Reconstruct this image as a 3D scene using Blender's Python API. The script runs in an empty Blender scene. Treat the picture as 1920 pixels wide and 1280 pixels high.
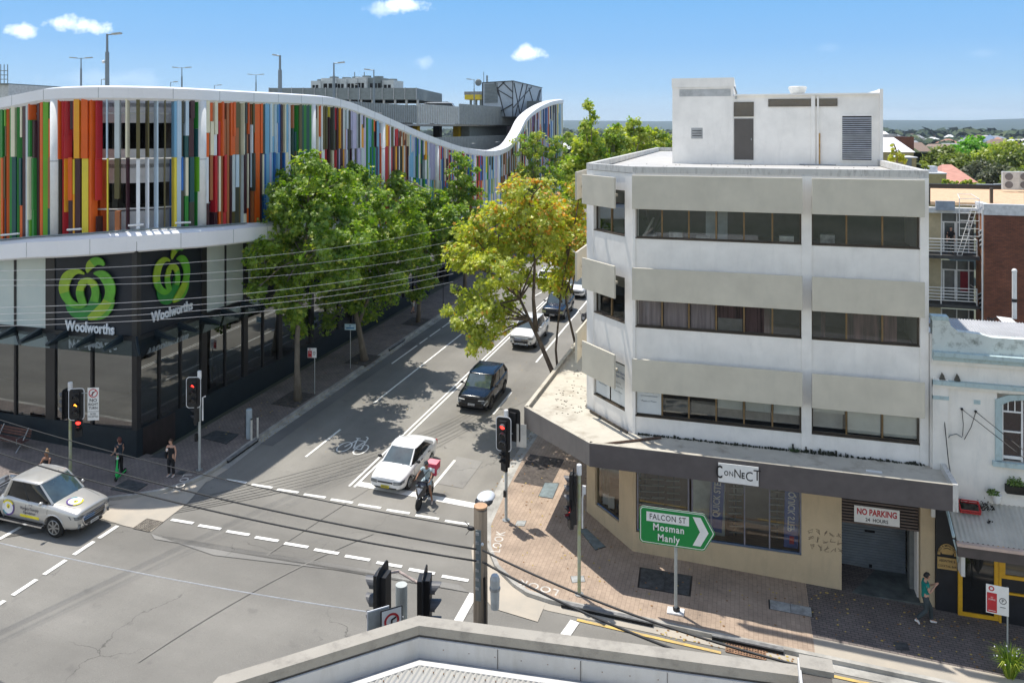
import bpy, bmesh, math, random
from mathutils import Vector, Matrix, noise as mnoise
R = math.radians
random.seed(7)
scene = bpy.context.scene
COL = scene.collection
# ---------------------------------------------------------------- camera
CAMH, YAW = 15.5, math.atan(435/1480)
cam = bpy.data.cameras.new('camera'); cam_o = bpy.data.objects.new('camera', cam); COL.objects.link(cam_o)
cam.sensor_width = 36; cam.lens = 1480/1920*36; cam.shift_y = -(640-240)/1920
cam.clip_start = .3; cam.clip_end = 30000
cam_o.location = (0, 0, CAMH); cam_o.rotation_euler = (R(90), 0, YAW)
scene.camera = cam_o
ca, sa = math.cos(YAW), math.sin(YAW)
# ---------------------------------------------------------------- light
SUN_TO = Vector((-.285, .19, 1.0)).normalized()          # towards the sun
SUN_EL = math.asin(SUN_TO.z); SUN_AZ = math.atan2(SUN_TO.x, SUN_TO.y)
sun = bpy.data.lights.new('sun', 'SUN'); sun.energy = 4.0; sun.angle = R(.5); sun.color = (1, .95, .87)
sun_o = bpy.data.objects.new('sun', sun); COL.objects.link(sun_o); sun_o.location = (-20, 20, 60)
sun_o.rotation_euler = (-SUN_TO).to_track_quat('-Z', 'Y').to_euler()
w = bpy.data.worlds.new('World'); scene.world = w; w.use_nodes = True
nt = w.node_tree; nt.nodes.clear()
def N(t, x=None, **k):
    n = (x or nt).nodes.new(t)
    for a, b in k.items(): setattr(n, a, b)
    return n
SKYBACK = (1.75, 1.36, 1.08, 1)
def build_world():
    out = N('ShaderNodeOutputWorld'); bg = N('ShaderNodeBackground'); sky = N('ShaderNodeTexSky')
    sky.sky_type = 'NISHITA'; sky.sun_disc = False; sky.sun_elevation = SUN_EL; sky.sun_rotation = SUN_AZ
    sky.altitude = 100; sky.air_density = 1.15; sky.dust_density = .25; sky.ozone_density = 2.2
    bg.inputs['Strength'].default_value = .14
    tc = N('ShaderNodeTexCoord'); L = nt.links.new
    cur = sky.outputs[0]
    # the sky ahead: clear deep blue paling towards the horizon; overhead and behind: tint and boost added to fill the shaded walls
    sx = N('ShaderNodeSeparateXYZ'); L(tc.outputs['Generated'], sx.inputs[0])
    rp = N('ShaderNodeValToRGB'); L(sx.outputs['Z'], rp.inputs[0]); el = rp.color_ramp.elements
    K = .14*2**.46
    stops = [(0, (.80, .95, 1.02)), (.012, (.72, .90, 1.02)), (.05, (.42, .70, 1.0)), (.10, (.28, .58, .98)), (.16, (.21, .52, .95)), (.35, (.14, .40, .86)), (1, (.08, .27, .66))]
    while len(el) < len(stops): el.new(.5)
    for e_, (p_, c_) in zip(el, stops): e_.position = p_; e_.color = tuple(c_)+(1,)
    sc_ = N('ShaderNodeVectorMath', operation='SCALE'); L(rp.outputs[0], sc_.inputs[0]); sc_.inputs['Scale'].default_value = 1/K
    back_fill = N('ShaderNodeMix', data_type='RGBA', blend_type='MULTIPLY'); back_fill.inputs[0].default_value = 1; L(cur, back_fill.inputs[6]); back_fill.inputs[7].default_value = SKYBACK
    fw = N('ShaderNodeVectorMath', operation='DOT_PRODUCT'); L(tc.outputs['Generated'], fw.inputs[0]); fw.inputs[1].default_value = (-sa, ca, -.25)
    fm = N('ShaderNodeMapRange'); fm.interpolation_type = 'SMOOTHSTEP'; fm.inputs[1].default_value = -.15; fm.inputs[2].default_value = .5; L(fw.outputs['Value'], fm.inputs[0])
    fx = N('ShaderNodeMix', data_type='RGBA'); L(fm.outputs[0], fx.inputs[0]); L(back_fill.outputs[2], fx.inputs[6]); L(sc_.outputs[0], fx.inputs[7]); cur = fx.outputs[2]
    nz = N('ShaderNodeTexNoise'); nz.inputs['Scale'].default_value = 38; nz.inputs['Detail'].default_value = 7; nz.inputs['Roughness'].default_value = .62
    L(tc.outputs['Generated'], nz.inputs['Vector'])
    # clouds: bearing (as pixels of the survey camera turned into a direction), half sizes in radians, density
    for px, py, su, sv, dn in [(765, 8, .026, .0095, 1.0), (143, 47, .028, .0095, 1.0), (40, 58, .014, .007, .85),
                               (988, 100, .019, .009, 1.0), (792, 118, .013, .008, .22), (720, 18, .02, .008, .4),
                               (960, 236, .5, .0025, .15), (1840, 100, .016, .004, .06), (1552, 90, .012, .004, .05),
                               (215, 150, .06, .010, .12), (1760, 212, .16, .006, .10)]:
        u, v = (px-960)/1480, (py-240)/1480
        C = Vector((u*ca-sa, u*sa+ca, -v)).normalized(); Rt = C.cross(Vector((0, 0, 1))).normalized(); Up = Rt.cross(C)
        def dot(vec):
            n = N('ShaderNodeVectorMath', operation='DOT_PRODUCT'); L(tc.outputs['Generated'], n.inputs[0]); n.inputs[1].default_value = vec; return n.outputs['Value']
        def m(op, a, b=None, c=None, clamp=False):
            n = N('ShaderNodeMath', operation=op); n.use_clamp = clamp
            for i, q in enumerate((a, b, c)):
                if q is None: continue
                if isinstance(q, (int, float)): n.inputs[i].default_value = q
                else: L(q, n.inputs[i])
            return n.outputs[0]
        cc = m('MAXIMUM', dot(C), .001)
        uu = m('DIVIDE', m('DIVIDE', dot(Rt), cc), su); vv = m('DIVIDE', m('DIVIDE', dot(Up), cc), sv)
        r = m('SQRT', m('ADD', m('MULTIPLY', uu, uu), m('MULTIPLY', vv, vv)))
        q = m('ADD', r, m('MULTIPLY', m('SUBTRACT', nz.outputs[0], .5), 3.2))
        k = m('MULTIPLY', m('SUBTRACT', 1.15, q, clamp=True), dn)
        k = m('MULTIPLY', k, m('GREATER_THAN', dot(C), 0.1))
        mx = N('ShaderNodeMix', data_type='RGBA'); L(k, mx.inputs[0]); L(cur, mx.inputs[6]); mx.inputs[7].default_value = (8.6, 9.0, 9.6, 1)
        cur = mx.outputs[2]
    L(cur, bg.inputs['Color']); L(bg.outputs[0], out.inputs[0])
build_world()
vs = scene.view_settings; vs.view_transform = 'Standard'; vs.look = 'None'; vs.gamma = 1; vs.exposure = .46
# ---------------------------------------------------------------- helpers
GY, GX, X0, Y0 = .02, .035, -28.0, 32.0
def gz(x, y): return GY*(y-Y0)-GX*(x-X0)                  # the street plane: rises along the street, falls to the right
def gp(px, py, dz=0):                                     # a surveyed point of the street plane
    u, v = (px-960)/1480, (py-240)/1480; rx, ry = u*ca-sa, u*sa+ca
    d = (CAMH-dz+GY*Y0-GX*X0)/(GY*ry-GX*rx+v)
    return Vector((rx*d, ry*d, CAMH-v*d))
def at(px, py, d):                                        # a surveyed point at distance d
    u, v = (px-960)/1480, (py-240)/1480
    return Vector(((u*ca-sa)*d, (u*sa+ca)*d, CAMH-v*d))
def onY(px, py, Y):
    u, v = (px-960)/1480, (py-240)/1480; d = Y/(u*sa+ca)
    return Vector(((u*ca-sa)*d, Y, CAMH-v*d))
_M = {}
def lin(c):
    if isinstance(c, str):
        c = [int(c[i:i+2], 16)/255 for i in (0, 2, 4)]
        c = [x/12.92 if x < .04045 else ((x+.055)/1.055)**2.4 for x in c]
    return tuple(c[:3])+(1,)
def mat(name, color, rough=.6, metal=0, var=.12, scale=3., bump=0, bscale=40., spec=.5, col2=None, stretch=None, coat=0, sharp=None, em=None, ems=1):
    """procedural material: base colour broken up by noise, optional bump"""
    if name in _M: return _M[name]
    m = bpy.data.materials.new(name); m.use_nodes = True; t = m.node_tree; p = t.nodes['Principled BSDF']
    L = t.links.new; c = lin(color)
    p.inputs['Roughness'].default_value = rough; p.inputs['Metallic'].default_value = metal
    p.inputs['Specular IOR Level'].default_value = spec; p.inputs['Coat Weight'].default_value = coat
    tc = N('ShaderNodeTexCoord', t); mp = N('ShaderNodeMapping', t); L(tc.outputs['Object'], mp.inputs[0])
    if stretch: mp.inputs['Scale'].default_value = stretch
    nz = N('ShaderNodeTexNoise', t); nz.inputs['Scale'].default_value = scale; nz.inputs['Detail'].default_value = 6; nz.inputs['Roughness'].default_value = .6
    L(mp.outputs[0], nz.inputs['Vector'])
    mx = N('ShaderNodeMix', t, data_type='RGBA')
    c2 = lin(col2) if col2 else tuple(x*(1-var*2) for x in c[:3])+(1,)
    c1 = c if col2 else tuple(min(1, x*(1+var)) for x in c[:3])+(1,)
    mx.inputs[6].default_value = c1; mx.inputs[7].default_value = c2
    fac = nz.outputs[0]
    mr = N('ShaderNodeMapRange', t); a, b = sharp or (.3, .7); mr.inputs[1].default_value = a; mr.inputs[2].default_value = b; L(fac, mr.inputs[0]); fac = mr.outputs[0]
    L(fac, mx.inputs[0]); L(mx.outputs[2], p.inputs['Base Color'])
    if em: p.inputs['Emission Color'].default_value = lin(em); p.inputs['Emission Strength'].default_value = ems
    if bump:
        nb = N('ShaderNodeTexNoise', t); nb.inputs['Scale'].default_value = bscale; nb.inputs['Detail'].default_value = 4; L(mp.outputs[0], nb.inputs['Vector'])
        bp = N('ShaderNodeBump', t); bp.inputs['Strength'].default_value = bump; bp.inputs['Distance'].default_value = .02
        L(nb.outputs[0], bp.inputs['Height']); L(bp.outputs[0], p.inputs['Normal'])
    _M[name] = m; m['mx'] = 1
    return m
def wallmat(name, color, stain, amt=.5, rough=.75, vs_=.35, hs=1.6, bump=.15):
    """painted render with rain streaks and blotches"""
    if name in _M: return _M[name]
    m = mat(name, color, rough, var=.05, scale=1.2, bump=bump, bscale=60); t = m.node_tree; L = t.links.new
    p = t.nodes['Principled BSDF']; src = p.inputs['Base Color'].links[0].from_socket
    tc = N('ShaderNodeTexCoord', t); mp = N('ShaderNodeMapping', t); mp.inputs['Scale'].default_value = (hs, hs, vs_); L(tc.outputs['Object'], mp.inputs[0])
    n1 = N('ShaderNodeTexNoise', t); n1.inputs['Scale'].default_value = 2.2; n1.inputs['Detail'].default_value = 8; n1.inputs['Roughness'].default_value = .65; L(mp.outputs[0], n1.inputs['Vector'])
    mr = N('ShaderNodeMapRange', t); mr.inputs[1].default_value = .5; mr.inputs[2].default_value = .78; mr.inputs[4].default_value = amt; L(n1.outputs[0], mr.inputs[0])
    mx = N('ShaderNodeMix', t, data_type='RGBA'); L(mr.outputs[0], mx.inputs[0]); L(src, mx.inputs[6]); mx.inputs[7].default_value = lin(stain)
    L(mx.outputs[2], p.inputs['Base Color'])
    return m
def glassmat(name, color, refl=.3, rough=.015, ior=None):
    """window glass: tinted pane with mirror-like reflection"""
    if name in _M: return _M[name]
    m = bpy.data.materials.new(name); m.use_nodes = True; t = m.node_tree; t.nodes.clear(); L = t.links.new
    o = N('ShaderNodeOutputMaterial', t); tr = N('ShaderNodeBsdfTransparent', t); g = N('ShaderNodeBsdfGlossy', t); ms = N('ShaderNodeMixShader', t)
    tr.inputs[0].default_value = lin(color); g.inputs['Roughness'].default_value = rough; g.inputs[0].default_value = (.9, .93, .93, 1)
    lw = N('ShaderNodeFresnel', t); lw.inputs[0].default_value = 1.5
    mt = N('ShaderNodeMath', t, operation='ADD'); mt.use_clamp = True; mt.inputs[1].default_value = refl; L(lw.outputs[0], mt.inputs[0])
    L(mt.outputs[0], ms.inputs[0]); L(tr.outputs[0], ms.inputs[1]); L(g.outputs[0], ms.inputs[2]); L(ms.outputs[0], o.inputs[0])
    _M[name] = m; return m
class MB:
    def __init__(s): s.v = []; s.f = []; s.mi = []; s.ms = []
    def _m(s, m):
        if m not in s.ms: s.ms.append(m)
        return s.ms.index(m)
    def poly(s, pts, m):
        n = len(s.v); s.v += [tuple(p) for p in pts]; s.f.append(tuple(range(n, n+len(pts)))); s.mi.append(s._m(m)); return s
    def mesh(s, vs, fs, m):
        n = len(s.v); s.v += [tuple(p) for p in vs]; k = s._m(m)
        for f in fs: s.f.append(tuple(i+n for i in f)); s.mi.append(k)
        return s
    def box(s, x0, y0, z0, x1, y1, z1, m):
        if x0 > x1: x0, x1 = x1, x0
        if y0 > y1: y0, y1 = y1, y0
        if z0 > z1: z0, z1 = z1, z0
        v = [(x0, y0, z0), (x1, y0, z0), (x1, y1, z0), (x0, y1, z0), (x0, y0, z1), (x1, y0, z1), (x1, y1, z1), (x0, y1, z1)]
        return s.mesh(v, [(0, 3, 2, 1), (4, 5, 6, 7), (0, 1, 5, 4), (1, 2, 6, 5), (2, 3, 7, 6), (3, 0, 4, 7)], m)
    def obox(s, c, ax, ay, az, m):     # centre and three half axes
        c, ax, ay, az = map(Vector, (c, ax, ay, az))
        v = [c+i*ax+j*ay+k*az for k in (-1, 1) for i, j in ((-1, -1), (1, -1), (1, 1), (-1, 1))]
        return s.mesh(v, [(0, 3, 2, 1), (4, 5, 6, 7), (0, 1, 5, 4), (1, 2, 6, 5), (2, 3, 7, 6), (3, 0, 4, 7)], m)
    def wall(s, a, b, z0, z1, t, m):   # vertical slab from a to b (xy), thickness t to the left of a->b
        a, b = Vector(a[:2]), Vector(b[:2]); d = (b-a).normalized(); n = Vector((-d.y, d.x))*t
        return s.prism([a, b, b+n, a+n], z0, z1, m)
    def prism(s, pts, z0, z1, m, mt=None):
        pts = [Vector(p[:2]) for p in pts]
        A = sum(pts[i].x*pts[(i+1) % len(pts)].y-pts[(i+1) % len(pts)].x*pts[i].y for i in range(len(pts)))
        if A < 0: pts = pts[::-1]
        f0 = z0 if callable(z0) else (lambda x, y: z0); f1 = z1 if callable(z1) else (lambda x, y: z1)
        n = len(pts); v = [(p.x, p.y, f0(p.x, p.y)) for p in pts]+[(p.x, p.y, f1(p.x, p.y)) for p in pts]
        s.mesh(v, [tuple(range(n))[::-1]]+[(i, (i+1) % n, (i+1) % n+n, i+n) for i in range(n)], m)
        s.mesh(v, [tuple(range(n, 2*n))], mt or m)
        return s
    def tube(s, pts, r, m, n=8, cap=True):
        pts = [Vector(p) for p in pts]; rs = r if isinstance(r, (list, tuple)) else [r]*len(pts)
        vs, fs = [], []; up = None
        for i, p in enumerate(pts):
            d = (pts[min(i+1, len(pts)-1)]-pts[max(i-1, 0)]).normalized()
            if up is None: up = d.orthogonal().normalized()
            else:
                up = (up-d*up.dot(d)); up = up.normalized() if up.length > 1e-6 else d.orthogonal().normalized()
            sd = d.cross(up)
            for k in range(n):
                a = 2*math.pi*k/n; vs.append(p+(up*math.cos(a)+sd*math.sin(a))*rs[i])
        for i in range(len(pts)-1):
            for k in range(n): fs.append((i*n+k, i*n+(k+1) % n, (i+1)*n+(k+1) % n, (i+1)*n+k))
        if cap: fs += [tuple(range(n))[::-1], tuple((len(pts)-1)*n+k for k in range(n))]
        return s.mesh(vs, fs, m)
    def cyl(s, c, r, z0, z1, m, n=16, r1=None): return s.tube([(c[0], c[1], z0), (c[0], c[1], z1)], [r, r if r1 is None else r1], m, n)
    def ball(s, c, r, m, sc=(1, 1, 1), nu=12, nv=8):
        vs = []; fs = []
        for j in range(nv+1):
            th = math.pi*j/nv
            for i in range(nu):
                ph = 2*math.pi*i/nu; vs.append((c[0]+r*sc[0]*math.sin(th)*math.cos(ph), c[1]+r*sc[1]*math.sin(th)*math.sin(ph), c[2]+r*sc[2]*math.cos(th)))
        for j in range(nv):
            for i in range(nu): fs.append((j*nu+i, (j+1)*nu+i, (j+1)*nu+(i+1) % nu, j*nu+(i+1) % nu))
        return s.mesh(vs, fs, m)
    def build(s, name, parent=None, smooth=False, loc=None, bevel=0, auto=None):
        me = bpy.data.meshes.new(name); o = bpy.data.objects.new(name, me); COL.objects.link(o)
        if parent is not None:
            off = Vector((0, 0, 0)); q = parent
            while q is not None: off += Vector(q.location); q = q.parent
            o.parent = parent
        elif loc is not None: off = Vector(loc); o.location = off
        elif s.v:
            xs = [p[0] for p in s.v]; ys = [p[1] for p in s.v]; zs = [p[2] for p in s.v]
            off = Vector(((min(xs)+max(xs))/2, (min(ys)+max(ys))/2, min(zs))); o.location = off
        else: off = Vector((0, 0, 0))
        me.from_pydata([tuple(Vector(p)-off) for p in s.v], [], s.f)
        for m in s.ms: me.materials.append(m)
        for p, k in zip(me.polygons, s.mi): p.material_index = k; p.use_smooth = smooth
        if bevel:
            bm = bmesh.new(); bm.from_mesh(me); bmesh.ops.remove_doubles(bm, verts=bm.verts, dist=1e-5)
            es = [e for e in bm.edges if len(e.link_faces) == 2 and e.calc_face_angle(0) > .6]
            bmesh.ops.bevel(bm, geom=es, offset=bevel, segments=2, profile=.5, affect='EDGES', clamp_overlap=True); bm.to_mesh(me); bm.free()
        me.update(); return o
def tag(o, label, cat, group=None):
    o['label'] = label; o['category'] = cat
    if group: o['group'] = group
    return o
def thing(name, loc, label, cat, group=None, rz=0):
    o = bpy.data.objects.new(name, None); COL.objects.link(o); o.location = loc; o.rotation_euler = (0, 0, rz); o.empty_display_size = .3
    return tag(o, label, cat, group)
def kind(o, k='structure'): o['kind'] = k; return o
def copy_tree(o, parent=None):
    kids = list(o.children); c = o.copy(); COL.objects.link(c)
    if parent is not None: c.parent = parent; c.matrix_parent_inverse = o.matrix_parent_inverse
    for k in kids: copy_tree(k, c)
    return c
def dup(o, loc, rz=0, label=None, group=None):
    c = copy_tree(o); c.location = loc; c.rotation_euler = (0, 0, rz)
    if label: c['label'] = label
    if group: c['group'] = group
    return c
_dg = lambda: bpy.context.evaluated_depsgraph_get()
def text_mesh(body, size, bold=0., spacing=1., extrude=.004, align='CENTER'):
    cu = bpy.data.curves.new('lettering', 'FONT'); cu.body = body; cu.size = size; cu.offset = bold*size; cu.space_character = spacing
    cu.extrude = extrude; cu.align_x = align; cu.align_y = 'CENTER'; cu.resolution_u = 3
    o = bpy.data.objects.new('lettering', cu); COL.objects.link(o); bpy.context.view_layer.update()
    me = bpy.data.meshes.new_from_object(o.evaluated_get(_dg())); bpy.data.objects.remove(o); bpy.data.curves.remove(cu)
    vs = [v.co.copy() for v in me.vertices]; fs = [tuple(p.vertices) for p in me.polygons]; bpy.data.meshes.remove(me); return vs, fs
def put_text(mb, body, size, org, ux, uy, m, sx=1, **k):
    """write text in the plane spanned by ux (reading direction) and uy (up)"""
    vs, fs = text_mesh(body, size, **k); org, ux, uy = Vector(org), Vector(ux).normalized(), Vector(uy).normalized(); n = ux.cross(uy)
    return mb.mesh([org+ux*v.x*sx+uy*v.y+n*v.z for v in vs], fs, m)
def evaluated_boolean(o, cutters):
    for c in cutters:
        md = o.modifiers.new('b', 'BOOLEAN'); md.operation = 'DIFFERENCE'; md.solver = 'EXACT'; md.object = c
    bpy.context.view_layer.update(); me = bpy.data.meshes.new_from_object(o.evaluated_get(_dg()))
    o.modifiers.clear(); old = o.data; o.data = me; bpy.data.meshes.remove(old)
    for c in cutters: bpy.data.objects.remove(c)
# ---------------------------------------------------------------- shared materials
M_white = mat('white_paint', (.78, .78, .76), .5, var=.04)
M_black = mat('black_plastic', (.012, .012, .014), .45, var=.1)
M_dark = mat('dark_frame', (.018, .018, .02), .4, var=.1)
M_steel = mat('galvanised_steel', (.42, .44, .45), .45, .6, var=.15, scale=8)
M_conc = mat('concrete', (.34, .33, .31), .9, var=.22, scale=2, bump=.4, bscale=50)
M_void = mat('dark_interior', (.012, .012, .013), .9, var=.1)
# ================================================================ ground, roads, pavements
def asphalt(name, c, patch):
    if name in _M: return _M[name]
    m = mat(name, c, .88, var=.10, scale=.25, bump=.35, bscale=160); t = m.node_tree; L = t.links.new; p = t.nodes['Principled BSDF']
    src = p.inputs['Base Color'].links[0].from_socket; tc = N('ShaderNodeTexCoord', t)
    g = N('ShaderNodeTexNoise', t); g.inputs['Scale'].default_value = 55; g.inputs['Detail'].default_value = 3; L(tc.outputs['Object'], g.inputs['Vector'])
    m1 = N('ShaderNodeMix', t, data_type='RGBA', blend_type='OVERLAY'); m1.inputs[0].default_value = .45; L(src, m1.inputs[6]); L(g.outputs[0], m1.inputs[7])
    # tyre-polished streaks along the street, and wheel wear
    mp = N('ShaderNodeMapping', t); mp.inputs['Scale'].default_value = patch; L(tc.outputs['Object'], mp.inputs[0])
    n2 = N('ShaderNodeTexNoise', t); n2.inputs['Scale'].default_value = 1; n2.inputs['Detail'].default_value = 5; L(mp.outputs[0], n2.inputs['Vector'])
    mr = N('ShaderNodeMapRange', t); mr.inputs[1].default_value = .38; mr.inputs[2].default_value = .68; mr.inputs[3].default_value = .84; mr.inputs[4].default_value = 1.1; L(n2.outputs[0], mr.inputs[0])
    m2 = N('ShaderNodeMix', t, data_type='RGBA', blend_type='MULTIPLY'); m2.inputs[0].default_value = 1; L(m1.outputs[2], m2.inputs[6]); L(mr.outputs[0], m2.inputs[7])
    # cracks: thin dark lines from voronoi edges, broken up by noise
    vo = N('ShaderNodeTexVoronoi', t, feature='DISTANCE_TO_EDGE'); vo.inputs['Scale'].default_value = .16
    nd = N('ShaderNodeTexNoise', t); nd.inputs['Scale'].default_value = .9; nd.inputs['Detail'].default_value = 5; L(tc.outputs['Object'], nd.inputs['Vector'])
    va = N('ShaderNodeVectorMath', t, operation='ADD'); vsx = N('ShaderNodeVectorMath', t, operation='SCALE'); vsx.inputs['Scale'].default_value = 1.6
    L(nd.outputs['Color'], vsx.inputs[0]); L(tc.outputs['Object'], va.inputs[0]); L(vsx.outputs[0], va.inputs[1]); L(va.outputs[0], vo.inputs['Vector'])
    lt = N('ShaderNodeMapRange', t); lt.inputs[1].default_value = .0; lt.inputs[2].default_value = .004; lt.inputs[3].default_value = .45; lt.inputs[4].default_value = 1.; L(vo.outputs['Distance'], lt.inputs[0])
    n3 = N('ShaderNodeTexNoise', t); n3.inputs['Scale'].default_value = .35; L(tc.outputs['Object'], n3.inputs['Vector'])
    g3 = N('ShaderNodeMapRange', t); g3.inputs[1].default_value = .5; g3.inputs[2].default_value = .62; L(n3.outputs[0], g3.inputs[0])
    m3 = N('ShaderNodeMix', t, data_type='RGBA', blend_type='MULTIPLY'); L(g3.outputs[0], m3.inputs[0]); L(m2.outputs[2], m3.inputs[6]); L(lt.outputs[0], m3.inputs[7])
    # oil and rubber spots
    n4 = N('ShaderNodeTexNoise', t); n4.inputs['Scale'].default_value = 1.3; n4.inputs['Detail'].default_value = 3; L(tc.outputs['Object'], n4.inputs['Vector'])
    g4 = N('ShaderNodeMapRange', t); g4.inputs[1].default_value = .66; g4.inputs[2].default_value = .74; g4.inputs[4].default_value = .3; L(n4.outputs[0], g4.inputs[0])
    m4 = N('ShaderNodeMix', t, data_type='RGBA'); L(g4.outputs[0], m4.inputs[0]); L(m3.outputs[2], m4.inputs[6]); m4.inputs[7].default_value = (.09, .085, .08, 1)
    L(m4.outputs[2], p.inputs['Base Color']); return m
def pavers(name, c1, c2, cm, bw=.3, rh=.3, rot=0, mort=.012, vary=.35):
    if name in _M: return _M[name]
    m = mat(name, c1, .85, bump=.2, bscale=90); t = m.node_tree; L = t.links.new; p = t.nodes['Principled BSDF']
    tc = N('ShaderNodeTexCoord', t); mp = N('ShaderNodeMapping', t); mp.inputs['Rotation'].default_value = (0, 0, rot); L(tc.outputs['Object'], mp.inputs[0])
    b = N('ShaderNodeTexBrick', t); b.inputs['Scale'].default_value = 1; b.inputs['Brick Width'].default_value = bw; b.inputs['Row Height'].default_value = rh
    b.inputs['Mortar Size'].default_value = mort; b.inputs['Color1'].default_value = lin(c1); b.inputs['Color2'].default_value = lin(c2); b.inputs['Mortar'].default_value = lin(cm)
    b.inputs['Bias'].default_value = 0; L(mp.outputs[0], b.inputs['Vector'])
    n = N('ShaderNodeTexNoise', t); n.inputs['Scale'].default_value = .8; n.inputs['Detail'].default_value = 7; n.inputs['Roughness'].default_value = .7; L(tc.outputs['Object'], n.inputs['Vector'])
    mr = N('ShaderNodeMapRange', t); mr.inputs[1].default_value = .3; mr.inputs[2].default_value = .7; mr.inputs[3].default_value = 1-vary; mr.inputs[4].default_value = 1.12; L(n.outputs[0], mr.inputs[0])
    mx = N('ShaderNodeMix', t, data_type='RGBA', blend_type='MULTIPLY'); mx.inputs[0].default_value = 1; L(b.outputs['Color'], mx.inputs[6]); L(mr.outputs[0], mx.inputs[7])
    n5 = N('ShaderNodeTexNoise', t); n5.inputs['Scale'].default_value = 6; n5.inputs['Detail'].default_value = 2; L(tc.outputs['Object'], n5.inputs['Vector'])
    g5 = N('ShaderNodeMapRange', t); g5.inputs[1].default_value = .68; g5.inputs[2].default_value = .72; g5.inputs[4].default_value = .4; L(n5.outputs[0], g5.inputs[0])
    m5 = N('ShaderNodeMix', t, data_type='RGBA'); L(g5.outputs[0], m5.inputs[0]); L(mx.outputs[2], m5.inputs[6]); m5.inputs[7].default_value = (.05, .045, .04, 1)
    L(m5.outputs[2], p.inputs['Base Color']); return m
M_asph = asphalt('asphalt', (.232, .220, .195), (.5, .05, 1)); M_asph2 = asphalt('asphalt_falcon', (.222, .211, .188), (.05, .4, 1))
M_mark = mat('road_paint', (.80, .79, .74), .6, var=.08, scale=5, col2=(.42, .41, .39), sharp=(.52, .78)); M_yel = mat('yellow_road_paint', (.62, .42, .12), .7, var=.2, scale=3, col2=(.34, .27, .16), sharp=(.45, .75))
M_pavR = pavers('pink_pavers', (.425, .325, .245), (.375, .285, .215), (.29, .22, .165), .30, .15, R(90), .009, .35)
M_pavD = pavers('dark_pavers', (.20, .165, .15), (.15, .13, .12), (.08, .07, .065), .24, .12, R(0))
M_pavL = pavers('brown_pavers', (.27, .225, .20), (.22, .185, .17), (.13, .11, .10), .24, .12, R(90))
M_kerb = mat('kerb_concrete', (.40, .385, .35), .9, var=.2, scale=1.5, bump=.3)
M_gutter = mat('gutter_concrete', (.47, .41, .33), .9, var=.16, scale=.8, bump=.3, col2=(.36, .33, .28))
M_hole = mat('drain_black', (.005, .005, .005), .9)
ZG = lambda dz: (lambda x, y: gz(x, y)+dz)
def flat(mb, pts, dz, m): return mb.poly([(p[0], p[1], gz(p[0], p[1])+dz) for p in pts], m)
def rect(mb, x0, y0, x1, y1, dz, m): return flat(mb, [(x0, y0), (x1, y0), (x1, y1), (x0, y1)], dz, m)
def strip(mb, a, b, w_, dz, m):
    a, b = Vector(a[:2]), Vector(b[:2]); d = (b-a).normalized(); n = Vector((-d.y, d.x))*w_/2
    return flat(mb, [a-n, b-n, b+n, a+n], dz, m)
# terrain: the street plane near by, a falling suburb and hills far away
def terr(x, y):
    base = gz(x, y)
    d = math.hypot(x, y-40); t1 = min(1, max(0, (d-130)/220)); t1 = t1*t1*(3-2*t1)
    far = -4+3*mnoise.noise(Vector((x*.004, y*.004, 0)))
    if d > 1500: far += -6*min(1, (d-1500)/800)
    base = max(-2.6, min(1.9, base))
    z = base*(1-t1)+far*t1
    if d > 3200:
        k = min(1, (d-3200)/4200); z += k*k*(3-2*k)*(88+22*mnoise.noise(Vector((x*.0004, y*.0004, 3)))+26*mnoise.noise(Vector((x*.0011, y*.0011, 5))))
    return z
def terrain():
    vs, fs = [], []; rings = [0, 20, 40, 60, 80, 100, 120, 140, 170, 200, 240, 290, 350, 430, 540, 700, 900, 1150, 1500, 1900, 2400, 3000, 3600, 4200, 4900, 5700, 6500, 7300, 8200]; ns = 120
    for i, r in enumerate(rings):
        for k in range(ns):
            a = 2*math.pi*k/ns; x, y = r*math.sin(a), 40+r*math.cos(a); vs.append((x, y, terr(x, y)-.06-(.25 if r > 110 else 0)))
    for i in range(len(rings)-1):
        for k in range(ns): fs.append((i*ns+k, i*ns+(k+1) % ns, (i+1)*ns+(k+1) % ns, (i+1)*ns+k))
    m = mat('terrain_cover', (.060, .075, .040), .95, var=.3, scale=.03, col2=(.14, .135, .11)); b = MB(); k0 = rings.index(3000)*ns; near = [f[::-1] for f in fs[:k0]]; b.mesh(vs[:k0+ns], near, m)
    kind(b.build('ground', smooth=True, loc=(0, 0, 0)))
    b = MB(); b.mesh(vs[k0:], [tuple(i-k0 for i in f[::-1]) for f in fs[k0:]], mat('forest_hills', (.022, .04, .022), .95, var=.3, scale=.004, col2=(.05, .075, .04))); kind(b.build('hills', smooth=True, loc=(0, 0, 0)))
terrain()
b = MB(); flat(b, [(-95, -12), (70, -12), (70, 31.2), (-95, 31.2)], -.02, M_asph2); kind(b.build('cross_street_road', loc=(0, 0, 0)))
b = MB(); flat(b, [(-24.2, 30.1), (-8, 30.1), (-8, 150), (-24.2, 150)], -.012, M_asph); kind(b.build('main_street_road', loc=(0, 0, 0)))
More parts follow.
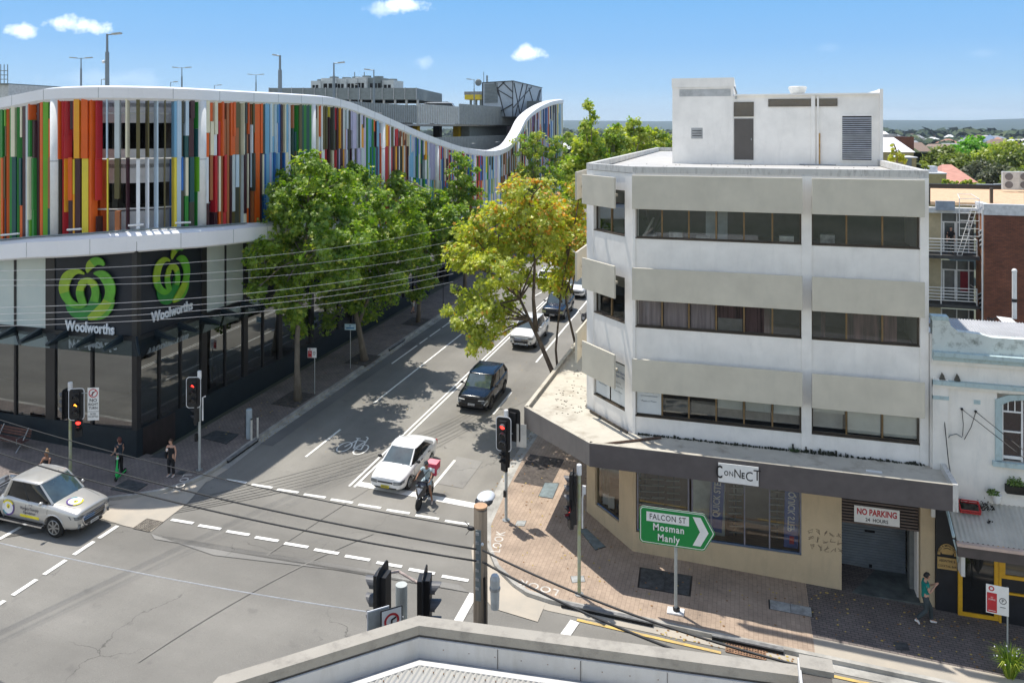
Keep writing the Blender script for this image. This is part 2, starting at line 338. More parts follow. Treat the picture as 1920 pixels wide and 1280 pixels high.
# --- pavements (raised slabs with their own kerbs)
KL = [(-23.45, 140), (-23.43, 60), (-23.35, 33.6), (-23.2, 31.2), (-23.25, 30.1), (-23.5, 29.2), (-24.1, 28.3), (-24.9, 27.6), (-25.8, 27.0), (-27, 26.75), (-95, 26.75)]
KR = [(-10.35, 140), (-10.36, 36), (-10.19, 33), (-9.98, 30.4), (-9.5, 28.9), (-8.8, 27.75), (-7.9, 26.95), (-7.3, 26.6), (-6.4, 26.45), (1.7, 26.43), (70, 26.43)]
def inset(pts, w_, side):
    out = []
    for i, p in enumerate(pts):
        a = Vector(pts[max(i-1, 0)]); c = Vector(pts[min(i+1, len(pts)-1)]); d = (c-a).normalized(); out.append(Vector(p)+Vector((-d.y, d.x))*w_*side)
    return out
def pavement(name, K, side, back, m, mk):
    I = inset(K, .16, side); b = MB(); n = len(K)
    for i in range(n-1):
        b.prism([K[i], K[i+1], I[i+1], I[i]], ZG(-.05), ZG(.13), mk)
    kind(b.build(name+'_kerb', loc=(0, 0, 0)))
    G_ = inset(K, -.38, side); g = MB()
    for i in range(n-1): flat(g, [K[i], K[i+1], G_[i+1], G_[i]] if side < 0 else [K[i+1], K[i], G_[i], G_[i+1]], -.004, M_gutter if 3 <= i <= 8 else M_kerb)
    kind(g.build(name+'_gutter', loc=(0, 0, 0)))
    return I
IL = pavement('left', KL, -1, None, M_pavL, M_kerb); IR = pavement('right', KR, 1, None, M_pavR, M_kerb)
b = MB(); b.prism([tuple(p) for p in IL]+[(-95, 31), (-26.6, 31), (-26.6, 140)], ZG(-.05), ZG(.128), M_pavL); kind(b.build('left_pavement', loc=(0, 0, 0)))
xd = 2.15
b = MB(); b.prism([tuple(p) for p in IR[:-1]]+[(xd, 26.59), (xd, 33), (-5.5, 33.2), (-6.0, 140)], ZG(-.05), ZG(.128), M_pavR); kind(b.build('corner_pavement', loc=(0, 0, 0)))
b = MB(); b.prism([(xd, 27.35), (70, 27.35), (70, 33.5), (xd, 33.5)], ZG(-.05), ZG(.124), M_pavD); b.prism([(xd, 26.59), (70, 26.59), (70, 27.35), (xd, 27.35)], ZG(-.05), ZG(.126), M_gutter)
kind(b.build('dark_pavement', loc=(0, 0, 0)))
# pale concrete aprons
b = MB()
flat(b, [gp(190, 950), gp(250, 940), gp(330, 925), gp(400, 888), gp(352, 942), gp(283, 996), gp(232, 985), gp(180, 968)], .003, M_gutter)
flat(b, [gp(900, 985), gp(908, 1040), gp(930, 1085), gp(985, 1122), gp(1022, 1133), gp(1008, 1165), gp(925, 1140), gp(890, 1100), gp(884, 1030)], .003, M_gutter)
kind(b.build('concrete_apron', loc=(0, 0, 0)))
# dark seal patches and repairs
b = MB(); M_patch = asphalt('asphalt_patch', (.165, .16, .152), (.3, .3, 1)); M_patch2 = asphalt('asphalt_patch_light', (.26, .25, .23), (.3, .3, 1))
flat(b, [gp(815, 905), gp(868, 915), gp(905, 865), gp(858, 855)], .001, M_patch2)
flat(b, [gp(283, 1000), gp(400, 1040), gp(860, 1095), gp(880, 1110), gp(700, 1075), gp(290, 1010)], .001, M_patch2)
flat(b, [(-23, 34), (-22.3, 34), (-22.3, 75), (-23, 75)], .001, M_patch)
kind(b.build('road_patches', loc=(0, 0, 0)))
# --- tyre tracks: thin curved darker bands across the junction
b = MB(); M_tyre = mat('tyre_rubber_track', (.185, .176, .158), .9, var=.1, scale=1.1, col2=(.222, .211, .188), sharp=(.38, .62))
def track(p0, p1, p2, w_=.05, dz=.0015):
    pts = []
    for i in range(25):
        t = i/24; q = (1-t)**2*Vector(p0[:2])+2*t*(1-t)*Vector(p1[:2])+t*t*Vector(p2[:2]); pts.append(q)
    for i in range(24): strip(b, pts[i], pts[i+1], w_, dz, M_tyre)
for k in range(6):
    o = k*.55
    track((-13.6-o*.4, 42), (-14.5-o, 31), (-30-o, 22-o), .05)
track(gp(1000, 745), gp(830, 820), gp(500, 1040)); track(gp(700, 1000), gp(500, 1080), gp(260, 1240))
kind(b.build('tyre_tracks', loc=(0, 0, 0)))
# --- painted markings
b = MB(); DZ = .004
x = -22.25
while x < -9.6:
    strip(b, (x, 30.3), (min(x+1.02, -9.4), 30.36), .17, DZ, M_mark); x += 1.31
x = -22.2
while x < -9.6: strip(b, (x, 26.72), (min(x+1.0, -9.3), 26.78), .17, DZ, M_mark); x += 1.30
for X_, ys in ((-23.85, [24.67+.02, 23.5-.0, 22.2, 20.95, 19.7, 18.4]), (-27.3, [23.4, 22.1, 20.8])):
    for y in ys: strip(b, (X_, y), (X_, y+.95), .17, DZ, M_mark)
strip(b, (-16.55, 31.95), (-10.75, 31.85), .42, DZ, M_mark)
strip(b, (-16.83, 31.6), (-16.83, 110), .11, DZ, M_mark); strip(b, (-16.58, 31.6), (-16.58, 110), .11, DZ, M_mark)
for y0, y1 in ((32.1, 35.6), (41.6, 45.2), (51.0, 110)): strip(b, (-13.32, y0), (-13.32, y1), .13, DZ, M_mark)
for y0, y1 in ((33.5, 36.9), (40.8, 110)): strip(b, (-20.15, y0), (-20.15, y1), .12, DZ, M_mark)
for y0, y1 in ((47.3, 51.5), (51.9, 53.4), (53.8, 55.9), (56.3, 58.5), (59, 61), (62, 64)): strip(b, (-22.1, y0), (-22.1, y1), .11, DZ, M_mark)
strip(b, gp(859, 1164), gp(888, 1112), .3, DZ, M_mark); strip(b, gp(1052, 1201), gp(1078, 1164), .32, DZ, M_mark)
strip(b, gp(1000, 556), gp(1028, 541), .13, DZ, M_mark); strip(b, gp(1028, 541), gp(1023, 532), .13, DZ, M_mark)
# bicycle symbol
def bike(o, s):
    def P_(x, y): return Vector((o[0]+x*s, o[1]+y*s))
    for cx in (-.55, .55):
        pts = [P_(cx+.36*math.cos(a*math.pi/9), .36*math.sin(a*math.pi/9)*1.9) for a in range(19)]
        for i in range(18): strip(b, pts[i], pts[i+1], .07, DZ+.0005*(i % 2), M_mark)
    for p, q in (((-.55, 0), (-.28, 1.1)), ((-.28, 1.1), (.3, 1.15)), ((.3, 1.15), (.05, 0)), ((.05, 0), (-.28, 1.1)), ((.05, 0), (.55, 0)), ((.55, 0), (.22, 1.6)), ((.22, 1.6), (.02, 1.75)), ((-.28, 1.1), (-.33, 1.35)), ((-.5, 1.38), (-.18, 1.38))):
        strip(b, P_(*p), P_(*q), .075, DZ+.0012, M_mark)
bike((-18.5, 35.1), .82)
kind(b.build('road_markings', loc=(0, 0, 0)))
b = MB(); strip(b, gp(1082, 1161), gp(1352, 1223), .12, DZ, M_yel); strip(b, gp(1430, 1241), gp(1560, 1270), .12, DZ, M_yel); strip(b, (2.6, 25.85), (40, 25.85), .12, DZ, M_yel)
kind(b.build('yellow_kerb_line', loc=(0, 0, 0)))
# stencilled words on the pavement
b = MB()
M_sten = mat('stencil_paint', (.62, .58, .52), .7, var=.2)
def stencil(word, px, py, dirv, size, sx=1.):
    p = gp(px, py, .13); d = Vector(dirv+(0,)).normalized(); u = Vector((-d.y, d.x, 0)); d.z = gz(p.x+d.x, p.y+d.y)-gz(p.x, p.y); u.z = gz(p.x+u.x, p.y+u.y)-gz(p.x, p.y)
    put_text(b, word, size, p+Vector((0, 0, .004)), d, u, M_sten, extrude=.001, bold=.01, spacing=1.15)
stencil('LOOK', 340, 905, (.35, -.95), .55); stencil('LOOK', 1010, 1100, (-1, .12), .5); stencil('LOOK', 935, 1015, (-.15, 1.), .5)
kind(b.build('pavement_stencils', loc=(0, 0, 0)))
# --- covers, grates and drains: each one a thing
M_cover = mat('iron_cover', (.075, .08, .082), .6, var=.3, scale=6, bump=.3); M_cover2 = mat('worn_concrete_lid', (.36, .37, .36), .8, var=.2, scale=4); M_gr = mat('steel_cover', (.22, .27, .28), .55, .3, var=.15, scale=5)
def lid(name, poly, dz, m, label, cat, group=None, split=0, fr=M_dark):
    b = MB(); pts = [Vector(p[:2]) for p in poly]; c = sum(pts, Vector((0, 0)))/len(pts)
    b.prism([c+(p-c)*1.06 for p in pts], ZG(dz-.02), ZG(dz+.006), fr)
    if split:
        for k in range(split):
            a0, a1 = k/split+.006, (k+1)/split-.006
            q = [pts[0].lerp(pts[1], a0), pts[0].lerp(pts[1], a1), pts[3].lerp(pts[2], a1), pts[3].lerp(pts[2], a0)]
            b.prism(q, ZG(dz), ZG(dz+.012), m)
    else: b.prism(pts, ZG(dz), ZG(dz+.012), m)
    return tag(b.build(name), label, cat, group)
P13 = .128
def q4(*p, dz=P13): return [gp(x_, y_, dz) for x_, y_ in p]
lid('pit_cover', q4((208, 917), (240, 899), (276, 908), (250, 925)), P13, M_cover, 'dark square pit cover set in the pavement below the woman with the scooter', 'pit cover', split=2)
lid('pit_cover', q4((378, 820), (405, 807), (447, 814), (424, 832)), P13, M_cover, 'dark pit cover in the shaded pavement behind the traffic light with the red arrow', 'pit cover')
lid('pit_cover', q4((283, 856), (303, 846), (332, 848), (312, 859)), P13, M_cover, 'dark pit cover against the dark plinth behind the woman dressed in black', 'pit cover')
lid('manhole_cover', q4((330, 888), (338, 882), (350, 884), (342, 890)), P13, M_cover, 'small dark cover at the feet of the woman dressed in black', 'cover')
lid('pit_cover', q4((1202, 1064), (1296, 1080), (1292, 1116), (1198, 1100)), P13, M_cover, 'large dark double pit cover in the shade below the green street sign', 'pit cover', split=2)
lid('pit_cover', q4((1086, 993), (1100, 991), (1135, 1024), (1116, 1030)), P13, M_gr, 'long grey steel cover beside the chamfered shop corner', 'pit cover')
lid('pit_cover', q4((1022, 905), (1048, 906), (1036, 934), (1010, 930)), P13, M_gr, 'grey steel cover in the dappled shade of the corner pavement', 'pit cover')
lid('pit_cover', q4((1443, 1124), (1521, 1139), (1523, 1156), (1444, 1141)), P13, M_cover2, 'pale double concrete lid in the pavement below the brown shop wall', 'pit cover', split=2)
lid('manhole_cover', q4((1676, 1203), (1700, 1205), (1705, 1218), (1681, 1217)), P13, M_cover, 'small dark cover in the dark paving in front of the roller door', 'cover')
lid('manhole_cover', q4((1070, 1080), (1094, 1079), (1097, 1090), (1073, 1092)), P13, M_cover2, 'small square grate beside the foot of the green-stained signal pole', 'cover')
lid('manhole_cover', q4((970, 976), (987, 976), (983, 986), (966, 985)), P13, M_cover2, 'small square grate on the sunlit pink pavement', 'cover')
def grate(p, ux, uy, nx, ny, label, rust):
    b = MB(); p = Vector((p[0], p[1])); 
    b.prism([p, p+Vector(ux), p+Vector(ux)+Vector(uy), p+Vector(uy)], ZG(-.004), ZG(.004), M_hole)
    m = mat('rusty_grate' if rust else 'iron_grate', (.30, .17, .10) if rust else (.25, .22, .18), .8, var=.3, scale=9)
    for i in range(nx+1):
        a = p+Vector(ux)*i/nx; strip3 = (a, a+Vector(uy)); d = Vector(ux).normalized()*.018
        b.prism([a-d, a+d, a+Vector(uy)+d, a+Vector(uy)-d], ZG(.0), ZG(.02), m)
    for i in range(ny+1):
        a = p+Vector(uy)*i/ny; d = Vector(uy).normalized()*.018
        b.prism([a-d, a+Vector(ux)-d, a+Vector(ux)+d, a+d], ZG(.0), ZG(.017), m)
    return tag(b.build('drain_grate'), label, 'drain grate')
grate((-23.15, 25.7), (.75, 0), (0, .75), 8, 8, 'square iron drain grate in the pale concrete apron', False)
grate((-.55, 25.92), (1.2, .0), (0, .42), 14, 5, 'rusty slotted drain grate in the kerbside gutter', True)
def inlet(x0, y0, x1, y1, label):
    b = MB(); a, c = Vector((x0, y0)), Vector((x1, y1)); d = (c-a).normalized(); n = Vector((-d.y, d.x))
    b.prism([a-n*.05, c-n*.05, c+n*.06, a+n*.06], ZG(.0), ZG(.105), M_hole); b.prism([a-n*.06, c-n*.06, c+n*.10, a+n*.10], ZG(.105), ZG(.15), mat('drain_lintel', (.2, .2, .2), .8, var=.2, scale=4))
    return tag(b.build('kerb_inlet'), label, 'kerb inlet')
inlet(-1.0, 26.4, 1.2, 26.4, 'long black kerb inlet beside the rusty grate'); inlet(-6.0, 26.42, -2.9, 26.4, 'long black kerb inlet at the foot of the corner pavement')
inlet(-23.3, 34.2, -23.22, 31.7, 'black kerb inlet beside the shaded corner'); inlet(-23.42, 52.2, -23.4, 49.6, 'black kerb inlet beyond the second plane tree')
# tree pits
M_pit = mat('tree_pit_soil', (.10, .085, .075), .95, var=.3, scale=6, bump=.6)
for (x_, y_) in ((-24.3, 39.4), (-23.9, 47.0), (-24.2, 56.6), (-24.2, 67)):
    b = MB(); b.prism([(x_-.95, y_-1.1), (x_+.62, y_-1.1), (x_+.62, y_+1.1), (x_-.95, y_+1.1)], ZG(.10), ZG(.132), M_pit); kind(b.build('tree_pit', loc=(x_, y_, gz(x_, y_))))
b = MB(); b.prism([(-10.0, 34.2), (-8.3, 34.2), (-8.3, 37.2), (-10.0, 37.2)], ZG(.1), ZG(.132), M_pit); kind(b.build('tree_pit', loc=(-9, 36, gz(-9, 36))))
# ================================================================ shopping centre with the fin-clad car park
M_plinth = mat('dark_stone_plinth', (.012, .02, .027), .5, var=.2, scale=1.5, col2=(.02, .03, .038), spec=.3); M_plinth2 = mat('brown_stone_plinth', (.030, .022, .022), .4, var=.2)
M_clad = mat('dark_cladding', (.012, .017, .026), .45, var=.15, scale=.7, spec=.35); M_frost = mat('pale_backed_glass', (.56, .61, .57), .25, var=.08, scale=.5, col2=(.46, .54, .53))
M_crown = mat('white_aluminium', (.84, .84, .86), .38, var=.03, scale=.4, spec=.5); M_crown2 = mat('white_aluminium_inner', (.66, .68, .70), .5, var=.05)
M_shop = glassmat('shop_glass', (.20, .22, .22), .20); M_awn = glassmat('awning_glass', (.34, .44, .46), .16, .01)
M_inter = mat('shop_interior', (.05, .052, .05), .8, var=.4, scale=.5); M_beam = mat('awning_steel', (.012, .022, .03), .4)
M_rib = mat('grey_ribbed_metal', (.27, .30, .31), .45, .3, var=.08); M_rib2 = mat('pale_ribbed_metal', (.48, .50, .50), .45, .3, var=.08)
M_deck = mat('carpark_concrete', (.30, .30, .29), .85, var=.15); M_grey = mat('grey_screen', (.19, .22, .22), .6, var=.1); M_ac = mat('plant_casing', (.55, .57, .56), .5, var=.1)
base = Vector((-27.2, 30.4, gz(-27.2, 30.4)))
mk_ = thing('shopping_centre', base, 'shopping centre with coloured fins under a wavy white crown and dark glass shopfronts', 'shopping centre')
CP = [(-70, 33.5, 15.6, 8.6), (-50, 32.6, 16.1, 9.1), (-42, 31.8, 16.5, 9.5), (-36.9, 30.9, 16.9, 9.9), (-34.2, 30.3, 17.15, 10.2), (-32.2, 29.95, 17.35, 10.45), (-30.5, 29.9, 17.4, 10.6), (-29.2, 30.2, 17.42, 10.7), (-28, 30.8, 17.42, 10.78), (-27.1, 31.7, 17.42, 10.8),
      (-26.45, 33, 17.42, 10.72), (-26.15, 34.6, 17.42, 10.62), (-26.1, 38, 17.45, 10.38), (-26.15, 42, 17.5, 10.0), (-26.2, 46.5, 17.5, 9.5), (-26.2, 49.6, 17.26, 9.0), (-26.2, 54.7, 16.42, 8.2), (-26.2, 59, 15.65, 7.7), (-26.2, 63.1, 14.95, 7.4), (-26.2, 68, 14.2, 7.2), (-26.2, 72.5, 13.62, 7.1),
      (-26.2, 78, 13.15, 7.1), (-26.2, 82.9, 12.98, 7.1), (-26.2, 86.5, 13.2, 7.1), (-26.2, 89.2, 13.65, 7.1), (-26.2, 92.6, 15.1, 7.1), (-26.3, 96, 16.7, 7.1), (-26.3, 101.7, 18.1, 7.1), (-26.2, 109, 19.2, 7.1), (-26.4, 117, 19.75, 7.1), (-27.6, 121, 19.8, 7.1), (-31, 123.5, 19.7, 7.1), (-40, 125, 19.5, 7.1)]
def catmull(P, step):
    out = []
    for i in range(len(P)-1):
        p0 = Vector(P[max(i-1, 0)]); p1 = Vector(P[i]); p2 = Vector(P[i+1]); p3 = Vector(P[min(i+2, len(P)-1)])
        n = max(1, int((p2.xy-p1.xy).length/step))
        for k in range(n):
            t = k/n; out.append(.5*((2*p1)+(p2-p0)*t+(2*p0-5*p1+4*p2-p3)*t*t+(3*p1-p0-3*p2+p3)*t**3))
    out.append(Vector(P[-1])); return out
def Vx(t): return Vector(t)
PATH = catmull([Vector(p) for p in CP], .5)
def nrm(i):
    a = PATH[max(i-1, 0)].xy; c = PATH[min(i+1, len(PATH)-1)].xy; d = (c-a).normalized(); return Vector((d.y, -d.x))
def sweep(name, prof, m, parent=mk_, zi=2, smooth=True, m2=None, i0=0, i1=None):
    """prof: list of (outward offset, dz) closed loop swept along the facade path"""
    b = MB(); n = len(prof); vs = []; I = range(i0, i1 or len(PATH)); cnt = 0
    for i in I:
        p = PATH[i]; q = nrm(i)
        for o_, z_ in prof: vs.append((p.x+q.x*o_, p.y+q.y*o_, p[zi]+z_))
        cnt += 1
    fs = []
    for i in range(cnt-1):
        for k in range(n): fs.append((i*n+k, (i+1)*n+k, (i+1)*n+(k+1) % n, i*n+(k+1) % n))
    b.mesh(vs, fs, m); return b.build(name, parent, smooth=False)
sweep('crown', [(0, 0), (0, -.5), (-.12, -.62), (-.55, -.62), (-.55, -.45), (-1.25, -.30), (-1.25, .06), (-.5, .10)], M_crown)
sweep('fascia_band', [(.85, -.32), (.85, -1.02), (.75, -1.1), (-1.2, -1.1), (-1.2, -.25), (.2, -.12)], M_crown, zi=3)
# seams of the cladding
b = MB()
for i in range(20, len(PATH), 5):
    p = PATH[i]; q = nrm(i); t = Vector((-q.y, q.x))
    c = Vector((p.x, p.y, p.z-.25)); b.obox((c.x+q.x*.0, c.y+q.y*.0, c.z), (t.x*.012, t.y*.012, 0), (q.x*.006, q.y*.006, 0), (0, 0, .25), M_steel)
    c = Vector((p.x+q.x*.85, p.y+q.y*.85, p[3]-.67)); b.obox(c, (t.x*.012, t.y*.012, 0), (q.x*.006, q.y*.006, 0), (0, 0, .35), M_steel)
kind(b.build('panel_seams', mk_), 'stuff')
# car park behind the fins: decks, upstands and dark voids
b = MB()
inner = [i for i in range(len(PATH))]
def insetp(o_): return [(PATH[i].x-nrm(i).x*o_, PATH[i].y-nrm(i).y*o_) for i in inner[::3]]
IN = insetp(2.0)
def sweepz(b, o_, z0, z1, m, t=.18, i0=0, i1=None):
    pts = IN if o_ == 2.0 else insetp(o_)
    for a, c in zip(pts[i0:i1][:-1], pts[i0:i1][1:]): b.wall(a, c, z0, z1, t, m)
poly = IN+[(-95, 125), (-95, 34)]
b.prism(poly, 10.2, 10.4, M_deck); b.prism([p for p in poly if p[1] < 66], 13.5, 13.7, M_deck)
b.prism([p for p in IN if p[1] < 60]+[(-30, 60), (-95, 60), (-95, 34)], 16.55, 16.75, M_deck)
sweepz(b, 2.0, 10.4, 11.35, M_crown2)
bk = [i for i in range(len(PATH)) if (PATH[i].y > 33.2 and PATH[i].x > -27) or PATH[i].y > 40][::3]
for i, j in zip(bk[:-1], bk[1:]):
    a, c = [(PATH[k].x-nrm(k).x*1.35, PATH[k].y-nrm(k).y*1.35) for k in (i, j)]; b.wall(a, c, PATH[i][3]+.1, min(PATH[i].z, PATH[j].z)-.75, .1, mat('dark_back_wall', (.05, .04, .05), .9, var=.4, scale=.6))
sweepz(b, 2.0, 12.75, 14.45, M_crown2, i1=int(len(IN)*.42)); sweepz(b, 2.0, 15.75, 16.95, M_crown2, i1=int(len(IN)*.40))
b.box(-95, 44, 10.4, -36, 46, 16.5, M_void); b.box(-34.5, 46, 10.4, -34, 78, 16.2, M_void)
for k in range(9): b.box(-60+k*3.6, 37, 10.4, -59.6+k*3.6, 37.4, 16.55, M_deck)
b.build('carpark_deck', mk_)
# round columns standing among the fins
def path_at_px(px):
    best = min(range(len(PATH)), key=lambda i: abs((960+1480*(PATH[i].x*ca+PATH[i].y*sa)/(-PATH[i].x*sa+PATH[i].y*ca))-px)); return best
colI = [path_at_px(p) for p in (105, 387, 586, 721, 822, 893, 937, 972)]
for i in colI:
    p = PATH[i]; q = nrm(i); b = MB(); b.cyl((p.x-q.x*.2, p.y-q.y*.2), .26, p[3]-.4, p[2]-.55, M_white, 14); b.cyl((p.x-q.x*.2, p.y-q.y*.2), .268, 13.9, 13.94, M_steel, 14); b.build('column', mk_, smooth=True)
# ---- the fins
FC = {'lime': 0x5f9e1c, 'green': 0x1f7d2c, 'teal': 0x0f4a4c, 'red': 0xb3202b, 'darkred': 0x7c1626, 'orange': 0xd45a12, 'amber': 0xdc9a1e, 'yellow': 0xd6c43e, 'cream': 0xd8d2b8, 'grey': 0xb9c2c4, 'pale': 0xb5c8d6,
      'sky': 0x6fa3c4, 'blue': 0x2163a8, 'brown': 0x9a5c34, 'olive': 0x57502c, 'plum': 0x3a1622, 'charcoal': 0x3a3c34, 'lilac': 0xb2aecb, 'white': 0xd6dade, 'darkgreen': 0x1d3a2e}
FM = {k: mat('fin_'+k, tuple(min(.85, c*1.12) for c in lin('%06x' % v)[:3]), .42, var=.05, scale=.8) for k, v in FC.items()}
ZN = [(0, 60, 'lime teal green plum cream olive green grey orange'), (60, 104, 'lime green teal lime green orange brown pale olive teal'), (104, 190, 'amber brown red orange red yellow darkred plum red'), (190, 320, 'white grey brown olive lilac pale cream olive yellow pale'),
      (320, 352, 'sky pale cream darkred yellow blue'), (352, 386, 'lime teal green brown teal teal pale cream lime'), (386, 440, 'orange brown red cream red plum white brown'), (440, 500, 'pale brown charcoal cream olive plum charcoal orange grey'), (500, 545, 'lilac pale sky cream sky blue amber sky'),
      (545, 590, 'teal darkgreen green brown olive white green'), (590, 640, 'olive yellow red orange white red cream plum'), (640, 690, 'charcoal charcoal amber lilac lilac grey'), (690, 725, 'blue sky cream plum green orange'), (725, 770, 'brown red cream olive plum white amber'), (770, 822, 'lilac pale sky blue green amber cream teal green'),
      (822, 860, 'red brown cream charcoal red grey blue'), (860, 905, 'blue green red white red darkred orange'), (905, 940, 'lilac yellow cream sky green charcoal pale'), (940, 975, 'amber charcoal lilac grey brown lilac olive'), (975, 1000, 'sky blue plum teal red cream'), (1000, 1035, 'orange cream grey blue plum lilac'), (1035, 1100, 'grey cream white charcoal yellow sky pale green')]
rnd = random.Random(11); fins = []
L_ = [0.]
for i in range(1, len(PATH)): L_.append(L_[-1]+(PATH[i].xy-PATH[i-1].xy).length)
def pathpt(s):
    i = max(0, min(len(L_)-2, next((k for k in range(len(L_)) if L_[k] > s), len(L_)-1)-1)); t = (s-L_[i])/max(1e-6, L_[i+1]-L_[i]); t = max(0, min(1, t))
    p = PATH[i].lerp(PATH[i+1], t); q = nrm(i).lerp(nrm(i+1), t).normalized(); return p, q
s = L_[next(i for i, p in enumerate(PATH) if p.x > -48)]
hold = None
while s < L_[-1]-8:
    p, q = pathpt(s); d = -p.x*sa+p.y*ca; px = 960+1480*(p.x*ca+p.y*sa)/d
    if px < -60: s += .5; continue
    z = next((v for a, c, v in ZN if a <= px < c), ZN[0][2] if px < 0 else ZN[-1][2]).split()
    gap = 176 < px < 325
    zt = p.z-.55; zb = p[3]-.22; mid = 14.0+.1*rnd.random() if zt > 15 else (zt+zb)/2+.3
    cols = rnd.choices(z+(['white'] if rnd.random() < .3 else [])+(['charcoal', 'plum'] if rnd.random() < .45 else []), k=4)
    tier = []
    if gap:
        wd = rnd.uniform(.05, .085) if rnd.random() < .78 else rnd.uniform(.15, .22)
        tier = [(zb, mid, cols[0], wd), (mid, zt, cols[1], wd if rnd.random() < .8 else .08)]
        if rnd.random() < .3: tier = [(zb, zb+rnd.uniform(.8, 1.6), cols[2], wd)]+[(zb+1.6, mid, cols[0], wd), (mid, zt, cols[1], wd)]
        if rnd.random() < .14: zz = rnd.choice([11.9, 15.0]); tier.append((zz, zz+.95, 'green', .24))
        step = rnd.uniform(.40, .5)
    else:
        wd = rnd.choice([.12, .16, .2, .24, .28])
        r_ = rnd.random()
        if r_ < .25: tier = [(zb, zt, cols[0], wd)]
        elif r_ < .6:
            tier = [(zb, mid, cols[0], wd), (mid, zt, cols[1], wd)]
        else:
            a = zb+rnd.uniform(.15, .55)*(mid-zb); c = mid+rnd.uniform(.3, .75)*(zt-mid)
            tier = [(zb, a, cols[0], wd), (a, mid, cols[1], wd*rnd.uniform(.7, 1)), (mid, c, cols[2], wd), (c, zt, cols[3], wd*rnd.uniform(.7, 1))]
            if rnd.random() < .4: tier.pop(rnd.choice([0, 2, 3]))
        step = wd+rnd.uniform(.01, .10)
    ang = rnd.choice([.0, .25, -.25, .5])
    for k, (z0, z1, cn, ww) in enumerate(tier):
        if z1-z0 < .25: continue
        fins.append((p, q, s, z0, z1, cn, ww, ang, -.30+.05*(k % 2)+rnd.uniform(-.02, .05), (z1-z0)*ww/d/d))
    if not gap and rnd.random() < .6:      # a second fin a little behind, filling the gap
        cn = rnd.choice(z); z0, z1 = rnd.choice([(zb, mid), (mid, zt), (zb, zt)])
        p2, q2 = pathpt(s+step*.5); fins.append((p2, q2, s, z0, z1, cn, .2, ang, -.85, (z1-z0)*.1/d/d))
    s += step
def fin_box(b, f):
    p, q, s_, z0, z1, cn, ww, ang, off, _ = f; t = Vector((-q.y, q.x)); c = p.xy+q*off
    u = t*math.cos(ang)+q*math.sin(ang); v = q*math.cos(ang)-t*math.sin(ang)
    b.obox((c.x, c.y, (z0+z1)/2), (u.x*ww/2, u.y*ww/2, 0), (v.x*.16, v.y*.16, 0), (0, 0, (z1-z0)/2-.004), FM[cn])
fins.sort(key=lambda f: -f[-1])
for f in fins[:100]: b = MB(); fin_box(b, f); b.build('fin', mk_)
b = MB()
for f in fins[100:]: fin_box(b, f)
kind(b.build('fins', mk_), 'stuff')
# rails that carry the fins, and service clutter on the ledge
b = MB()
for zz in (11.6, 14.0, 16.2):
    pts = [(PATH[i].x-nrm(i).x*.62, PATH[i].y-nrm(i).y*.62, min(zz, PATH[i].z-1)) for i in range(0, len(PATH), 3)]; b.tube(pts, .045, M_white, 6)
b.build('fin_rail', mk_)
b = MB()
for i0, i1 in ((path_at_px(8), path_at_px(40)), (path_at_px(128), path_at_px(160)), (path_at_px(232), path_at_px(276)), (path_at_px(326), path_at_px(350))):
    for zz in (.35,):
        b.tube([(PATH[i].x+nrm(i).x*.25, PATH[i].y+nrm(i).y*.25, PATH[i][3]+.12) for i in (i0, (i0+i1)//2, i1)], .05, M_white, 6)
for dz, o_ in ((.02, .3), (.05, .42), (.03, .12)): b.tube([(PATH[i].x+nrm(i).x*o_, PATH[i].y+nrm(i).y*o_, PATH[i][3]-.14+dz) for i in range(path_at_px(-10), path_at_px(470), 2)], .035, M_grey, 5)
b.build('ledge_conduit', mk_)
# ---- glazed base, street side (X=-27.2) and corner side (Y=30.4)
XF, YF = -27.2, 30.4; SILL, TOPG = 1.38, 5.55
thick = [35.2, 38.8, 42.3, 46.0, 49.7, 53.4, 57.1, 60.8, 64.5, 68.2, 72, 76, 80, 84, 88, 92, 96, 100, 104, 108, 112]
thin = [31.95, 33.45]+[(a+c)/2 for a, c in zip(thick, thick[1:])]
b = MB(); b.prism([(XF, YF), (XF, 66.2), (XF-.5, 66.2), (XF-.5, YF)], ZG(-.1), lambda x, y: SILL, M_plinth); b.prism([(XF, 71), (XF, 124), (XF-.5, 124), (XF-.5, 71)], ZG(-.1), lambda x, y: 2.2, M_plinth)
b.prism([(XF+.02, YF+.4), (XF+.02, 33.0), (XF, 33.0), (XF, YF+.4)], ZG(-.05), lambda x, y: SILL-.02, M_plinth2)
b.prism([(-95, YF), (XF-.5, YF), (XF-.5, YF+.3), (-95, YF+.5)], ZG(-.1), lambda x, y: SILL, M_plinth); b.build('plinth', mk_)
b = MB(); b.box(XF-.25, YF-.02, SILL+.01, XF+.03, YF+.27, 10.2, M_dark); b.build('column_casing', mk_)
for y in thick[:10]: b = MB(); b.box(XF-.3, y-.2, SILL+.01, XF+.03, y+.2, 9.6, M_dark); b.build('column_casing', mk_)
for x in (-32.25, -38, -43.5, -49): b = MB(); b.box(x-.28, YF-.03, SILL+.01, x+.28, YF+.3, 10, M_dark); b.build('column_casing', mk_)
def mull(pts, name='mullion'):
    for (x0, y0, x1, y1, z0, z1) in pts: b = MB(); b.box(x0, y0, z0, x1, y1, z1, M_dark); b.build(name, mk_)
mull([(XF-.1, y-.05, XF+.02, y+.05, SILL+.01, 9.7) for y in thin if y < 70 and not (31 < y < 34)]+[(XF-.1, y-.05, XF+.02, y+.05, SILL+.01, TOPG-.02) for y in (31.95, 33.45)]+
     [(x-.06, YF-.02, x+.06, YF+.1, SILL+.01, 9.9) for x in (-34.45, -36.3, -40.5)]+[(-29.85, YF-.02, -29.73, YF+.1, SILL+.01, TOPG-.02)])
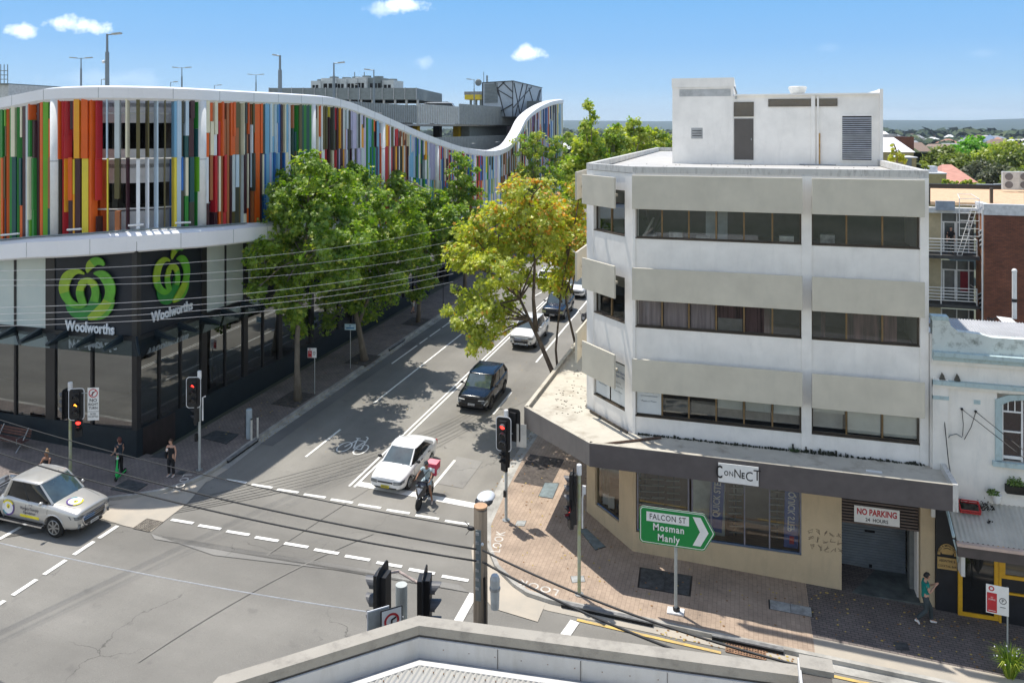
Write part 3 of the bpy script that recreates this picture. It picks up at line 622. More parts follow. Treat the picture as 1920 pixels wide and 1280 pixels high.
def pane(a, c, z0, z1, m=M_shop, name='window'):
    b = MB(); b.poly([(a[0], a[1], z0), (c[0], c[1], z0), (c[0], c[1], z1), (a[0], a[1], z1)], m); return b.build(name, mk_)
ys = sorted(thick+thin); prev = YF+.3
for y in ys:
    if y > 70: break
    hw = .2 if y in thick else .05
    pane((XF-.06, prev), (XF-.06, y-hw), SILL+.02, TOPG); prev = y+hw
xs = [-29.79, -32.25, -34.45, -36.3, -38, -40.5, -43.5, -49]; prev = XF-.26
for x in xs: pane((x+(.28 if x in (-32.25, -38, -43.5, -49) else .06), YF+.06), (prev, YF+.06), SILL+.02, TOPG); prev = x-(.28 if x in (-32.25, -38, -43.5, -49) else .06)
b = MB()                                             # interior: back wall, ceiling, floor, a few displays
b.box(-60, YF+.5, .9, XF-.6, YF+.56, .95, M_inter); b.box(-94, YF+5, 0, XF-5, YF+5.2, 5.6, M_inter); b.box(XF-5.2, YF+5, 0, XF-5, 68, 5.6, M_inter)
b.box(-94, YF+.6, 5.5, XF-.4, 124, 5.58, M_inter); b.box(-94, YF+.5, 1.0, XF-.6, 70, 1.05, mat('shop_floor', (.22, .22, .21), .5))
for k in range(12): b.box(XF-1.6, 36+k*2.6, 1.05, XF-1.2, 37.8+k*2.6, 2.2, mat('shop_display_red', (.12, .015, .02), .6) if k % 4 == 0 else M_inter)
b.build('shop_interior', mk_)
# panels above the awning
def panel(a, c, z0, z1, m, name='wall_panel'):
    b = MB(); a = Vector(a); c = Vector(c); d = (c-a).normalized(); n = Vector((d.y, -d.x)); a2, c2 = a-n*.08, c-n*.08
    b.prism([a, c, c2, a2], z0, z1, m); return b.build(name, mk_)
prev = 35.42
for y in ys[3:]:
    if y > 70: break
    hw = .2 if y in thick else .05
    m = M_frost if y < 40.6 else (mat('purple_backed_glass', (.035, .03, .11), .25) if y < 42.2 else (M_frost if (y*7 % 3) < 1.3 else M_clad))
    panel((XF-.04, prev), (XF-.04, y-hw), TOPG+.22, 9.7, m); prev = y+hw
panel((-32.0, YF+.02), (-27.47, YF+.02), TOPG+.22, 10.1, M_clad, 'sign_panel'); panel((XF-.02, 30.67), (XF-.02, 35.0), TOPG+.22, 9.95, M_clad, 'sign_panel')
for a, c in ((-34.39, -32.53), (-36.24, -34.51), (-37.7, -36.36), (-40.4, -38.3), (-43.2, -40.6), (-48.7, -43.8), (-60, -49.3)): panel((a, YF+.03), (c, YF+.03), TOPG+.22, 10, M_frost)
b = MB(); b.box(-60, YF-.04, TOPG, XF+.04, YF+.2, TOPG+.2, M_dark); b.box(XF-.2, YF+.22, TOPG+.001, XF+.04, 66, TOPG+.201, M_dark); b.build('transom', mk_)
b = MB(); b.box(XF-.4, 68.5, SILL+1, XF, 124, 9.2, M_clad); b.box(XF-.02, 70, 3.2, XF+.015, 124, 4.0, M_dark); b.build('wall', mk_)
for k in range(14): b = MB(); y = 71.5+k*3.6; b.box(XF-.01, y, 2.5, XF+.03, y+2.9, 5.2, mat('far_shop_glass', (.05, .07, .09), .08, spec=.8)); b.box(XF+.0, y, 5.5, XF+.04, y+2.9, 7.3, M_frost if k % 2 else M_rib2); b.build('shopfront', mk_)
# ---- glass awning
b = MB(); Z1, Z0_, E_ = 5.56, 5.34, 1.45
b.poly([(-60, YF-.05, Z1), (XF+.05, YF-.05, Z1), (XF+E_, YF-E_, Z0_), (-60, YF-E_, Z0_)][::-1], M_awn)
b.poly([(XF+.05, YF-.05, Z1), (XF+.05, 66, Z1), (XF+E_, 66, Z0_), (XF+E_, YF-E_, Z0_)][::-1], M_awn); aw = b.build('awning', mk_)
def beam(p, q, w_=.09):
    b = MB(); p, q = Vector(p), Vector(q); d = (q-p); d2 = d.normalized(); n = Vector((-d2.y, d2.x, 0))*w_
    b.mesh([p-n-Vector((0, 0, .1)), p+n-Vector((0, 0, .1)), q+n, q-n, p-n+Vector((0, 0, .22)), p+n+Vector((0, 0, .22)), q+n+Vector((0, 0, .08)), q-n+Vector((0, 0, .08))], [(0, 3, 2, 1), (4, 5, 6, 7), (0, 1, 5, 4), (1, 2, 6, 5), (2, 3, 7, 6), (3, 0, 4, 7)], M_beam); b.build('beam', aw)
for x in (-28.0, -29.6, -31.2, -32.8, -34.4, -36, -37.6, -39.2, -40.8): beam((x, YF-.05, Z1+.02), (x, YF-E_+.25, Z0_+.03))
for y in (31.6, 33.2, 34.9, 36.6, 38.4, 40.2, 42, 43.8, 45.6, 47.4, 49.2, 51, 52.8, 54.6): beam((XF+.05, y, Z1+.02), (XF+E_-.25, y, Z0_+.03))
beam((XF+.03, YF-.03, Z1+.02), (XF+E_-.05, YF-E_+.05, Z0_+.02), .04)
# ---- ribbon apple emblem and lettering on both faces
M_lg1 = mat('emblem_light_green', (.27, .42, .02), .5, var=.12, scale=2); M_lg2 = mat('emblem_mid_green', (.10, .36, .02), .5, var=.15, scale=2); M_lg3 = mat('emblem_dark_green', (.015, .21, .03), .5, var=.1, scale=2); M_let = mat('white_lettering', (.74, .78, .82), .4)
RIB = [([(735, 425, 14), (690, 405, 36), (640, 410, 62), (585, 455, 88), (560, 540, 86), (575, 610, 76), (610, 660, 66), (655, 690, 54), (705, 698, 44), (745, 672, 42)], 'lm', 0),
       ([(585, 640, 30), (610, 695, 78), (660, 745, 106), (725, 765, 104), (790, 735, 100), (820, 670, 96), (835, 590, 70)], 'd', -.03),
       ([(745, 690, 30), (720, 660, 62), (700, 600, 66), (705, 540, 62), (735, 505, 52)], 'ml', .01),
       ([(690, 515, 24), (725, 490, 52), (775, 483, 54), (820, 520, 62), (835, 590, 66), (822, 660, 74)], 'lm', .02),
       ([(820, 420, 14), (860, 420, 52), (910, 445, 84), (955, 520, 90), (958, 600, 84), (925, 680, 80), (870, 740, 84), (810, 785, 66), (770, 800, 30)], 'ml', .03),
       ([(985, 640, 26), (955, 705, 60), (900, 765, 74), (840, 798, 40), (790, 806, 14)], 'm', .02),
       ([(905, 352, 18), (880, 325, 52), (835, 315, 70), (790, 345, 72), (765, 395, 34), (762, 415, 8)], 'ml', .01)]
def ribbon(b, to3, nrm3, pts, style, dz):
    P_ = catmull([Vector((x, y, wd, 0)) for x, y, wd in pts], 14); n = len(P_); mm = {'l': M_lg1, 'm': M_lg2, 'd': M_lg3}
    for i in range(n-1):
        a, c = P_[i], P_[i+1]
        def nv(j):
            p0, p1 = P_[max(j-1, 0)], P_[min(j+1, n-1)]; d = Vector((p1.x-p0.x, p1.y-p0.y)).normalized(); return Vector((-d.y, d.x))
        n0, n1 = nv(i), nv(i+1); q = [(a.x+n0.x*a.z/2, a.y+n0.y*a.z/2), (a.x-n0.x*a.z/2, a.y-n0.y*a.z/2), (c.x-n1.x*c.z/2, c.y-n1.y*c.z/2), (c.x+n1.x*c.z/2, c.y+n1.y*c.z/2)]
        t = i/(n-1); m = mm[style[0]] if t < .55 or len(style) < 2 else mm[style[1]]
        lo = [to3(*p)+nrm3*(.05+dz) for p in q]; hi = [to3(*p)+nrm3*(.10+dz) for p in q]
        b.mesh(lo+hi, [(4, 5, 6, 7), (0, 3, 2, 1), (0, 1, 5, 4), (2, 3, 7, 6)], m)
def front3(x, y): return onY(x/4.57, 420+y/4.57, YF-.03)
S_ = 1/4.57/40.6
def side3(x, y): return Vector((XF+.0, 32.72+(x-770)*S_*.98, 8.03+(597-y)*S_*1.0))
for to3, n3 in ((front3, Vector((0, -1, 0))), (side3, Vector((1, 0, 0)))):
    b = MB()
    for pts, st, dz in RIB: ribbon(b, to3, n3, pts, st, dz)
    b.build('emblem', mk_)
b = MB(); p0, p1 = front3(540, 912), front3(1010, 938); put_text(b, 'Woolworths', .70, ((p0.x+p1.x)/2, YF-.05, (p0.z+p1.z)/2+.2), (1, 0, 0), (0, 0, 1), M_let, sx=.78, bold=.022, extrude=.03); b.build('sign_lettering', mk_)
b = MB(); put_text(b, 'Woolworths', .68, (XF+.04, 32.78, 6.42), (0, 1, 0), (0, 0, 1), M_let, sx=.82, bold=.022, extrude=.03); b.build('sign_lettering', mk_)
# ---- roof-top structures
def ribbed(b, a, c, z0, z1, m, pitch=.45, dep=.12):
    a, c = Vector(a), Vector(c); L0 = (c-a).length; d = (c-a)/L0; n = Vector((d.y, -d.x)); k = int(L0/pitch)
    b.wall(a, c, z0, z1, .1, m)
    for i in range(k): p = a+d*(i*pitch); b.prism([p, p+d*pitch*.5, p+d*pitch*.4+n*dep, p+d*pitch*.1+n*dep], z0, z1, m)
b = MB(); ribbed(b, (-32, 59), (-32, 74.5), 16.0, 17.75, M_rib, .5); ribbed(b, (-32, 74.5), (-31.6, 86), 15.95, 17.95, M_rib2, .62, .16); ribbed(b, (-31.6, 86), (-31, 108), 15.9, 18.3, M_rib, .55)
ribbed(b, (-31.2, 70), (-31.2, 108), 12.6, 14.5, M_rib, .5); b.wall((-31, 108), (-27.4, 108), 12, 19.3, .2, M_grey); b.build('ramp_parapet', mk_)
b = MB(); b.box(-95, 60, 15.7, -31.9, 108, 15.9, M_deck); b.box(-60, 66, 12.4, -31.3, 108, 12.6, M_deck); b.box(-33.6, 92, 12.6, -32.5, 108, 15.7, M_grey)
for k in range(5):
    y = 72+k*6.5
    b.box(-34.5, y, 12.6, -33.7, y+.8, 15.7, mat('column_yellow', (.55, .38, .02), .7) if k in (1, 3) else M_void)
b.box(-60, 66, 12.6, -59.5, 108, 14, M_rib2); b.build('ramp_deck', mk_)
b = MB(); p = at(905, 203, 108); q = at(962, 203, 104); r_ = at(1016, 203, 122); zt = at(905, 153, 105).z; zb = 17.0
foot = [(p.x, p.y), (q.x, q.y), (r_.x, r_.y), (r_.x-9, r_.y+1)]
b.prism(foot, zb, zt, mat('silver_cladding', (.40, .46, .51), .5, 0, var=.06)); box_ = b.build('lift_tower', mk_)
b = MB(); P2, Q2, R2 = Vector(foot[0]), Vector(foot[1]), Vector(foot[2])
def on(A, B, u, v): c = A.lerp(B, u); d = (B-A).normalized(); n = Vector((d.y, -d.x)); return Vector((c.x+n.x*.05, c.y+n.y*.05, zb+(zt-zb)*v))
for A, B, ls in ((P2, Q2, [((.5, .8), (.75, 1)), ((.5, .78), (1, .5)), ((.5, .85), (.75, 0)), ((.5, .1), (1, .35)), ((.65, 1), (1, .68)), ((.42, 1), (.55, .6)), ((0, 1), (1, 1)), ((1, 0), (1, 1)), ((0, 0), (0, 1))]),
                 (Q2, R2, [((0, .25), (.6, .95)), ((.05, 0), (.3, 1)), ((.5, .9), (.75, .2)), ((.02, .95), (.2, .1)), ((.9, .9), (.65, .1)), ((0, 1), (1, 1)), ((.2, .0), (.45, 1)), ((.75, .2), (.95, .95))])):
    for (u0, v0), (u1, v1) in ls: b.tube([on(A, B, u0, v0), on(A, B, u1, v1)], .075, M_dark, 4)
b.build('bracing', mk_)
b = MB(); A, B = P2, Q2
for k in range(14): v = .42+k*.04; c0, c1 = on(A, B, .08, v), on(A, B, .5, v); b.tube([c0, c1], .09, M_grey, 4)
b.build('louvre', mk_)
b = MB(); o1, o2 = at(505, 163, 95), at(781, 170, 95); b.prism([(o1.x, o1.y), (o2.x, o2.y), (o2.x-3, o2.y+16), (o1.x-3, o1.y+16)], 18.9, 20.3, M_grey)
b.prism([(o1.x+6, o1.y+4), (o2.x-1, o2.y+1.5), (o2.x-3, o2.y+14), (o1.x-3, o1.y+14)], 18.1, 18.3, M_void)
for k in range(14): c = o1.lerp(o2, k/13); b.box(c.x-.12, c.y+.3, 15.8, c.x+.12, c.y+.5, 18.9, M_steel); b.box(c.x-.04, c.y-.12, 18.9, c.x+.04, c.y-.02, 20.35, M_steel)
b.build('plant_platform', mk_)
rr = random.Random(3); grp = 'rooftop plant units'
for k, (x0, x1, y0, y1) in enumerate([(583, 604, 152, 163), (602, 634, 147, 163), (630, 652, 148, 163), (648, 672, 147, 163), (668, 690, 145, 163), (690, 715, 146, 164), (716, 741, 151, 165)]):
    a, c = at(x0, y1, 101), at(x1, y0, 101); b = MB(); b.box(a.x, a.y, 20.0, c.x, a.y+3, c.z, M_ac if k != 5 else M_grey)
    for j in range(2+k % 2): xx = a.x+(c.x-a.x)*(.18+.34*j); b.box(xx, a.y-.05, 20.4, xx+(c.x-a.x)*.24, a.y-.01, 20.3+(c.z-20.3)*.55, M_void)
    b.cyl(((a.x+c.x)/2, a.y+1.5), .6, c.z, c.z+.25, M_grey, 10)
    o = b.build('plant_unit'); tag(o, ['pale plant unit at the left end of the rooftop platform', 'wide pale plant unit beside the lamp on the rooftop platform', 'plant unit with an open louvred side on the rooftop platform', 'low plant unit in the middle of the rooftop platform', 'tall plant unit with the round vent on the rooftop platform', 'dark grey caged plant unit on the rooftop platform', 'separate pale unit at the right end of the rooftop platform'][k], 'plant unit', grp)
b = MB()
for px in (665, 683): a = at(px, 140, 101); b.tube([(a.x, a.y, 21.5), (a.x, a.y, a.z+.3)], .06, M_grey, 5)
a = at(674, 146, 101); b.cyl((a.x, a.y+1), 1.1, 21.3, 22.0, M_ac, 12); tag(b.build('roof_vent'), 'round green-grey vent between two rods on the rooftop plant', 'vent')
# lamps on the top deck
M_lamp = mat('lamp_pole_grey', (.20, .24, .27), .5, .3, var=.05); M_head = mat('lamp_head_grey', (.42, .42, .38), .5)
def lamp(px, top, dist, arms, label, r=.09, al=.9):
    p = at(px, top, dist); zb = 16.75 if p.y < 60 else 15.9
    e = thing('lamp_post', (p.x, p.y, zb), label, 'lamp post', 'lamp posts on the car park roof')
    b = MB(); b.tube([(p.x, p.y, zb), (p.x, p.y, p.z-1.2), (p.x, p.y, p.z-1.15), (p.x, p.y, p.z)], [r*1.3, r*1.1, r*.7, r*.6], M_lamp, 8); b.build('pole', e)
    for s_ in arms:
        b = MB(); L0 = al; x1 = p.x+s_*L0*ca; y1 = p.y+s_*L0*sa
        b.tube([(p.x, p.y, p.z-.05), (p.x+(x1-p.x)*.45, p.y+(y1-p.y)*.45, p.z-.02)], r*.4, M_lamp, 6); b.build('arm', e)
        b = MB(); c = ((p.x+(x1-p.x)*.75), (p.y+(y1-p.y)*.75), p.z+.02); b.obox(c, (ca*L0*.33*s_, sa*L0*.33*s_, .03), (-sa*.16, ca*.16, 0), (0, 0, .05), M_head); b.build('lamp_head', e)
lamp(201, 64, 52, [1], 'tall grey lamp post with a single arm and a small camera, above the curved corner', .11, .85)
lamp(152, 109, 88, [-1, 1], 'double-armed lamp post left of the tallest one', .09, 1.15); lamp(341, 127, 105, [-1, 1], 'double-armed lamp post over the left half of the roof', .09, 1.15)
lamp(480, 140, 125, [-1, 1], 'double-armed lamp post farthest back on the roof', .09, 1.2); lamp(190, 149, 105, [1], 'small distant lamp post between the two left ones', .07, .7)
lamp(320, 154, 110, [1], 'tiny distant lamp post beside the double-armed one', .07, .9); lamp(402, 160, 120, [1], 'tiny lamp post just showing over the white crown', .07, 1.)
lamp(525, 104, 64, [-1], 'thick grey lamp post at the left end of the plant platform', .14, .55); lamp(626, 118, 72, [1], 'lamp post with its arm to the right in front of the plant platform', .11, .9)
lamp(701, 131, 80, [-1], 'lamp post with its arm to the left near the right end of the plant platform', .10, .9); lamp(672, 159, 90, [-1], 'short lamp post in front of the plant platform', .06, .5)
lamp(889, 149, 100, [-1], 'thin lamp post beside the silver braced tower', .07, .9); lamp(821, 177, 110, [-1], 'short lamp post above the white van on the roof', .06, .4)
b = MB(); p = at(194, 116, 52); b.ball((p.x, p.y, p.z), .11, M_white); b.tube([(p.x, p.y, p.z), (p.x+.25, p.y, p.z+.03)], .03, M_lamp, 6); tag(b.build('camera'), 'small dome camera on the tallest rooftop lamp post', 'camera')
# aerials, yellow canopy, scaffold, low white building far left
b = MB(); p = at(907, 150, 112); b.tube([(p.x, p.y, 21.6), (p.x, p.y, at(907, 135, 112).z)], .05, M_lamp, 5); b.tube([(p.x+.5, p.y, 21.6), (p.x+.5, p.y, at(907, 142, 112).z)], .14, M_grey, 6); q = at(897, 155, 112); b.ball((q.x, q.y, q.z), .5, M_grey, (1, .5, 1)); tag(b.build('aerial'), 'aerials and a dish on the silver braced tower', 'aerial')
b = MB(); a, c = at(871, 187, 125), at(903, 178, 125); b.box(a.x, a.y, a.z, c.x, a.y+4, c.z, mat('yellow_fascia', (.75, .55, .03), .5)); b.box(a.x-.1, a.y+.1, c.z, c.x+.1, a.y+4.1, c.z+.5, M_deck)
for t in (.25, .6, .9): b.box(a.x+(c.x-a.x)*t-.15, a.y+1, 15.9, a.x+(c.x-a.x)*t+.15, a.y+1.3, a.z, M_grey)
tag(b.build('entry_canopy'), 'yellow-edged entry canopy on the car park roof beside the silver tower', 'canopy')
b = MB(); a, c = at(-60, 190, 120), at(42, 160, 120); b.box(a.x-20, a.y, 12, c.x, a.y+20, c.z, mat('far_white_wall', (.62, .62, .60), .6)); b.box(c.x-.01, a.y-.3, c.z, a.x, a.y+20, c.z+.15, M_grey); tag(b.build('distant_building'), 'low pale flat-roofed building behind the far left end of the car park', 'building')
b = MB()
for i in range(5):
    for z in range(4): b.tube([at(-12+i*6.6, 157-z*9, 123), at(-12+i*6.6, 148-z*9, 123)], .06, M_grey, 4)
for z in range(4): b.tube([at(-12, 157-z*8, 123), at(15, 157-z*8, 123)], .07, M_grey, 4)
tag(b.build('scaffold_tower'), 'dark scaffold tower on the roof at the far left edge', 'scaffold')
# ================================================================ white office building on the right
def atZ(px, py, z):
    u, v = (px-960)/1480, (py-240)/1480; d = (CAMH-z)/v; return Vector(((u*ca-sa)*d, (u*sa+ca)*d, z))
M_off = wallmat('office_white_paint', (.90, .87, .82), (.58, .56, .53), .28); M_offp = wallmat('parapet_stained_paint', (.60, .59, .56), (.12, .11, .10), .75, vs_=.8, hs=3)
M_shade = wallmat('sunshade_panel', (.60, .56, .46), (.44, .42, .35), .3, .6, vs_=.3, hs=1.); M_tan = wallmat('tan_render', (.54, .43, .28), (.33, .27, .19), .5, .8)
M_fasc = mat('canopy_fascia', (.105, .092, .092), .7, var=.1, scale=2, bump=.2, bscale=80); M_cdeck = wallmat('canopy_deck', (.50, .465, .39), (.24, .20, .15), .95, .9, vs_=1, hs=.7); M_roofd = wallmat('roof_membrane', (.46, .45, .43), (.35, .33, .31), .6, .9, vs_=1, hs=.6)
M_brz = mat('bronze_frame', (.085, .068, .05), .4, .3, var=.15); M_brzl = mat('timber_mullion', (.22, .14, .06), .5, var=.15)
M_wgl = glassmat('office_glass', (.86, .88, .88), .09, .01); M_wgt = glassmat('green_office_glass', (.16, .28, .26), .30, .01)
OX0, OX1, OYF = -4.1, 6.15, 30.4; CX, CY = -6.35, 32.75
ob = thing('office_building', (0, 31, gz(0, 31)), 'white four-storey office building with long concrete sunshades above its window bands on the street corner', 'office building')
ob['label'] = 'white office building with grey concrete sunshades over its window bands, at the street corner'
OUT = [(OX0, OYF), (OX1, OYF), (OX1, 60.7), (CX, 60.7), (CX, CY)]
zg0 = -1.6
bays = [(-4.0, 2.0, 6), (2.34, 5.88, 3)]
WZ = [(4.46, 6.25), (7.87, 9.65), (11.27, 13.05)]
b = MB()
zs = [3.7, 4.46, 6.25, 7.87, 9.65, 11.27, 13.05, 13.75]
for z0, z1 in ((3.7, 4.46), (6.25, 7.87), (9.65, 11.27), (13.05, 13.75)): b.box(OX0+.1, OYF, z0, OX1-.27, OYF+.3, z1, M_off)
b.build('wall', ob)
for x0, x1 in ((OX0, -4.0), (2.0, 2.34), (5.88, OX1)):
    b = MB(); b.box(x0+(.003 if x0 == OX0 else 0), OYF-.06, 3.7, x1, OYF+.302, 13.76, M_off); b.build('pilaster', ob)
# chamfered corner wall: a wide window strip on every floor
cd = (Vector((CX, CY))-Vector((OX0, OYF))); cl = cd.length; cu = cd/cl; cn = Vector((cu.y, -cu.x))*-1
cn = Vector((-cu.y, cu.x)); cn = cn if cn.y < 0 else -cn
def ch(t, o_=0): p = Vector((OX0, OYF))+cu*(t*cl)+cn*o_; return (p.x, p.y)
b = MB()
def chbox(b, t0, t1, z0, z1, m, o0=0, o1=-.3): b.prism([ch(t0, o0), ch(t1, o0), ch(t1, o1), ch(t0, o1)], z0, z1, m)
for z0, z1 in ((3.7, 4.46), (6.25, 7.87), (9.65, 11.27), (13.05, 13.75)): chbox(b, .16, .84, z0, z1, M_off, -.02)
chbox(b, .0, .16, 3.7, 13.74, M_off, 0, -.28); chbox(b, .84, 1, 3.7, 13.75, M_off); b.build('corner_wall', ob)
b = MB(); b.box(CX, CY, -1.6, CX+.3, 60.7, 13.73, M_off); b.box(OX1-.3, OYF+.31, -1.6, OX1-.01, 60.7, 13.73, M_off); b.box(CX+.3, 60.4, -1.6, OX1-.3, 60.7, 13.73, M_off); b.build('side_wall', ob)
# windows: frame, panes and what shows behind them
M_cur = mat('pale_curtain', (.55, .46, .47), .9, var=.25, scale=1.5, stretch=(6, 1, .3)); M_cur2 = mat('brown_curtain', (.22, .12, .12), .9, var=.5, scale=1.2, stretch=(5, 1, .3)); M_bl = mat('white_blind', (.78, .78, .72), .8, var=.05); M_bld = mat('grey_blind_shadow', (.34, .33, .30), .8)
M_room = mat('office_room', (.10, .105, .11), .9, var=.3, scale=.6); M_obj = mat('office_clutter', (.62, .62, .60), .7, var=.3, scale=3)
rr = random.Random(5)
def window(a, c, z0, z1, n, gm, parent=ob, fr=M_brz, mul=M_brzl, dep=.12, skipmul=()):
    a, c = Vector(a), Vector(c); d = (c-a).normalized(); L0 = (c-a).length; nn = Vector((d.y, -d.x))
    def q(s0, s1, o0, o1): return [a+d*s0+nn*o0, a+d*s1+nn*o0, a+d*s1+nn*o1, a+d*s0+nn*o1]
    e = MB(); e.prism(q(0, L0, -dep, -dep-.06), z0, z0+.07, fr); e.prism(q(0, L0, -dep, -dep-.06), z1-.06, z1, fr)
    e.prism(q(0, .06, -dep, -dep-.06), z0+.07, z1-.06, fr); e.prism(q(L0-.06, L0, -dep, -dep-.06), z0+.07, z1-.06, fr)
    w_ = e.build('window', parent)
    for i in range(1, n):
        e = MB(); s = L0*i/n; e.prism(q(s-.03, s+.03, -dep+.01, -dep-.05), z0+.07, z1-.06, mul); e.build('mullion', w_)
    e = MB(); p0, p1 = a+d*.04-nn*(dep+.03), c-d*.04-nn*(dep+.03); e.poly([(p0.x, p0.y, z0+.05), (p1.x, p1.y, z0+.05), (p1.x, p1.y, z1-.05), (p0.x, p0.y, z1-.05)], gm); e.build('pane', w_)
    e = MB(); e.prism(q(-.0, L0, .02, -dep), z0-.001, z0+.035, fr); e.build('sill', w_)
    return q
for (x0, x1, n) in bays:
    for k, (z0, z1) in enumerate(WZ):
        q = window((x0, OYF), (x1, OYF), z0, z1, n, M_wgl)
        b = MB(); wdt = (x1-x0)/n
        for i in range(n):
            xa, xb = x0+wdt*i+.05, x0+wdt*(i+1)-.05; yy = OYF+.30
            if k == 1:
                if n == 6 and i < 5: b.box(xa, yy, z0, xb, yy+.03, z1, M_cur if i < 3 else M_cur2)
                if n == 6 and i == 3: b.box(xa, yy-.02, z0, xb, yy-.01, z0+.5, M_bld)
                if n == 3: b.box(xa+.3*(i == 0), yy, z0, xa+(wdt*.9 if i == 1 else .45), yy+.03, z1, M_cur2)
            if k == 0:
                if (n == 6 and i in (3, 4, 5)) or n == 3:
                    bot = z0+(.12 if n == 3 and i > 0 else .55 if n == 6 else .75); b.box(xa, yy-.1, bot, xb, yy-.07, z1, M_bl)
                    b.box(xa, yy+.5, z0, xb, yy+.55, bot-.1, M_bl if rr.random() < .5 else M_bld)
                elif n == 6 and i in (1, 2): b.box(xa, yy+.6, z0, xb, yy+.65, z0+.5, M_bld)
            if k == 2:
                if n == 6:
                    if i in (2, 3): b.box(xa+.55*(i == 2), yy+.3, z0, xb-.55*(i == 3), yy+.34, z1, mat('office_partition', (.40, .45, .47), .8))
                    if i in (0, 1, 2, 5): b.box(xa+.2, yy-.1, z0, xb-.2, yy+.35, z0+.12+.14*(i % 2), M_obj)
                    if i == 0:
                        for j in range(9): b.tube([(xa+.5, yy+.4, z0), (xa+.5+rr.uniform(-.45, .45), yy+.4, z0+rr.uniform(.5, .95))], .02, mat('indoor_plant', (.03, .05, .025), .7), 4)
                        b.tube([(xa+.25, yy+.2, z0+.1), (xa+.6, yy+.2, z0+.75)], .04, M_obj, 5)
                if n == 3 and i == 0: b.box(xa+.3, yy+.4, z0, xa+.8, yy+.8, z0+.3, M_obj)
        b.box(x0-.2, OYF+2.6, z0-.5, x1+.1, OYF+2.7, z1+.3, M_room); b.box(x0-.2, OYF+.32, z0-.4, x1+.1, OYF+2.6, z0-.1, M_room); b.box(x0-.2, OYF+.32, z1+.1, x1+.1, OYF+2.6, z1+.2, M_room); b.build('room', ob)
for k, (z0, z1) in enumerate(WZ):
    a, c = ch(.84, -.02), ch(.16, -.02); window(a, c, z0, z1, 2, M_wgt if k else M_wgl)
    b = MB(); a, c = Vector(ch(.9, -1.1)), Vector(ch(.1, -.9)); b.wall(a, c, z0-.4, z1+.3, .1, M_room); b.build('room', ob)
# clinic posters
M_post = mat('clinic_poster', (.62, .66, .68), .6, var=.03); M_ink = mat('clinic_blue_ink', (.05, .11, .25), .6); M_ink2 = mat('clinic_grey_ink', (.20, .24, .28), .6)
def poster(o, ux, w_, h):
    b = MB(); o = Vector(o); ux = Vector(ux); n = ux.cross(Vector((0, 0, 1))); n2 = n*.01
    b.obox(o+ux*(w_/2)+Vector((0, 0, h/2)), ux*w_/2, n*.006, (0, 0, h/2), M_post); po = b.build('poster', ob)
    t = MB(); c = o+ux*(w_/2)+n*.012
    put_text(t, 'North Shore\nPhysio Clinic', .15, c+ux*.12+Vector((0, 0, h-.42)), ux, (0, 0, 1), M_ink, extrude=.001, sx=.85); put_text(t, '9955 1712', .09, c+Vector((0, 0, h-.78)), ux, (0, 0, 1), M_ink2, extrude=.001)
    put_text(t, 'northshorephysioclinic', .07, c+Vector((0, 0, h-.92)), ux, (0, 0, 1), M_ink2, extrude=.001); put_text(t, 'Physio & Pilates', .09, c+Vector((0, 0, h-1.12)), ux, (0, 0, 1), M_ink2, extrude=.001)
    for s_ in (-1, 1): t.tube([o+ux*(.14+.05*s_*math.cos(k*.9))+n*.015+Vector((0, 0, h-.68+k*.1)) for k in range(6)], .014, M_ink, 5)
    t.build('poster_lettering', po)
poster((-3.95, OYF+.10, 4.56), (1, 0, 0), .92, 1.6)
for t0 in (.82, .49): p = ch(t0, -.10); poster((p[0], p[1], 4.56), (-cu.x, -cu.y, 0), .98, 1.6)
# sunshades: slab panel, top ledge and brackets
def shade(x0, x1, z0, z1):
    b = MB(); b.box(x0, OYF-.62, z0, x1, OYF-.53, z1, M_shade); o = b.build('sunshade', ob, bevel=.012)
    for x in (x0+.1, (x0+x1)/2, x1-.16): e = MB(); e.box(x, OYF-.53, z0+.45, x+.06, OYF-.06, z0+.55, M_shade); e.build('bracket', o)
for (z0, z1) in ((12.45, 13.72), (9.03, 10.24), (5.6, 6.82)): shade(-4.05, 1.99, z0, z1); shade(2.31, 5.92, z0, z1)
for (z0, z1) in ((12.4, 13.6), (8.95, 10.2), (5.5, 6.8)):
    b = MB(); chbox(b, .09, .80, z0, z1, M_shade, .66, .58); o = b.build('sunshade', ob, bevel=.012); e = MB(); chbox(e, .3, .34, z0+.4, z0+.5, M_shade, .58, 0); chbox(e, .75, .79, z0+.4, z0+.5, M_shade, .58, 0); e.build('bracket', o)
    b = MB(); b.box(CX-.52, CY+.1, z0+.05, CX-.44, CY+6, z1+.03, M_shade); b.box(CX-.52, CY+8, z0+.05, CX-.44, CY+14, z1+.03, M_shade); b.box(CX-.44, CY+1, z0+.5, CX, CY+1.05, z0+.6, M_shade); b.build('sunshade', ob)
# roof and parapet
b = MB(); b.prism([(OX0+.1, OYF+.2), (OX1-.2, OYF+.2), (OX1-.2, 60.5), (CX+.2, 60.5), (CX+.2, CY+.1)], 13.55, 13.74, M_roofd); b.build('roof', ob)
def ring(b, P, w0, w1, z0, z1, m):
    n = len(P); P = [Vector(p) for p in P]
    def o_(w_):
        r = []
        for i in range(n):
            d1 = (P[i]-P[i-1]).normalized(); d2 = (P[(i+1) % n]-P[i]).normalized(); n1 = Vector((-d1.y, d1.x)); n2 = Vector((-d2.y, d2.x)); v = (n1+n2).normalized(); r.append(P[i]+v*w_/max(.3, v.dot(n1)))
        return r
    a, c = o_(w0), o_(w1)
    for i in range(n): j = (i+1) % n; b.prism([a[i], a[j], c[j], c[i]], z0, z1, m)
b = MB(); ring(b, OUT, -.01, .21, 13.765, 14.02, M_offp); b.build('parapet', ob)
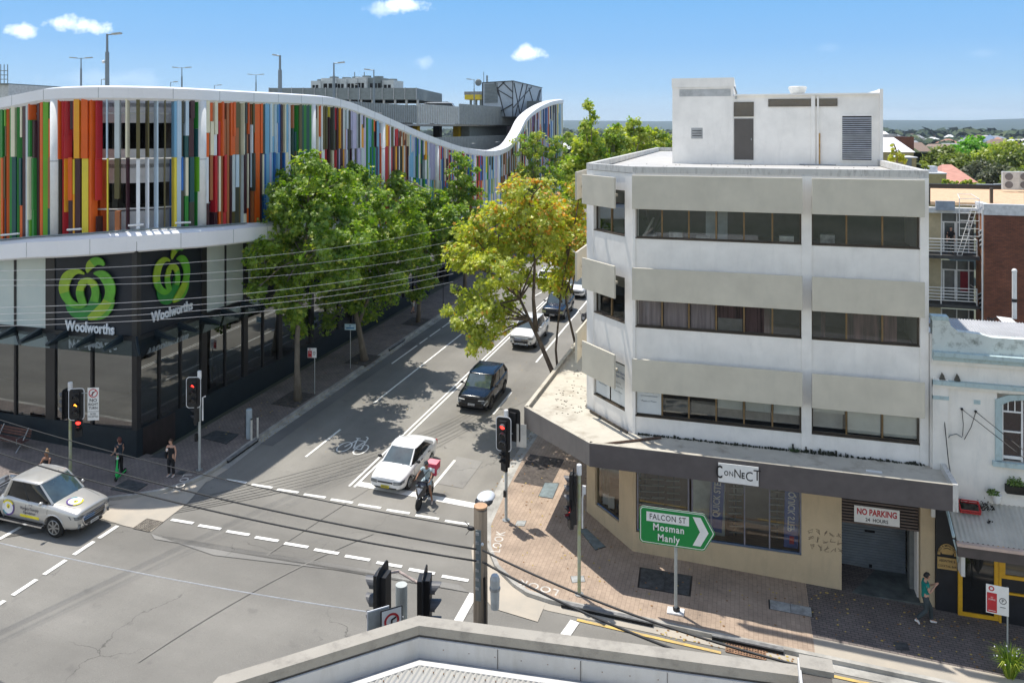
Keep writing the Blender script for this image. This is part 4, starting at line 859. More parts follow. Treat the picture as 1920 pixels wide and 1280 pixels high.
# penthouse
PY = 39.9; b = MB(); px0, pxm, px1 = -3.42, -.5, 6.1
b.box(px0, PY, 13.74, pxm, PY+9, 17.75, M_off); b.box(px0-.03, PY-.04, 17.5, pxm+.04, PY+9.04, 17.95, M_off)
b.box(pxm, PY+.02, 13.741, px1, PY+9, 17.05, M_off); b.box(pxm+.05, PY-.1, 17.05, px1, PY+9.02, 17.13, M_off); b.box(px1-.08, PY-.12, 13.742, px1+.06, PY+.5, 17.3, M_off); b.box(3.05, PY-.05, 13.743, 3.22, PY+.03, 17.04, M_off)
b.box(px1+.06, PY+.6, 17.0, px1+.08, PY+8, 17.32, M_off)
for x0, x1, z0, z1 in ((px0+.35, pxm-.12, 17.05, 17.4),): b.box(x0, PY-.012, z0, x1, PY+.001, z1, mat('recess_shadow_line', (.47, .48, .48), .7))
ph = b.build('penthouse', ob)
b = MB(); b.box(px0+.35, PY-.03, 17.42, pxm-.12, PY-.0, 17.47, M_off); b.build('ledge', ph)
b = MB(); b.box(pxm+.04, PY-.02, 13.95, pxm+.94, PY+.04, 15.95, mat('brown_metal_door', (.095, .085, .078), .5, var=.05)); b.box(pxm+.82, PY-.06, 14.9, pxm+.86, PY-.02, 15.0, M_steel); b.box(pxm+.04, PY-.025, 13.9, pxm+.94, PY-.0, 13.95, M_off); dd = b.build('door', ph)
def small_window(x0, x1, z0, z1, m): b = MB(); b.box(x0-.03, PY-.03, z0-.03, x1+.03, PY+.03, z1+.03, M_brz); o = b.build('window', ph); b = MB(); b.box(x0, PY-.04, z0, x1, PY-.028, z1, m); b.build('pane', o)
M_wsol = mat('dark_window_glass', (.035, .045, .05), .05, spec=.9)
small_window(pxm+.06, pxm+.92, 16.08, 16.72, M_wsol); small_window(1.15, 3.02, 16.55, 16.85, M_wsol); small_window(3.28, 4.18, 16.55, 16.85, M_wsol)
b = MB(); x0, x1, z0, z1 = 4.42, 5.68, 14.0, 16.05; b.box(x0-.07, PY-.03, z0-.07, x1+.07, PY+.04, z1+.07, M_off); b.box(x0, PY-.035, z0, x1, PY-.03, z1, M_void); lv = b.build('louvre', ph)
for k in range(20): z = z0+.05+k*(z1-z0-.08)/20; e = MB(); e.mesh([(x0, PY-.035, z+.06), (x1, PY-.035, z+.06), (x1, PY-.10, z), (x0, PY-.10, z)], [(0, 1, 2, 3)], mat('louvre_blade', (.55, .55, .56), .5)); e.build('blade', lv)
b = MB(); b.box(-1.95-.55, PY-.015, 14.97, -1.95+.0, PY+.01, 15.5, mat('vent_grey', (.40, .41, .41), .6)); 
for z in (15.1, 15.22, 15.34): b.box(-2.45, PY-.03, z, -2.0, PY-.014, z+.03, M_void)
b.build('vent', ph)
b = MB(); b.tube([(3.42, PY-.08, 13.76), (3.42, PY-.08, 15.25)], .035, mat('rusty_pipe', (.45, .26, .08), .7, var=.3, scale=9), 6); b.tube([(3.35, PY-.08, 13.78), (3.35, PY-.08, 17.0)], .04, M_off, 6); b.tube([(2.5, PY-.4, 13.78), (4.1, PY-.5, 13.78)], .03, M_steel, 6); b.tube([(pxm+.05, PY-.05, 17.5), (pxm+.15, PY-.05, 17.2), (pxm+.12, PY-.05, 16.9)], .04, M_steel, 6); b.build('pipe', ph)
b = MB(); b.cyl((2.6, PY+2.5), .25, 17.05, 17.25, M_steel, 12); b.cyl((2.6, PY+2.5), .34, 17.25, 17.55, M_ac, 14, .46); b.cyl((2.6, PY+2.5), .46, 17.55, 17.60, M_ac, 14, .40); tag(b.build('roof_ventilator'), 'round grey ventilator on the roof of the white office penthouse', 'ventilator')
b = MB(); rr2 = random.Random(2)
for k in range(60): x, y = rr2.uniform(-5.5, 5.8), rr2.uniform(31.5, 39); b.box(x, y, 13.742, x+.05, y+.03, 13.757, M_brz)
kind(b.build('roof_debris'), 'stuff')
# ---- ground floor
b = MB(); GFH = 3.2; W1 = (-4.05, -2.02); 
b.box(-3.95+.0, OYF, -1.5, 3.35, OYF+.3, .02, M_tan); b.box(2.0, OYF+.001, .02, 3.35, OYF+.3, GFH, M_tan); b.box(-4.1, OYF+.001, .02, -3.98, OYF+.3, GFH, M_tan); b.box(-4.1, OYF, -1.5, -3.95, OYF+.3, .02, M_tan)
b.box(5.9, OYF, -1.6, 6.35, OYF+.5, GFH, M_tan); b.prism([ch(.1, 0), ch(1, 0), ch(1, -.3), ch(.1, -.3)], -1.5, -.05, M_tan); b.prism([ch(0, .001), ch(.28, .001), ch(.28, -.3), ch(0, -.3)], -1.49, GFH, M_tan); b.prism([ch(.80, .001), ch(1, .001), ch(1, -.3), ch(.80, -.3)], -.05, GFH, M_tan)
b.build('ground_floor_wall', ob)
M_pal = mat('grey_shop_frame', (.20, .20, .24), .5); M_sg = glassmat('showroom_glass', (.75, .76, .74), .06, .01)
def shopwin(x0, x1, z0, muls):
    b = MB(); b.box(x0, OYF+.04, z0, x1, OYF+.12, z0+.07, mat('blue_grey_sill', (.09, .13, .20), .5)); b.box(x0, OYF+.04, z0+.07, x0+.06, OYF+.12, GFH, M_pal); b.box(x1-.06, OYF+.04, z0+.07, x1, OYF+.12, GFH, M_pal); o = b.build('window', ob)
    for x in muls: e = MB(); e.box(x-.025, OYF+.03, z0+.07, x+.025, OYF+.11, GFH, M_pal); e.build('mullion', o)
    e = MB(); e.poly([(x0, OYF+.08, z0+.05), (x1, OYF+.08, z0+.05), (x1, OYF+.08, GFH), (x0, OYF+.08, GFH)], M_sg); e.build('pane', o)
shopwin(-3.95, -1.98, .06, []); shopwin(-1.9, 2.0, .02, (-1.18, .02, .9))
e = MB(); a, c = Vector(ch(.80, -.1)), Vector(ch(.28, -.1)); e.wall(a, c, -.05, .0, .06, M_ink); wn = e.build('window', ob); e = MB(); e.poly([(a.x, a.y, -.0), (c.x, c.y, 0), (c.x, c.y, GFH), (a.x, a.y, GFH)], M_sg); e.build('pane', wn)
# showroom: warm timber floor, back walls, stacks of carpet samples, banners
b = MB(); M_tf = mat('timber_floor', (.50, .33, .18), .45, var=.2, scale=2, stretch=(1, 12, 1)); M_dkf = mat('dark_timber_display', (.14, .09, .065), .5, var=.1, scale=1.5, stretch=(10, 1, 1)); M_sh = mat('showroom_wall', (.66, .74, .71), .8)
b.prism([(-3.9, OYF+.4), (3.2, OYF+.4), (3.2, 36), (CX+.4, 36), (CX+.4, CY+.3)], -.12, -.06, M_tf); b.box(CX+.4, 35, -.06, 3.2, 35.2, 3.2, M_sh); b.box(3.2, OYF+.35, -.1, 3.3, 40, 3.3, M_sh); b.box(-4.0, OYF+1.7, -.06, -1.95, OYF+1.78, 3.2, M_dkf); b.box(-3.9, OYF+.5, 3.25, 3.2, 36, 3.3, M_sh)
b.box(-1.9, OYF+.75, -.05, -.7, OYF+.8, 3.2, M_sh); b.box(-.0, OYF+1.5, -.05, .95, OYF+1.55, 3.2, mat('grey_display_board', (.15, .14, .12), .6, var=.1))
b.prism([(-.68, OYF+.8), (-.4, OYF+.9), (-.4, OYF+1.0), (-.68, OYF+1.0)], -.05, 3.2, M_dkf); b.prism([(-6.0, 32.9), (-5.6, 32.6), (-5.5, 33.4), (-5.9, 33.6)], -.05, 3.2, M_sh)
b.build('showroom', ob)
rs = random.Random(9); M_tile = mat('sample_board', (.30, .27, .19), .7, var=.2); M_tile2 = mat('grey_sample', (.26, .29, .27), .7)
def stack(x, y, n, tone, label):
    e = thing('sample_rack', (x, y, -.05), label, 'display rack', 'sample racks inside the showroom window')
    for k in range(n): b = MB(); b.obox((x+rs.uniform(-.03, .03), y, .15+k*.24), (.24, 0, .02), (0, .16, -.05), (0, 0, .02), tone if k < n-1 else M_tile); b.build('sample', e)
    b = MB(); b.box(x-.02, y+.15, -.05, x+.02, y+.2, .2+n*.24, M_dark); b.build('post', e)
stack(-3.72, OYF+.6, 8, M_tile2, 'leftmost half hidden rack of samples in the dark showroom window'); stack(-3.22, OYF+.7, 9, M_tile2, 'rack of sample boards with a square top, middle of the dark showroom window'); stack(-2.62, OYF+.75, 9, M_tile2, 'rack of sample boards nearest the brown panel in the dark showroom window')
stack(-.3, OYF+.8, 9, M_tile2, 'tall rack of samples right of the first blue banner'); stack(1.2, OYF+.9, 8, M_tile2, 'tall rack of samples left of the second blue banner')
M_ban = mat('banner_blue', (.05, .12, .42), .5); M_red = mat('banner_red', (.5, .02, .04), .5)
def banner(x, z0, z1, lean, flip, label):
    e = thing('banner', (x, OYF+.45, z0), label, 'banner', 'blue banners in the showroom window'); up = Vector((lean, 0, 1)).normalized(); rt = Vector((up.z, 0, -up.x)); b = MB(); H = z1-z0
    b.obox(Vector((x, OYF+.3, (z0+z1)/2)), rt*.25, (0, .01, 0), up*H/2, M_ban); b.build('cloth', e)
    b = MB(); put_text(b, 'QUICK STEP', .34, Vector((x, OYF+.285, (z0+z1)/2-.12)), up, -rt, M_white, sx=.78 if not flip else -.78, bold=.02, extrude=.002); b.build('lettering', e)
    b = MB(); b.obox(Vector((x, OYF+.284, z0+H*(.9 if not flip else .1))), rt*.08, (0, .003, 0), up*.14, M_red); b.build('emblem', e)
banner(-.97, .3, 3.1, .06, False, 'blue upright banner with white capitals, left of the two in the shop window'); banner(1.68, .1, 3.0, .02, True, 'blue upright banner with reversed white capitals beside the right window jamb')
b = MB()
for k, (t, m) in enumerate(((.72, M_post), (.6, M_white), (.42, M_dark), (.36, M_white))): p = ch(t, -.35); b.box(p[0]-.13, p[1]-.02, 0, p[0]+.13, p[1]+.02, .42+.05*(k % 2), m)
tag(b.build('window_notices'), 'row of papers and cards along the sill of the chamfered corner window', 'notices')
b = MB(); p = ch(.62, -1.2); 
for k in range(26): a = k*2.4; z = .1+k*.055; b.ball((p[0]+.12*(1-k/30)*math.cos(a), p[1]+.12*(1-k/30)*math.sin(a), z), .035, M_white, nu=5, nv=4)
tag(b.build('ornament'), 'small cone of pale baubles standing inside the corner window', 'ornament')
# graffiti scrawls on the tan wall
b = MB(); M_gra = mat('graffiti_paint', (.16, .12, .085), .7); rg = random.Random(4)
for r_ in range(3):
    for k in range(5):
        x0, z0 = 2.2+k*.24+r_*.03, .85-r_*.28; pts = [(x0+rg.uniform(0, .2), OYF-.004, z0+rg.uniform(0, .22)) for _ in range(7)]; b.tube(pts, .0065, M_gra, 4)
g_ = b.build('graffiti', ob)
# garage recess, roller door and grille
b = MB(); b.box(3.35, OYF+.3, -1.5, 3.38, 33, GFH, M_void); b.box(5.88, OYF+.5, -1.5, 5.9, 33, GFH, mat('jamb_brown', (.17, .13, .10), .8)); b.box(3.3, 33.0, -1.5, 6.1, 33.1, GFH, M_void); b.box(5.7, 31.2, -1.5, 5.9, 31.6, GFH, mat('jamb_grey', (.20, .21, .20), .8)); b.box(3.3, OYF-.05, -1.6, 6.0, 33, gz(4.5, 32)+.12, mat('garage_slab', (.11, .125, .12), .8, var=.25, scale=2)); b.build('garage', ob)
b = MB(); M_rol = mat('roller_door_steel', (.19, .22, .25), .5, .2, var=.15, scale=1.2)
b.box(3.38, 32.22, -1.3, 5.75, 32.26, 2.4, M_rol)
for k in range(34): b.box(3.38, 32.19, -1.24+k*.1, 5.75, 32.225, -1.20+k*.1, M_rol)
b.box(4.35, 32.17, .35, 4.7, 32.2, .42, M_void); b.box(4.5, 32.15, -.95, 4.6, 32.2, -.85, M_void); b.build('roller_door', ob)
b = MB(); M_gri = mat('brown_grille', (.13, .095, .08), .6); b.box(3.36, OYF+.22, 1.35, 5.88, OYF+.26, GFH, M_void)
for k in range(17): b.box(3.36, OYF+.17, 1.36+k*.108, 5.88, OYF+.22, 1.415+k*.108, M_gri)
b.build('grille', ob)
b = MB(); b.box(6.2, OYF-.22, 2.1, 6.32, OYF-.1, 2.5, M_white); b.build('downpipe', ob)
# canopy
KC = [(-8.72, 60), (-8.72, 31.45), (-5.42, 28.47), (6.62, 28.42)]
b = MB(); b.prism([(-8.66, 60), (-8.66, 31.48), (-5.40, 28.53), (6.6, 28.48), (6.6, 30.34), (-4.16, 30.34), (-6.42, 32.72), (-6.42, 60)], 3.62, 3.8, M_cdeck); cn_ = b.build('canopy', ob)
for (a, c, m) in ((KC[0], KC[1], M_conc), (KC[1], KC[2], wallmat('pebbled_fascia', (.20, .18, .165), (.12, .11, .10), .6)), (KC[2], KC[3], M_fasc)):
    b = MB(); b.wall(a, c, 3.14 if m is M_fasc else 3.15, 3.985, .14, m); b.wall(a, c, 3.985, 4.0, .16, M_cdeck); b.build('fascia', cn_)
b = MB(); b.wall((6.62, 28.42), (6.62, 30.36), 3.14, 4.02, .16, M_offp); b.build('fascia', cn_)
b = MB(); p, q = Vector((-5.2, 28.8, 3.83)), Vector((-3.0, 30.1, 3.86)); b.tube([p, q], .05, mat('rusty_strip', (.10, .06, .04), .8), 5); p = ch(.0, .25); q = ch(.8, .25); b.tube([(p[0], p[1], 3.86), (q[0], q[1], 3.86)], .05, M_brz, 5); b.box(4.0, 29.2, 3.8, 4.5, 29.32, 3.83, M_white); b.build('flashing', cn_)
b = MB(); rm = random.Random(8)
for k in range(420):
    x = rm.uniform(-3.9, 6.0); z = abs(rm.gauss(0, .05)); w_ = .03+.03*rm.random(); b.box(x, OYF-.07-rm.random()*.1, 3.8, x+w_, OYF-.05, 3.81+z*(1.5 if 1.6 < x < 3.6 else .6), mat('dark_moss', (.035, .04, .025), .95, var=.4))
for k in range(70): x, y = rm.uniform(-8, -6.4), rm.uniform(31.5, 38); b.box(x, y, 3.8, x+.06, y+.04, 3.812, M_brz)
kind(b.build('moss_and_leaves'), 'stuff')
b = MB()
for k in range(40): a = k*2.399; b.tube([(1.75, OYF-.15, 3.8), (1.75+.22*math.cos(a), OYF-.2+.12*math.sin(a), 3.86+.12*((k*7 % 10)/10))], [.012, .004], mat('weed_green', (.05, .09, .025), .8), 4)
tag(b.build('weed'), 'small weed growing from the canopy edge below the lowest window band', 'weed')
# signs
e = thing('shop_sign', (-.2, 28.4, 3.2), 'white sign board with uneven black capitals on the dark canopy fascia', 'sign')
b = MB(); b.box(-.86, 28.385, 3.2, .48, 28.41, 3.86, M_white); b.build('board', e, bevel=.004)
b = MB(); x = -.80; M_blk = mat('black_lettering', (.01, .01, .012), .5)
for chh, s_, dz, bo in (('C', .62, .02, .01), ('o', .36, -.0, .0), ('N', .24, .0, .0), ('N', .42, .03, 0), ('E', .28, -.02, .03), ('C', .46, -.02, .0), ('T', .52, .05, .0)):
    vs, fs = text_mesh(chh, s_, bold=bo, align='LEFT', extrude=.002)
    w_ = max(v.x for v in vs); z0 = min(v.y for v in vs); z1 = max(v.y for v in vs)
    if chh == 'C' and s_ > .5: b.mesh([(x-.15+v.x*.55, 28.38-v.z, 3.53+v.y) for v in vs if True], fs, M_blk); x += .13
    else: b.mesh([(x+v.x*.8, 28.38-v.z, 3.53+dz+v.y-(z0+z1)/2) for v in vs], fs, M_blk); x += w_*.8+.02
b.build('lettering', e)
e = thing('no_parking_sign', (4.5, 30.3, 1.45), 'white no parking sign with red capitals hung on the brown roller grille', 'sign')
b = MB(); b.box(3.78, OYF+.12, 1.45, 5.26, OYF+.15, 2.03, M_white); b.build('board', e)
b = MB(); put_text(b, 'NO PARKING', .30, (4.52, OYF+.115, 1.83), (1, 0, 0), (0, 0, 1), mat('sign_red', (.45, .01, .02), .5), sx=.72, bold=.03, extrude=.002); put_text(b, '24  HOURS', .17, (4.52, OYF+.115, 1.57), (1, 0, 0), (0, 0, 1), M_blk, sx=.9, bold=.015, extrude=.002); b.build('lettering', e)
# ================================================================ buildings to the right of the office
def brickmat(name, c1, c2, cm, scale=1):
    m = pavers(name, c1, c2, cm, .24*scale, .086*scale, 0, .008, .35); t = m.node_tree
    b = next(n for n in t.nodes if n.type == 'TEX_BRICK'); mp = b.inputs['Vector'].links[0].from_node; mp.inputs['Rotation'].default_value = (R(90), 0, 0); return m
M_brick = brickmat('red_brick', (.27, .095, .052), (.18, .066, .042), (.07, .055, .045)); M_brick2 = brickmat('sunlit_brick', (.42, .17, .075), (.33, .13, .06), (.25, .18, .13))  # second brick: return wall's sunlit look put into a lighter, oranger colour
t = M_brick2.node_tree; bn = next(n for n in t.nodes if n.type == 'TEX_BRICK'); bn.inputs['Vector'].links[0].from_node.inputs['Rotation'].default_value = (R(90), 0, R(90))
M_her = wallmat('heritage_render', (.82, .79, .73), (.50, .52, .50), .45, .8); M_heb = wallmat('heritage_blue_trim', (.42, .53, .54), (.16, .19, .17), .6, .7, vs_=1.5, hs=2.5); M_hemould = wallmat('mouldy_parapet', (.60, .65, .62), (.09, .10, .075), .9, .9, vs_=1.6, hs=1.6, bump=.4)
M_iron = mat('old_corrugated_roof', (.40, .40, .41), .55, .2, var=.1, scale=.8); M_yel2 = mat('yellow_joinery', (.72, .40, .02), .45, var=.1); M_blkw = mat('black_wall_paint', (.012, .014, .020), .5, var=.2)
HX = 6.42; HY = 30.2
hb = thing('heritage_building', (8, HY, gz(8, HY)), 'pale old two-storey building with mouldy blue-grey parapet, right of the white office', 'building')
b = MB(); b.box(6.17, HY, 2.6, 8.2, HY+.3, 8.4, M_her); b.box(8.2, HY, 2.6, 12, HY+.3, 4.25, M_her); b.box(8.2, HY, 6.55, 12, HY+.3, 8.4, M_her); b.box(9.6, HY+.001, 4.25, 12, HY+.3, 6.55, M_her)
b.box(HX, HY+.3, -1.6, HX+.2, 33.4, 8.1, M_her); b.box(HX, 33.4, -1.6, 12.6, 33.6, 8.2, M_her); b.build('wall', hb)
b = MB(); b.box(HX-.2, HY-.1, 2.7, HX+.28, HY-.001, 6.9, M_her); b.box(HX-.2, HY-.12, 6.2, HX+.3, HY-.002, 6.32, M_heb); b.build('pilaster', hb)
b = MB(); b.box(HX-.2, HY-.2, 6.72, 12, HY-.003, 6.86, M_heb); b.box(HX-.2, HY-.13, 6.62, 12, HY-.004, 6.72, M_her); b.build('string_course', hb)
b = MB(); b.box(HX-.2, HY-.32, 7.72, 12, HY-.003, 7.86, M_heb); b.box(HX-.2, HY-.2, 7.56, 12, HY-.004, 7.72, M_heb); b.box(HX-.2, HY-.12, 7.44, 12, HY-.005, 7.56, M_her); b.build('cornice', hb)
b = MB(); prof = [(HX-.2, 9.0), (HX+.28, 9.0), (HX+.38, 8.72), (HX+.6, 8.55), (HX+1.3, 8.5), (HX+1.6, 8.42), (12, 8.42)]
vs = [(x, y, z) for y in (HY-.05, HY+.28) for x, z in prof]+[(x, y, 7.86) for y in (HY-.05, HY+.28) for x, z in prof]; n = len(prof)
fs = []
for i in range(n-1): fs += [(i, i+1, n+i+1, n+i), (2*n+i, 2*n+i+1, i+1, i), (n+i, n+i+1, 3*n+i+1, 3*n+i)]
b.mesh(vs, fs, M_hemould); b.box(HX-.22, HY-.08, 8.9, HX+.3, HY+.32, 9.04, M_heb); b.build('parapet', hb)
b = MB(); b.tube([(8.9, HY-.34, 7.92), (9.7, HY-.34, 7.95), (10.6, HY-.34, 8.2)], .035, M_white, 5); b.build('gable_trim', hb)
b = MB(); n = 260; vs, fs = [], []
for i in range(n+1): x = HX+.25+i*.024; z = 8.12+.02*math.sin(i*math.pi/2); vs += [(x, HY+.3, z-.1), (x, HY+3.4, z+.12)]
for i in range(n): fs.append((2*i, 2*i+2, 2*i+3, 2*i+1))
b.mesh(vs, fs, M_iron); b.build('roof', hb, smooth=True)
# arched sash window with blue surround
b = MB(); arch = [(8.14, 4.3), (8.14, 6.34), (8.5, 6.52), (8.95, 6.58), (9.4, 6.52), (9.72, 6.34), (9.72, 4.3)]; inn_ = [(8.34, 4.3), (8.34, 6.2), (8.6, 6.34), (8.95, 6.4), (9.3, 6.34), (9.54, 6.2), (9.54, 4.3)]
for i in range(6):
    q = [arch[i], arch[i+1], inn_[i+1], inn_[i]]; b.mesh([(x, HY-.06, z) for x, z in q]+[(x, HY+.02, z) for x, z in q], [(3, 2, 1, 0), (4, 5, 6, 7), (0, 1, 5, 4), (2, 3, 7, 6)], M_heb)
b.box(8.05, HY-.14, 4.12, 12, HY-.001, 4.28, M_heb); wn = b.build('window', hb)
b = MB(); b.poly([(x, HY+.1, z) for x, z in inn_], mat('old_window_glass', (.03, .018, .018), .08, spec=.8)); b.build('pane', wn)
b = MB()
for z in (4.36, 5.25, 5.92): b.box(8.34, HY+.05, z, 8.97, HY+.09, z+.05+.05*(z < 4.5), M_white)
for x in (8.35, 8.93): b.box(x, HY+.04, 4.3, x+.05, HY+.088, 6.38, M_white)
for x in (8.53, 8.73): b.box(x, HY+.05, 5.97, x+.03, HY+.085, 6.38, M_white)
b.box(9.0, HY+.04, 4.3, 9.54, HY+.08, 6.35, mat('bare_boarding', (.42, .40, .37), .9, var=.25, scale=3, stretch=(1, 1, 4))); b.build('sash', wn)
b = MB(); M_cab = mat('black_cable', (.015, .015, .015), .6)
b.tube([(6.72, HY-.03, 4.9), (6.75, HY-.1, 5.0), (6.95, HY-.12, 5.08), (7.12, HY-.1, 4.98)], .018, M_grey, 5)
for s_ in ((7.13, 5.9, 7.15, 5.15), (7.55, 5.86, 7.2, 5.05)): b.tube([(s_[0], HY-.05, s_[1]), ((s_[0]+s_[2])/2+.02, HY-.1, (s_[1]+s_[3])/2-.1), (s_[2], HY-.06, s_[3]-.15)], .012, M_cab, 5)
for x, z in ((7.13, 5.92), (7.55, 5.88), (6.58, 5.66)): b.ball((x, HY-.04, z), .045, M_cab)
b.tube([(6.58, HY-.06, 5.6), (6.66, HY-.3, 4.2), (6.72, HY-.9, 3.2)], .016, M_cab, 5); b.build('service_cable', hb)
b = MB(); b.tube([(7.13, HY-.05, 5.92), (9.5, HY-4, 4.6), (12.5, HY-9, 3.6)], .012, M_cab, 5); b.tube([(7.55, HY-.05, 5.88), (9.6, HY-4.2, 4.7), (12.5, HY-9, 3.7)], .012, M_cab, 5); tag(b.build('service_wire'), 'pair of dark service wires running from the pale old wall out over the street', 'wire')
b = MB(); b.box(7.5, HY-.012, 6.12, 7.7, HY-.001, 6.26, M_heb); b.build('wall_vent', hb)
for x, z in ((6.52, 6.88), (6.98, 6.88)): b = MB(); b.mesh([(x-.09, HY-.12, z), (x+.1, HY-.12, z), (x+.05, HY-.1, z+.16), (x-.02, HY-.1, z+.26), (x-.07, HY-.1, z+.12), (x-.09, HY-.02, z), (x+.1, HY-.02, z)], [(0, 1, 2, 3, 4), (5, 6, 2), (5, 3, 2), (0, 5, 4), (5, 4, 3), (1, 6, 2)], mat('broken_masonry', (.09, .085, .07), .95)); b.build('masonry_lump', hb)
# ground floor bar front
b = MB(); b.box(6.36, HY+.08, -1.7, 7.02, HY+.3, 2.7, M_blkw); b.box(9.3, HY+.08, -1.7, 12, HY+.3, -.15, M_blkw); b.box(8.27, HY+.05, -1.7, 12, HY+.3, -.2, M_blkw); b.box(8.27, HY+.05, -.12, 12, HY+.25, .32, M_blkw); b.build('shopfront_wall', hb)
def frame(b, x0, x1, z0, z1, y, w_, m): b.box(x0, y, z0, x0+w_, y+.1, z1, m); b.box(x1-w_, y, z0, x1, y+.1, z1, m); b.box(x0+w_, y, z1-w_, x1-w_, y+.1, z1, m); b.box(x0+w_, y, z0, x1-w_, y+.1, z0+w_, m)
b = MB(); frame(b, 7.03, 8.25, gz(7.5, HY)+.14, 2.6, HY, .13, M_yel2); d_ = b.build('door_frame', hb); b = MB(); b.box(7.16, HY+.04, -1.1, 8.12, HY+.07, 2.4, mat('bar_glass', (.012, .013, .014), .05, spec=.7)); b.build('door_glass', d_)
b = MB(); frame(b, 8.33, 9.35, .33, 2.6, HY, .12, M_yel2); b.box(8.26, HY-.01, -.19, 12, HY+.08, -.125, M_yel2); b.box(8.26, HY-.012, -1.2, 8.33, HY+.06, 2.6, M_yel2); d_ = b.build('window_frame', hb); b = MB(); b.box(8.45, HY+.04, .4, 9.23, HY+.07, 2.4, mat('bar_window', (.06, .06, .055), .06, spec=.7)); b.build('pane', d_)
b = MB()
for k in range(26): a = k*2.4; r_ = .25+.3*((k*5) % 7)/7; b.tube([(7.62, HY-.02+.03*math.sin(a), -.2+.6), (7.62+r_*.7*math.cos(a), HY-.04, .75+.75*abs(math.sin(a))+.2*((k*3) % 5)/5)], [.02, .004], mat('dry_decoration', (.02, .02, .02), .8), 4)
tag(b.build('window_plant'), 'dark spiky plant arrangement behind the yellow-framed glass door', 'plant')
for k, (x, z, l) in enumerate(((7.3, 2.0, 'left glowing lamp just inside the yellow-framed door'), (8.55, 1.85, 'right glowing lamp in the yellow-framed window'))): b = MB(); b.ball((x, HY-.05, z-.25), .045, mat('warm_bulb', (1, .8, .5), .4, em=(1, .72, .35), ems=9)); tag(b.build('lamp'), l, 'lamp', 'warm lamps at the bar front')
# oval trade sign on black wall
e = thing('bar_sign', (6.68, HY+.05, .2), 'black and gold arched bar sign on the dark wall beside the man in green', 'sign'); M_gold = mat('gold_sign', (.50, .33, .12), .5, var=.1)
b = MB(); b.box(6.40, HY+.04, .34, 7.0, HY+.07, .74, M_gold); pts = [(6.70+.30*math.cos(a*math.pi/12), .82+.40*math.sin(a*math.pi/12)) for a in range(13)]
b.poly([(x, HY+.05, z) for x, z in pts], M_gold); b.poly([(6.70+(x-6.70)*.72, HY+.045, .82+(z-.82)*.66) for x, z in pts], M_blkw); b.poly([(6.54, HY+.04, .86), (6.86, HY+.04, .86), (6.92, HY+.04, 1.0), (6.70, HY+.04, 1.06), (6.48, HY+.04, 1.0)], M_gold); b.build('board', e)
b = MB(); put_text(b, 'ABSINTHE &', .115, (6.70, HY+.035, .63), (1, 0, 0), (0, 0, 1), M_blk, sx=.8, bold=.01, extrude=.001); put_text(b, 'COCKTAIL BAR', .105, (6.70, HY+.035, .45), (1, 0, 0), (0, 0, 1), M_blk, sx=.78, bold=.01, extrude=.001)
for i, c in enumerate('WORMWOOD'):
    a = math.pi*(1-(i+.5)/8*.86-.07); o = Vector((6.70+.265*math.cos(a), HY+.035, .82+.335*math.sin(a))); put_text(b, c, .10, o, (math.sin(a), 0, -math.cos(a)), (math.cos(a), 0, math.sin(a)), M_blk, bold=.01, extrude=.001)
b.build('lettering', e)
# iron awning over the bar
aw2 = thing('iron_awning', (8, 29.4, 1.7), 'corrugated iron street awning with a dark fascia in front of the yellow bar front', 'awning')
b = MB(); n = 150; vs, fs = [], []
for i in range(n+1): x = 6.66+i*.036; z = .02*math.sin(i*math.pi/2); vs += [(x, HY-.02, 2.82+z), (x-.06, 28.55, 2.16+z)]
for i in range(n): fs.append((2*i, 2*i+1, 2*i+3, 2*i+2))
b.mesh(vs, fs, mat('pale_corrugated_awning', (.50, .48, .42), .5, .2, var=.12, scale=1)); b.build('corrugated_sheet', aw2, smooth=True)
b = MB(); b.box(6.6, 28.42, 1.72, 12, 28.5, 2.06, mat('awning_fascia', (.075, .062, .06), .6)); b.box(6.58, 28.38, 2.06, 12, 28.54, 2.16, mat('pink_gutter', (.52, .40, .34), .6, var=.1)); b.build('fascia', aw2)
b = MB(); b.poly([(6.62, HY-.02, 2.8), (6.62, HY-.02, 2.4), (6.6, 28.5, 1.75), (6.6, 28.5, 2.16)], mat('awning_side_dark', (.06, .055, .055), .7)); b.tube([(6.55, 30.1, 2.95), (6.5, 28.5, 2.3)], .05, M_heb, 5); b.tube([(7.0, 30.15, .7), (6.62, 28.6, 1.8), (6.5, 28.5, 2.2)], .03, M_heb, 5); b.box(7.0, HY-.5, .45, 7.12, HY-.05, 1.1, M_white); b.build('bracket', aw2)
# things on the awning and wall
e = thing('crate', (7.22, HY-.45, 2.75), 'red plastic crate lying on the corrugated awning', 'crate'); b = MB(); M_redp = mat('red_plastic', (.50, .03, .03), .45)
o = Vector((7.25, HY-.45, 2.74)); ux, uy, uz = Vector((1, -.02, -.0)), Vector((.05, 1, .42)).normalized(), Vector((0, -.42, 1)).normalized()
for s_ in (-1, 1): b.obox(o+ux*.30*s_+uz*.12, ux*.015, uy*.22, uz*.012, M_redp); b.obox(o+ux*.30*s_+uz*.02, ux*.015, uy*.22, uz*.02, M_redp); b.obox(o+uy*.22*s_+uz*.12, ux*.3, uy*.015, uz*.02, M_redp); b.obox(o+uy*.22*s_+uz*.03, ux*.3, uy*.015, uz*.02, M_redp)
for i in (-1, 0, 1):
    for s_ in (-1, 1): b.obox(o+ux*.28*i+uy*.22*s_+uz*.07, ux*.015, uy*.014, uz*.06, M_redp)
b.build('frame', e); b = MB(); b.obox(o+uz*.02, ux*.27, uy*.19, uz*.01, mat('leaf_litter', (.05, .045, .03), .95, var=.4, scale=9)); b.build('litter', e)
rq = random.Random(3)
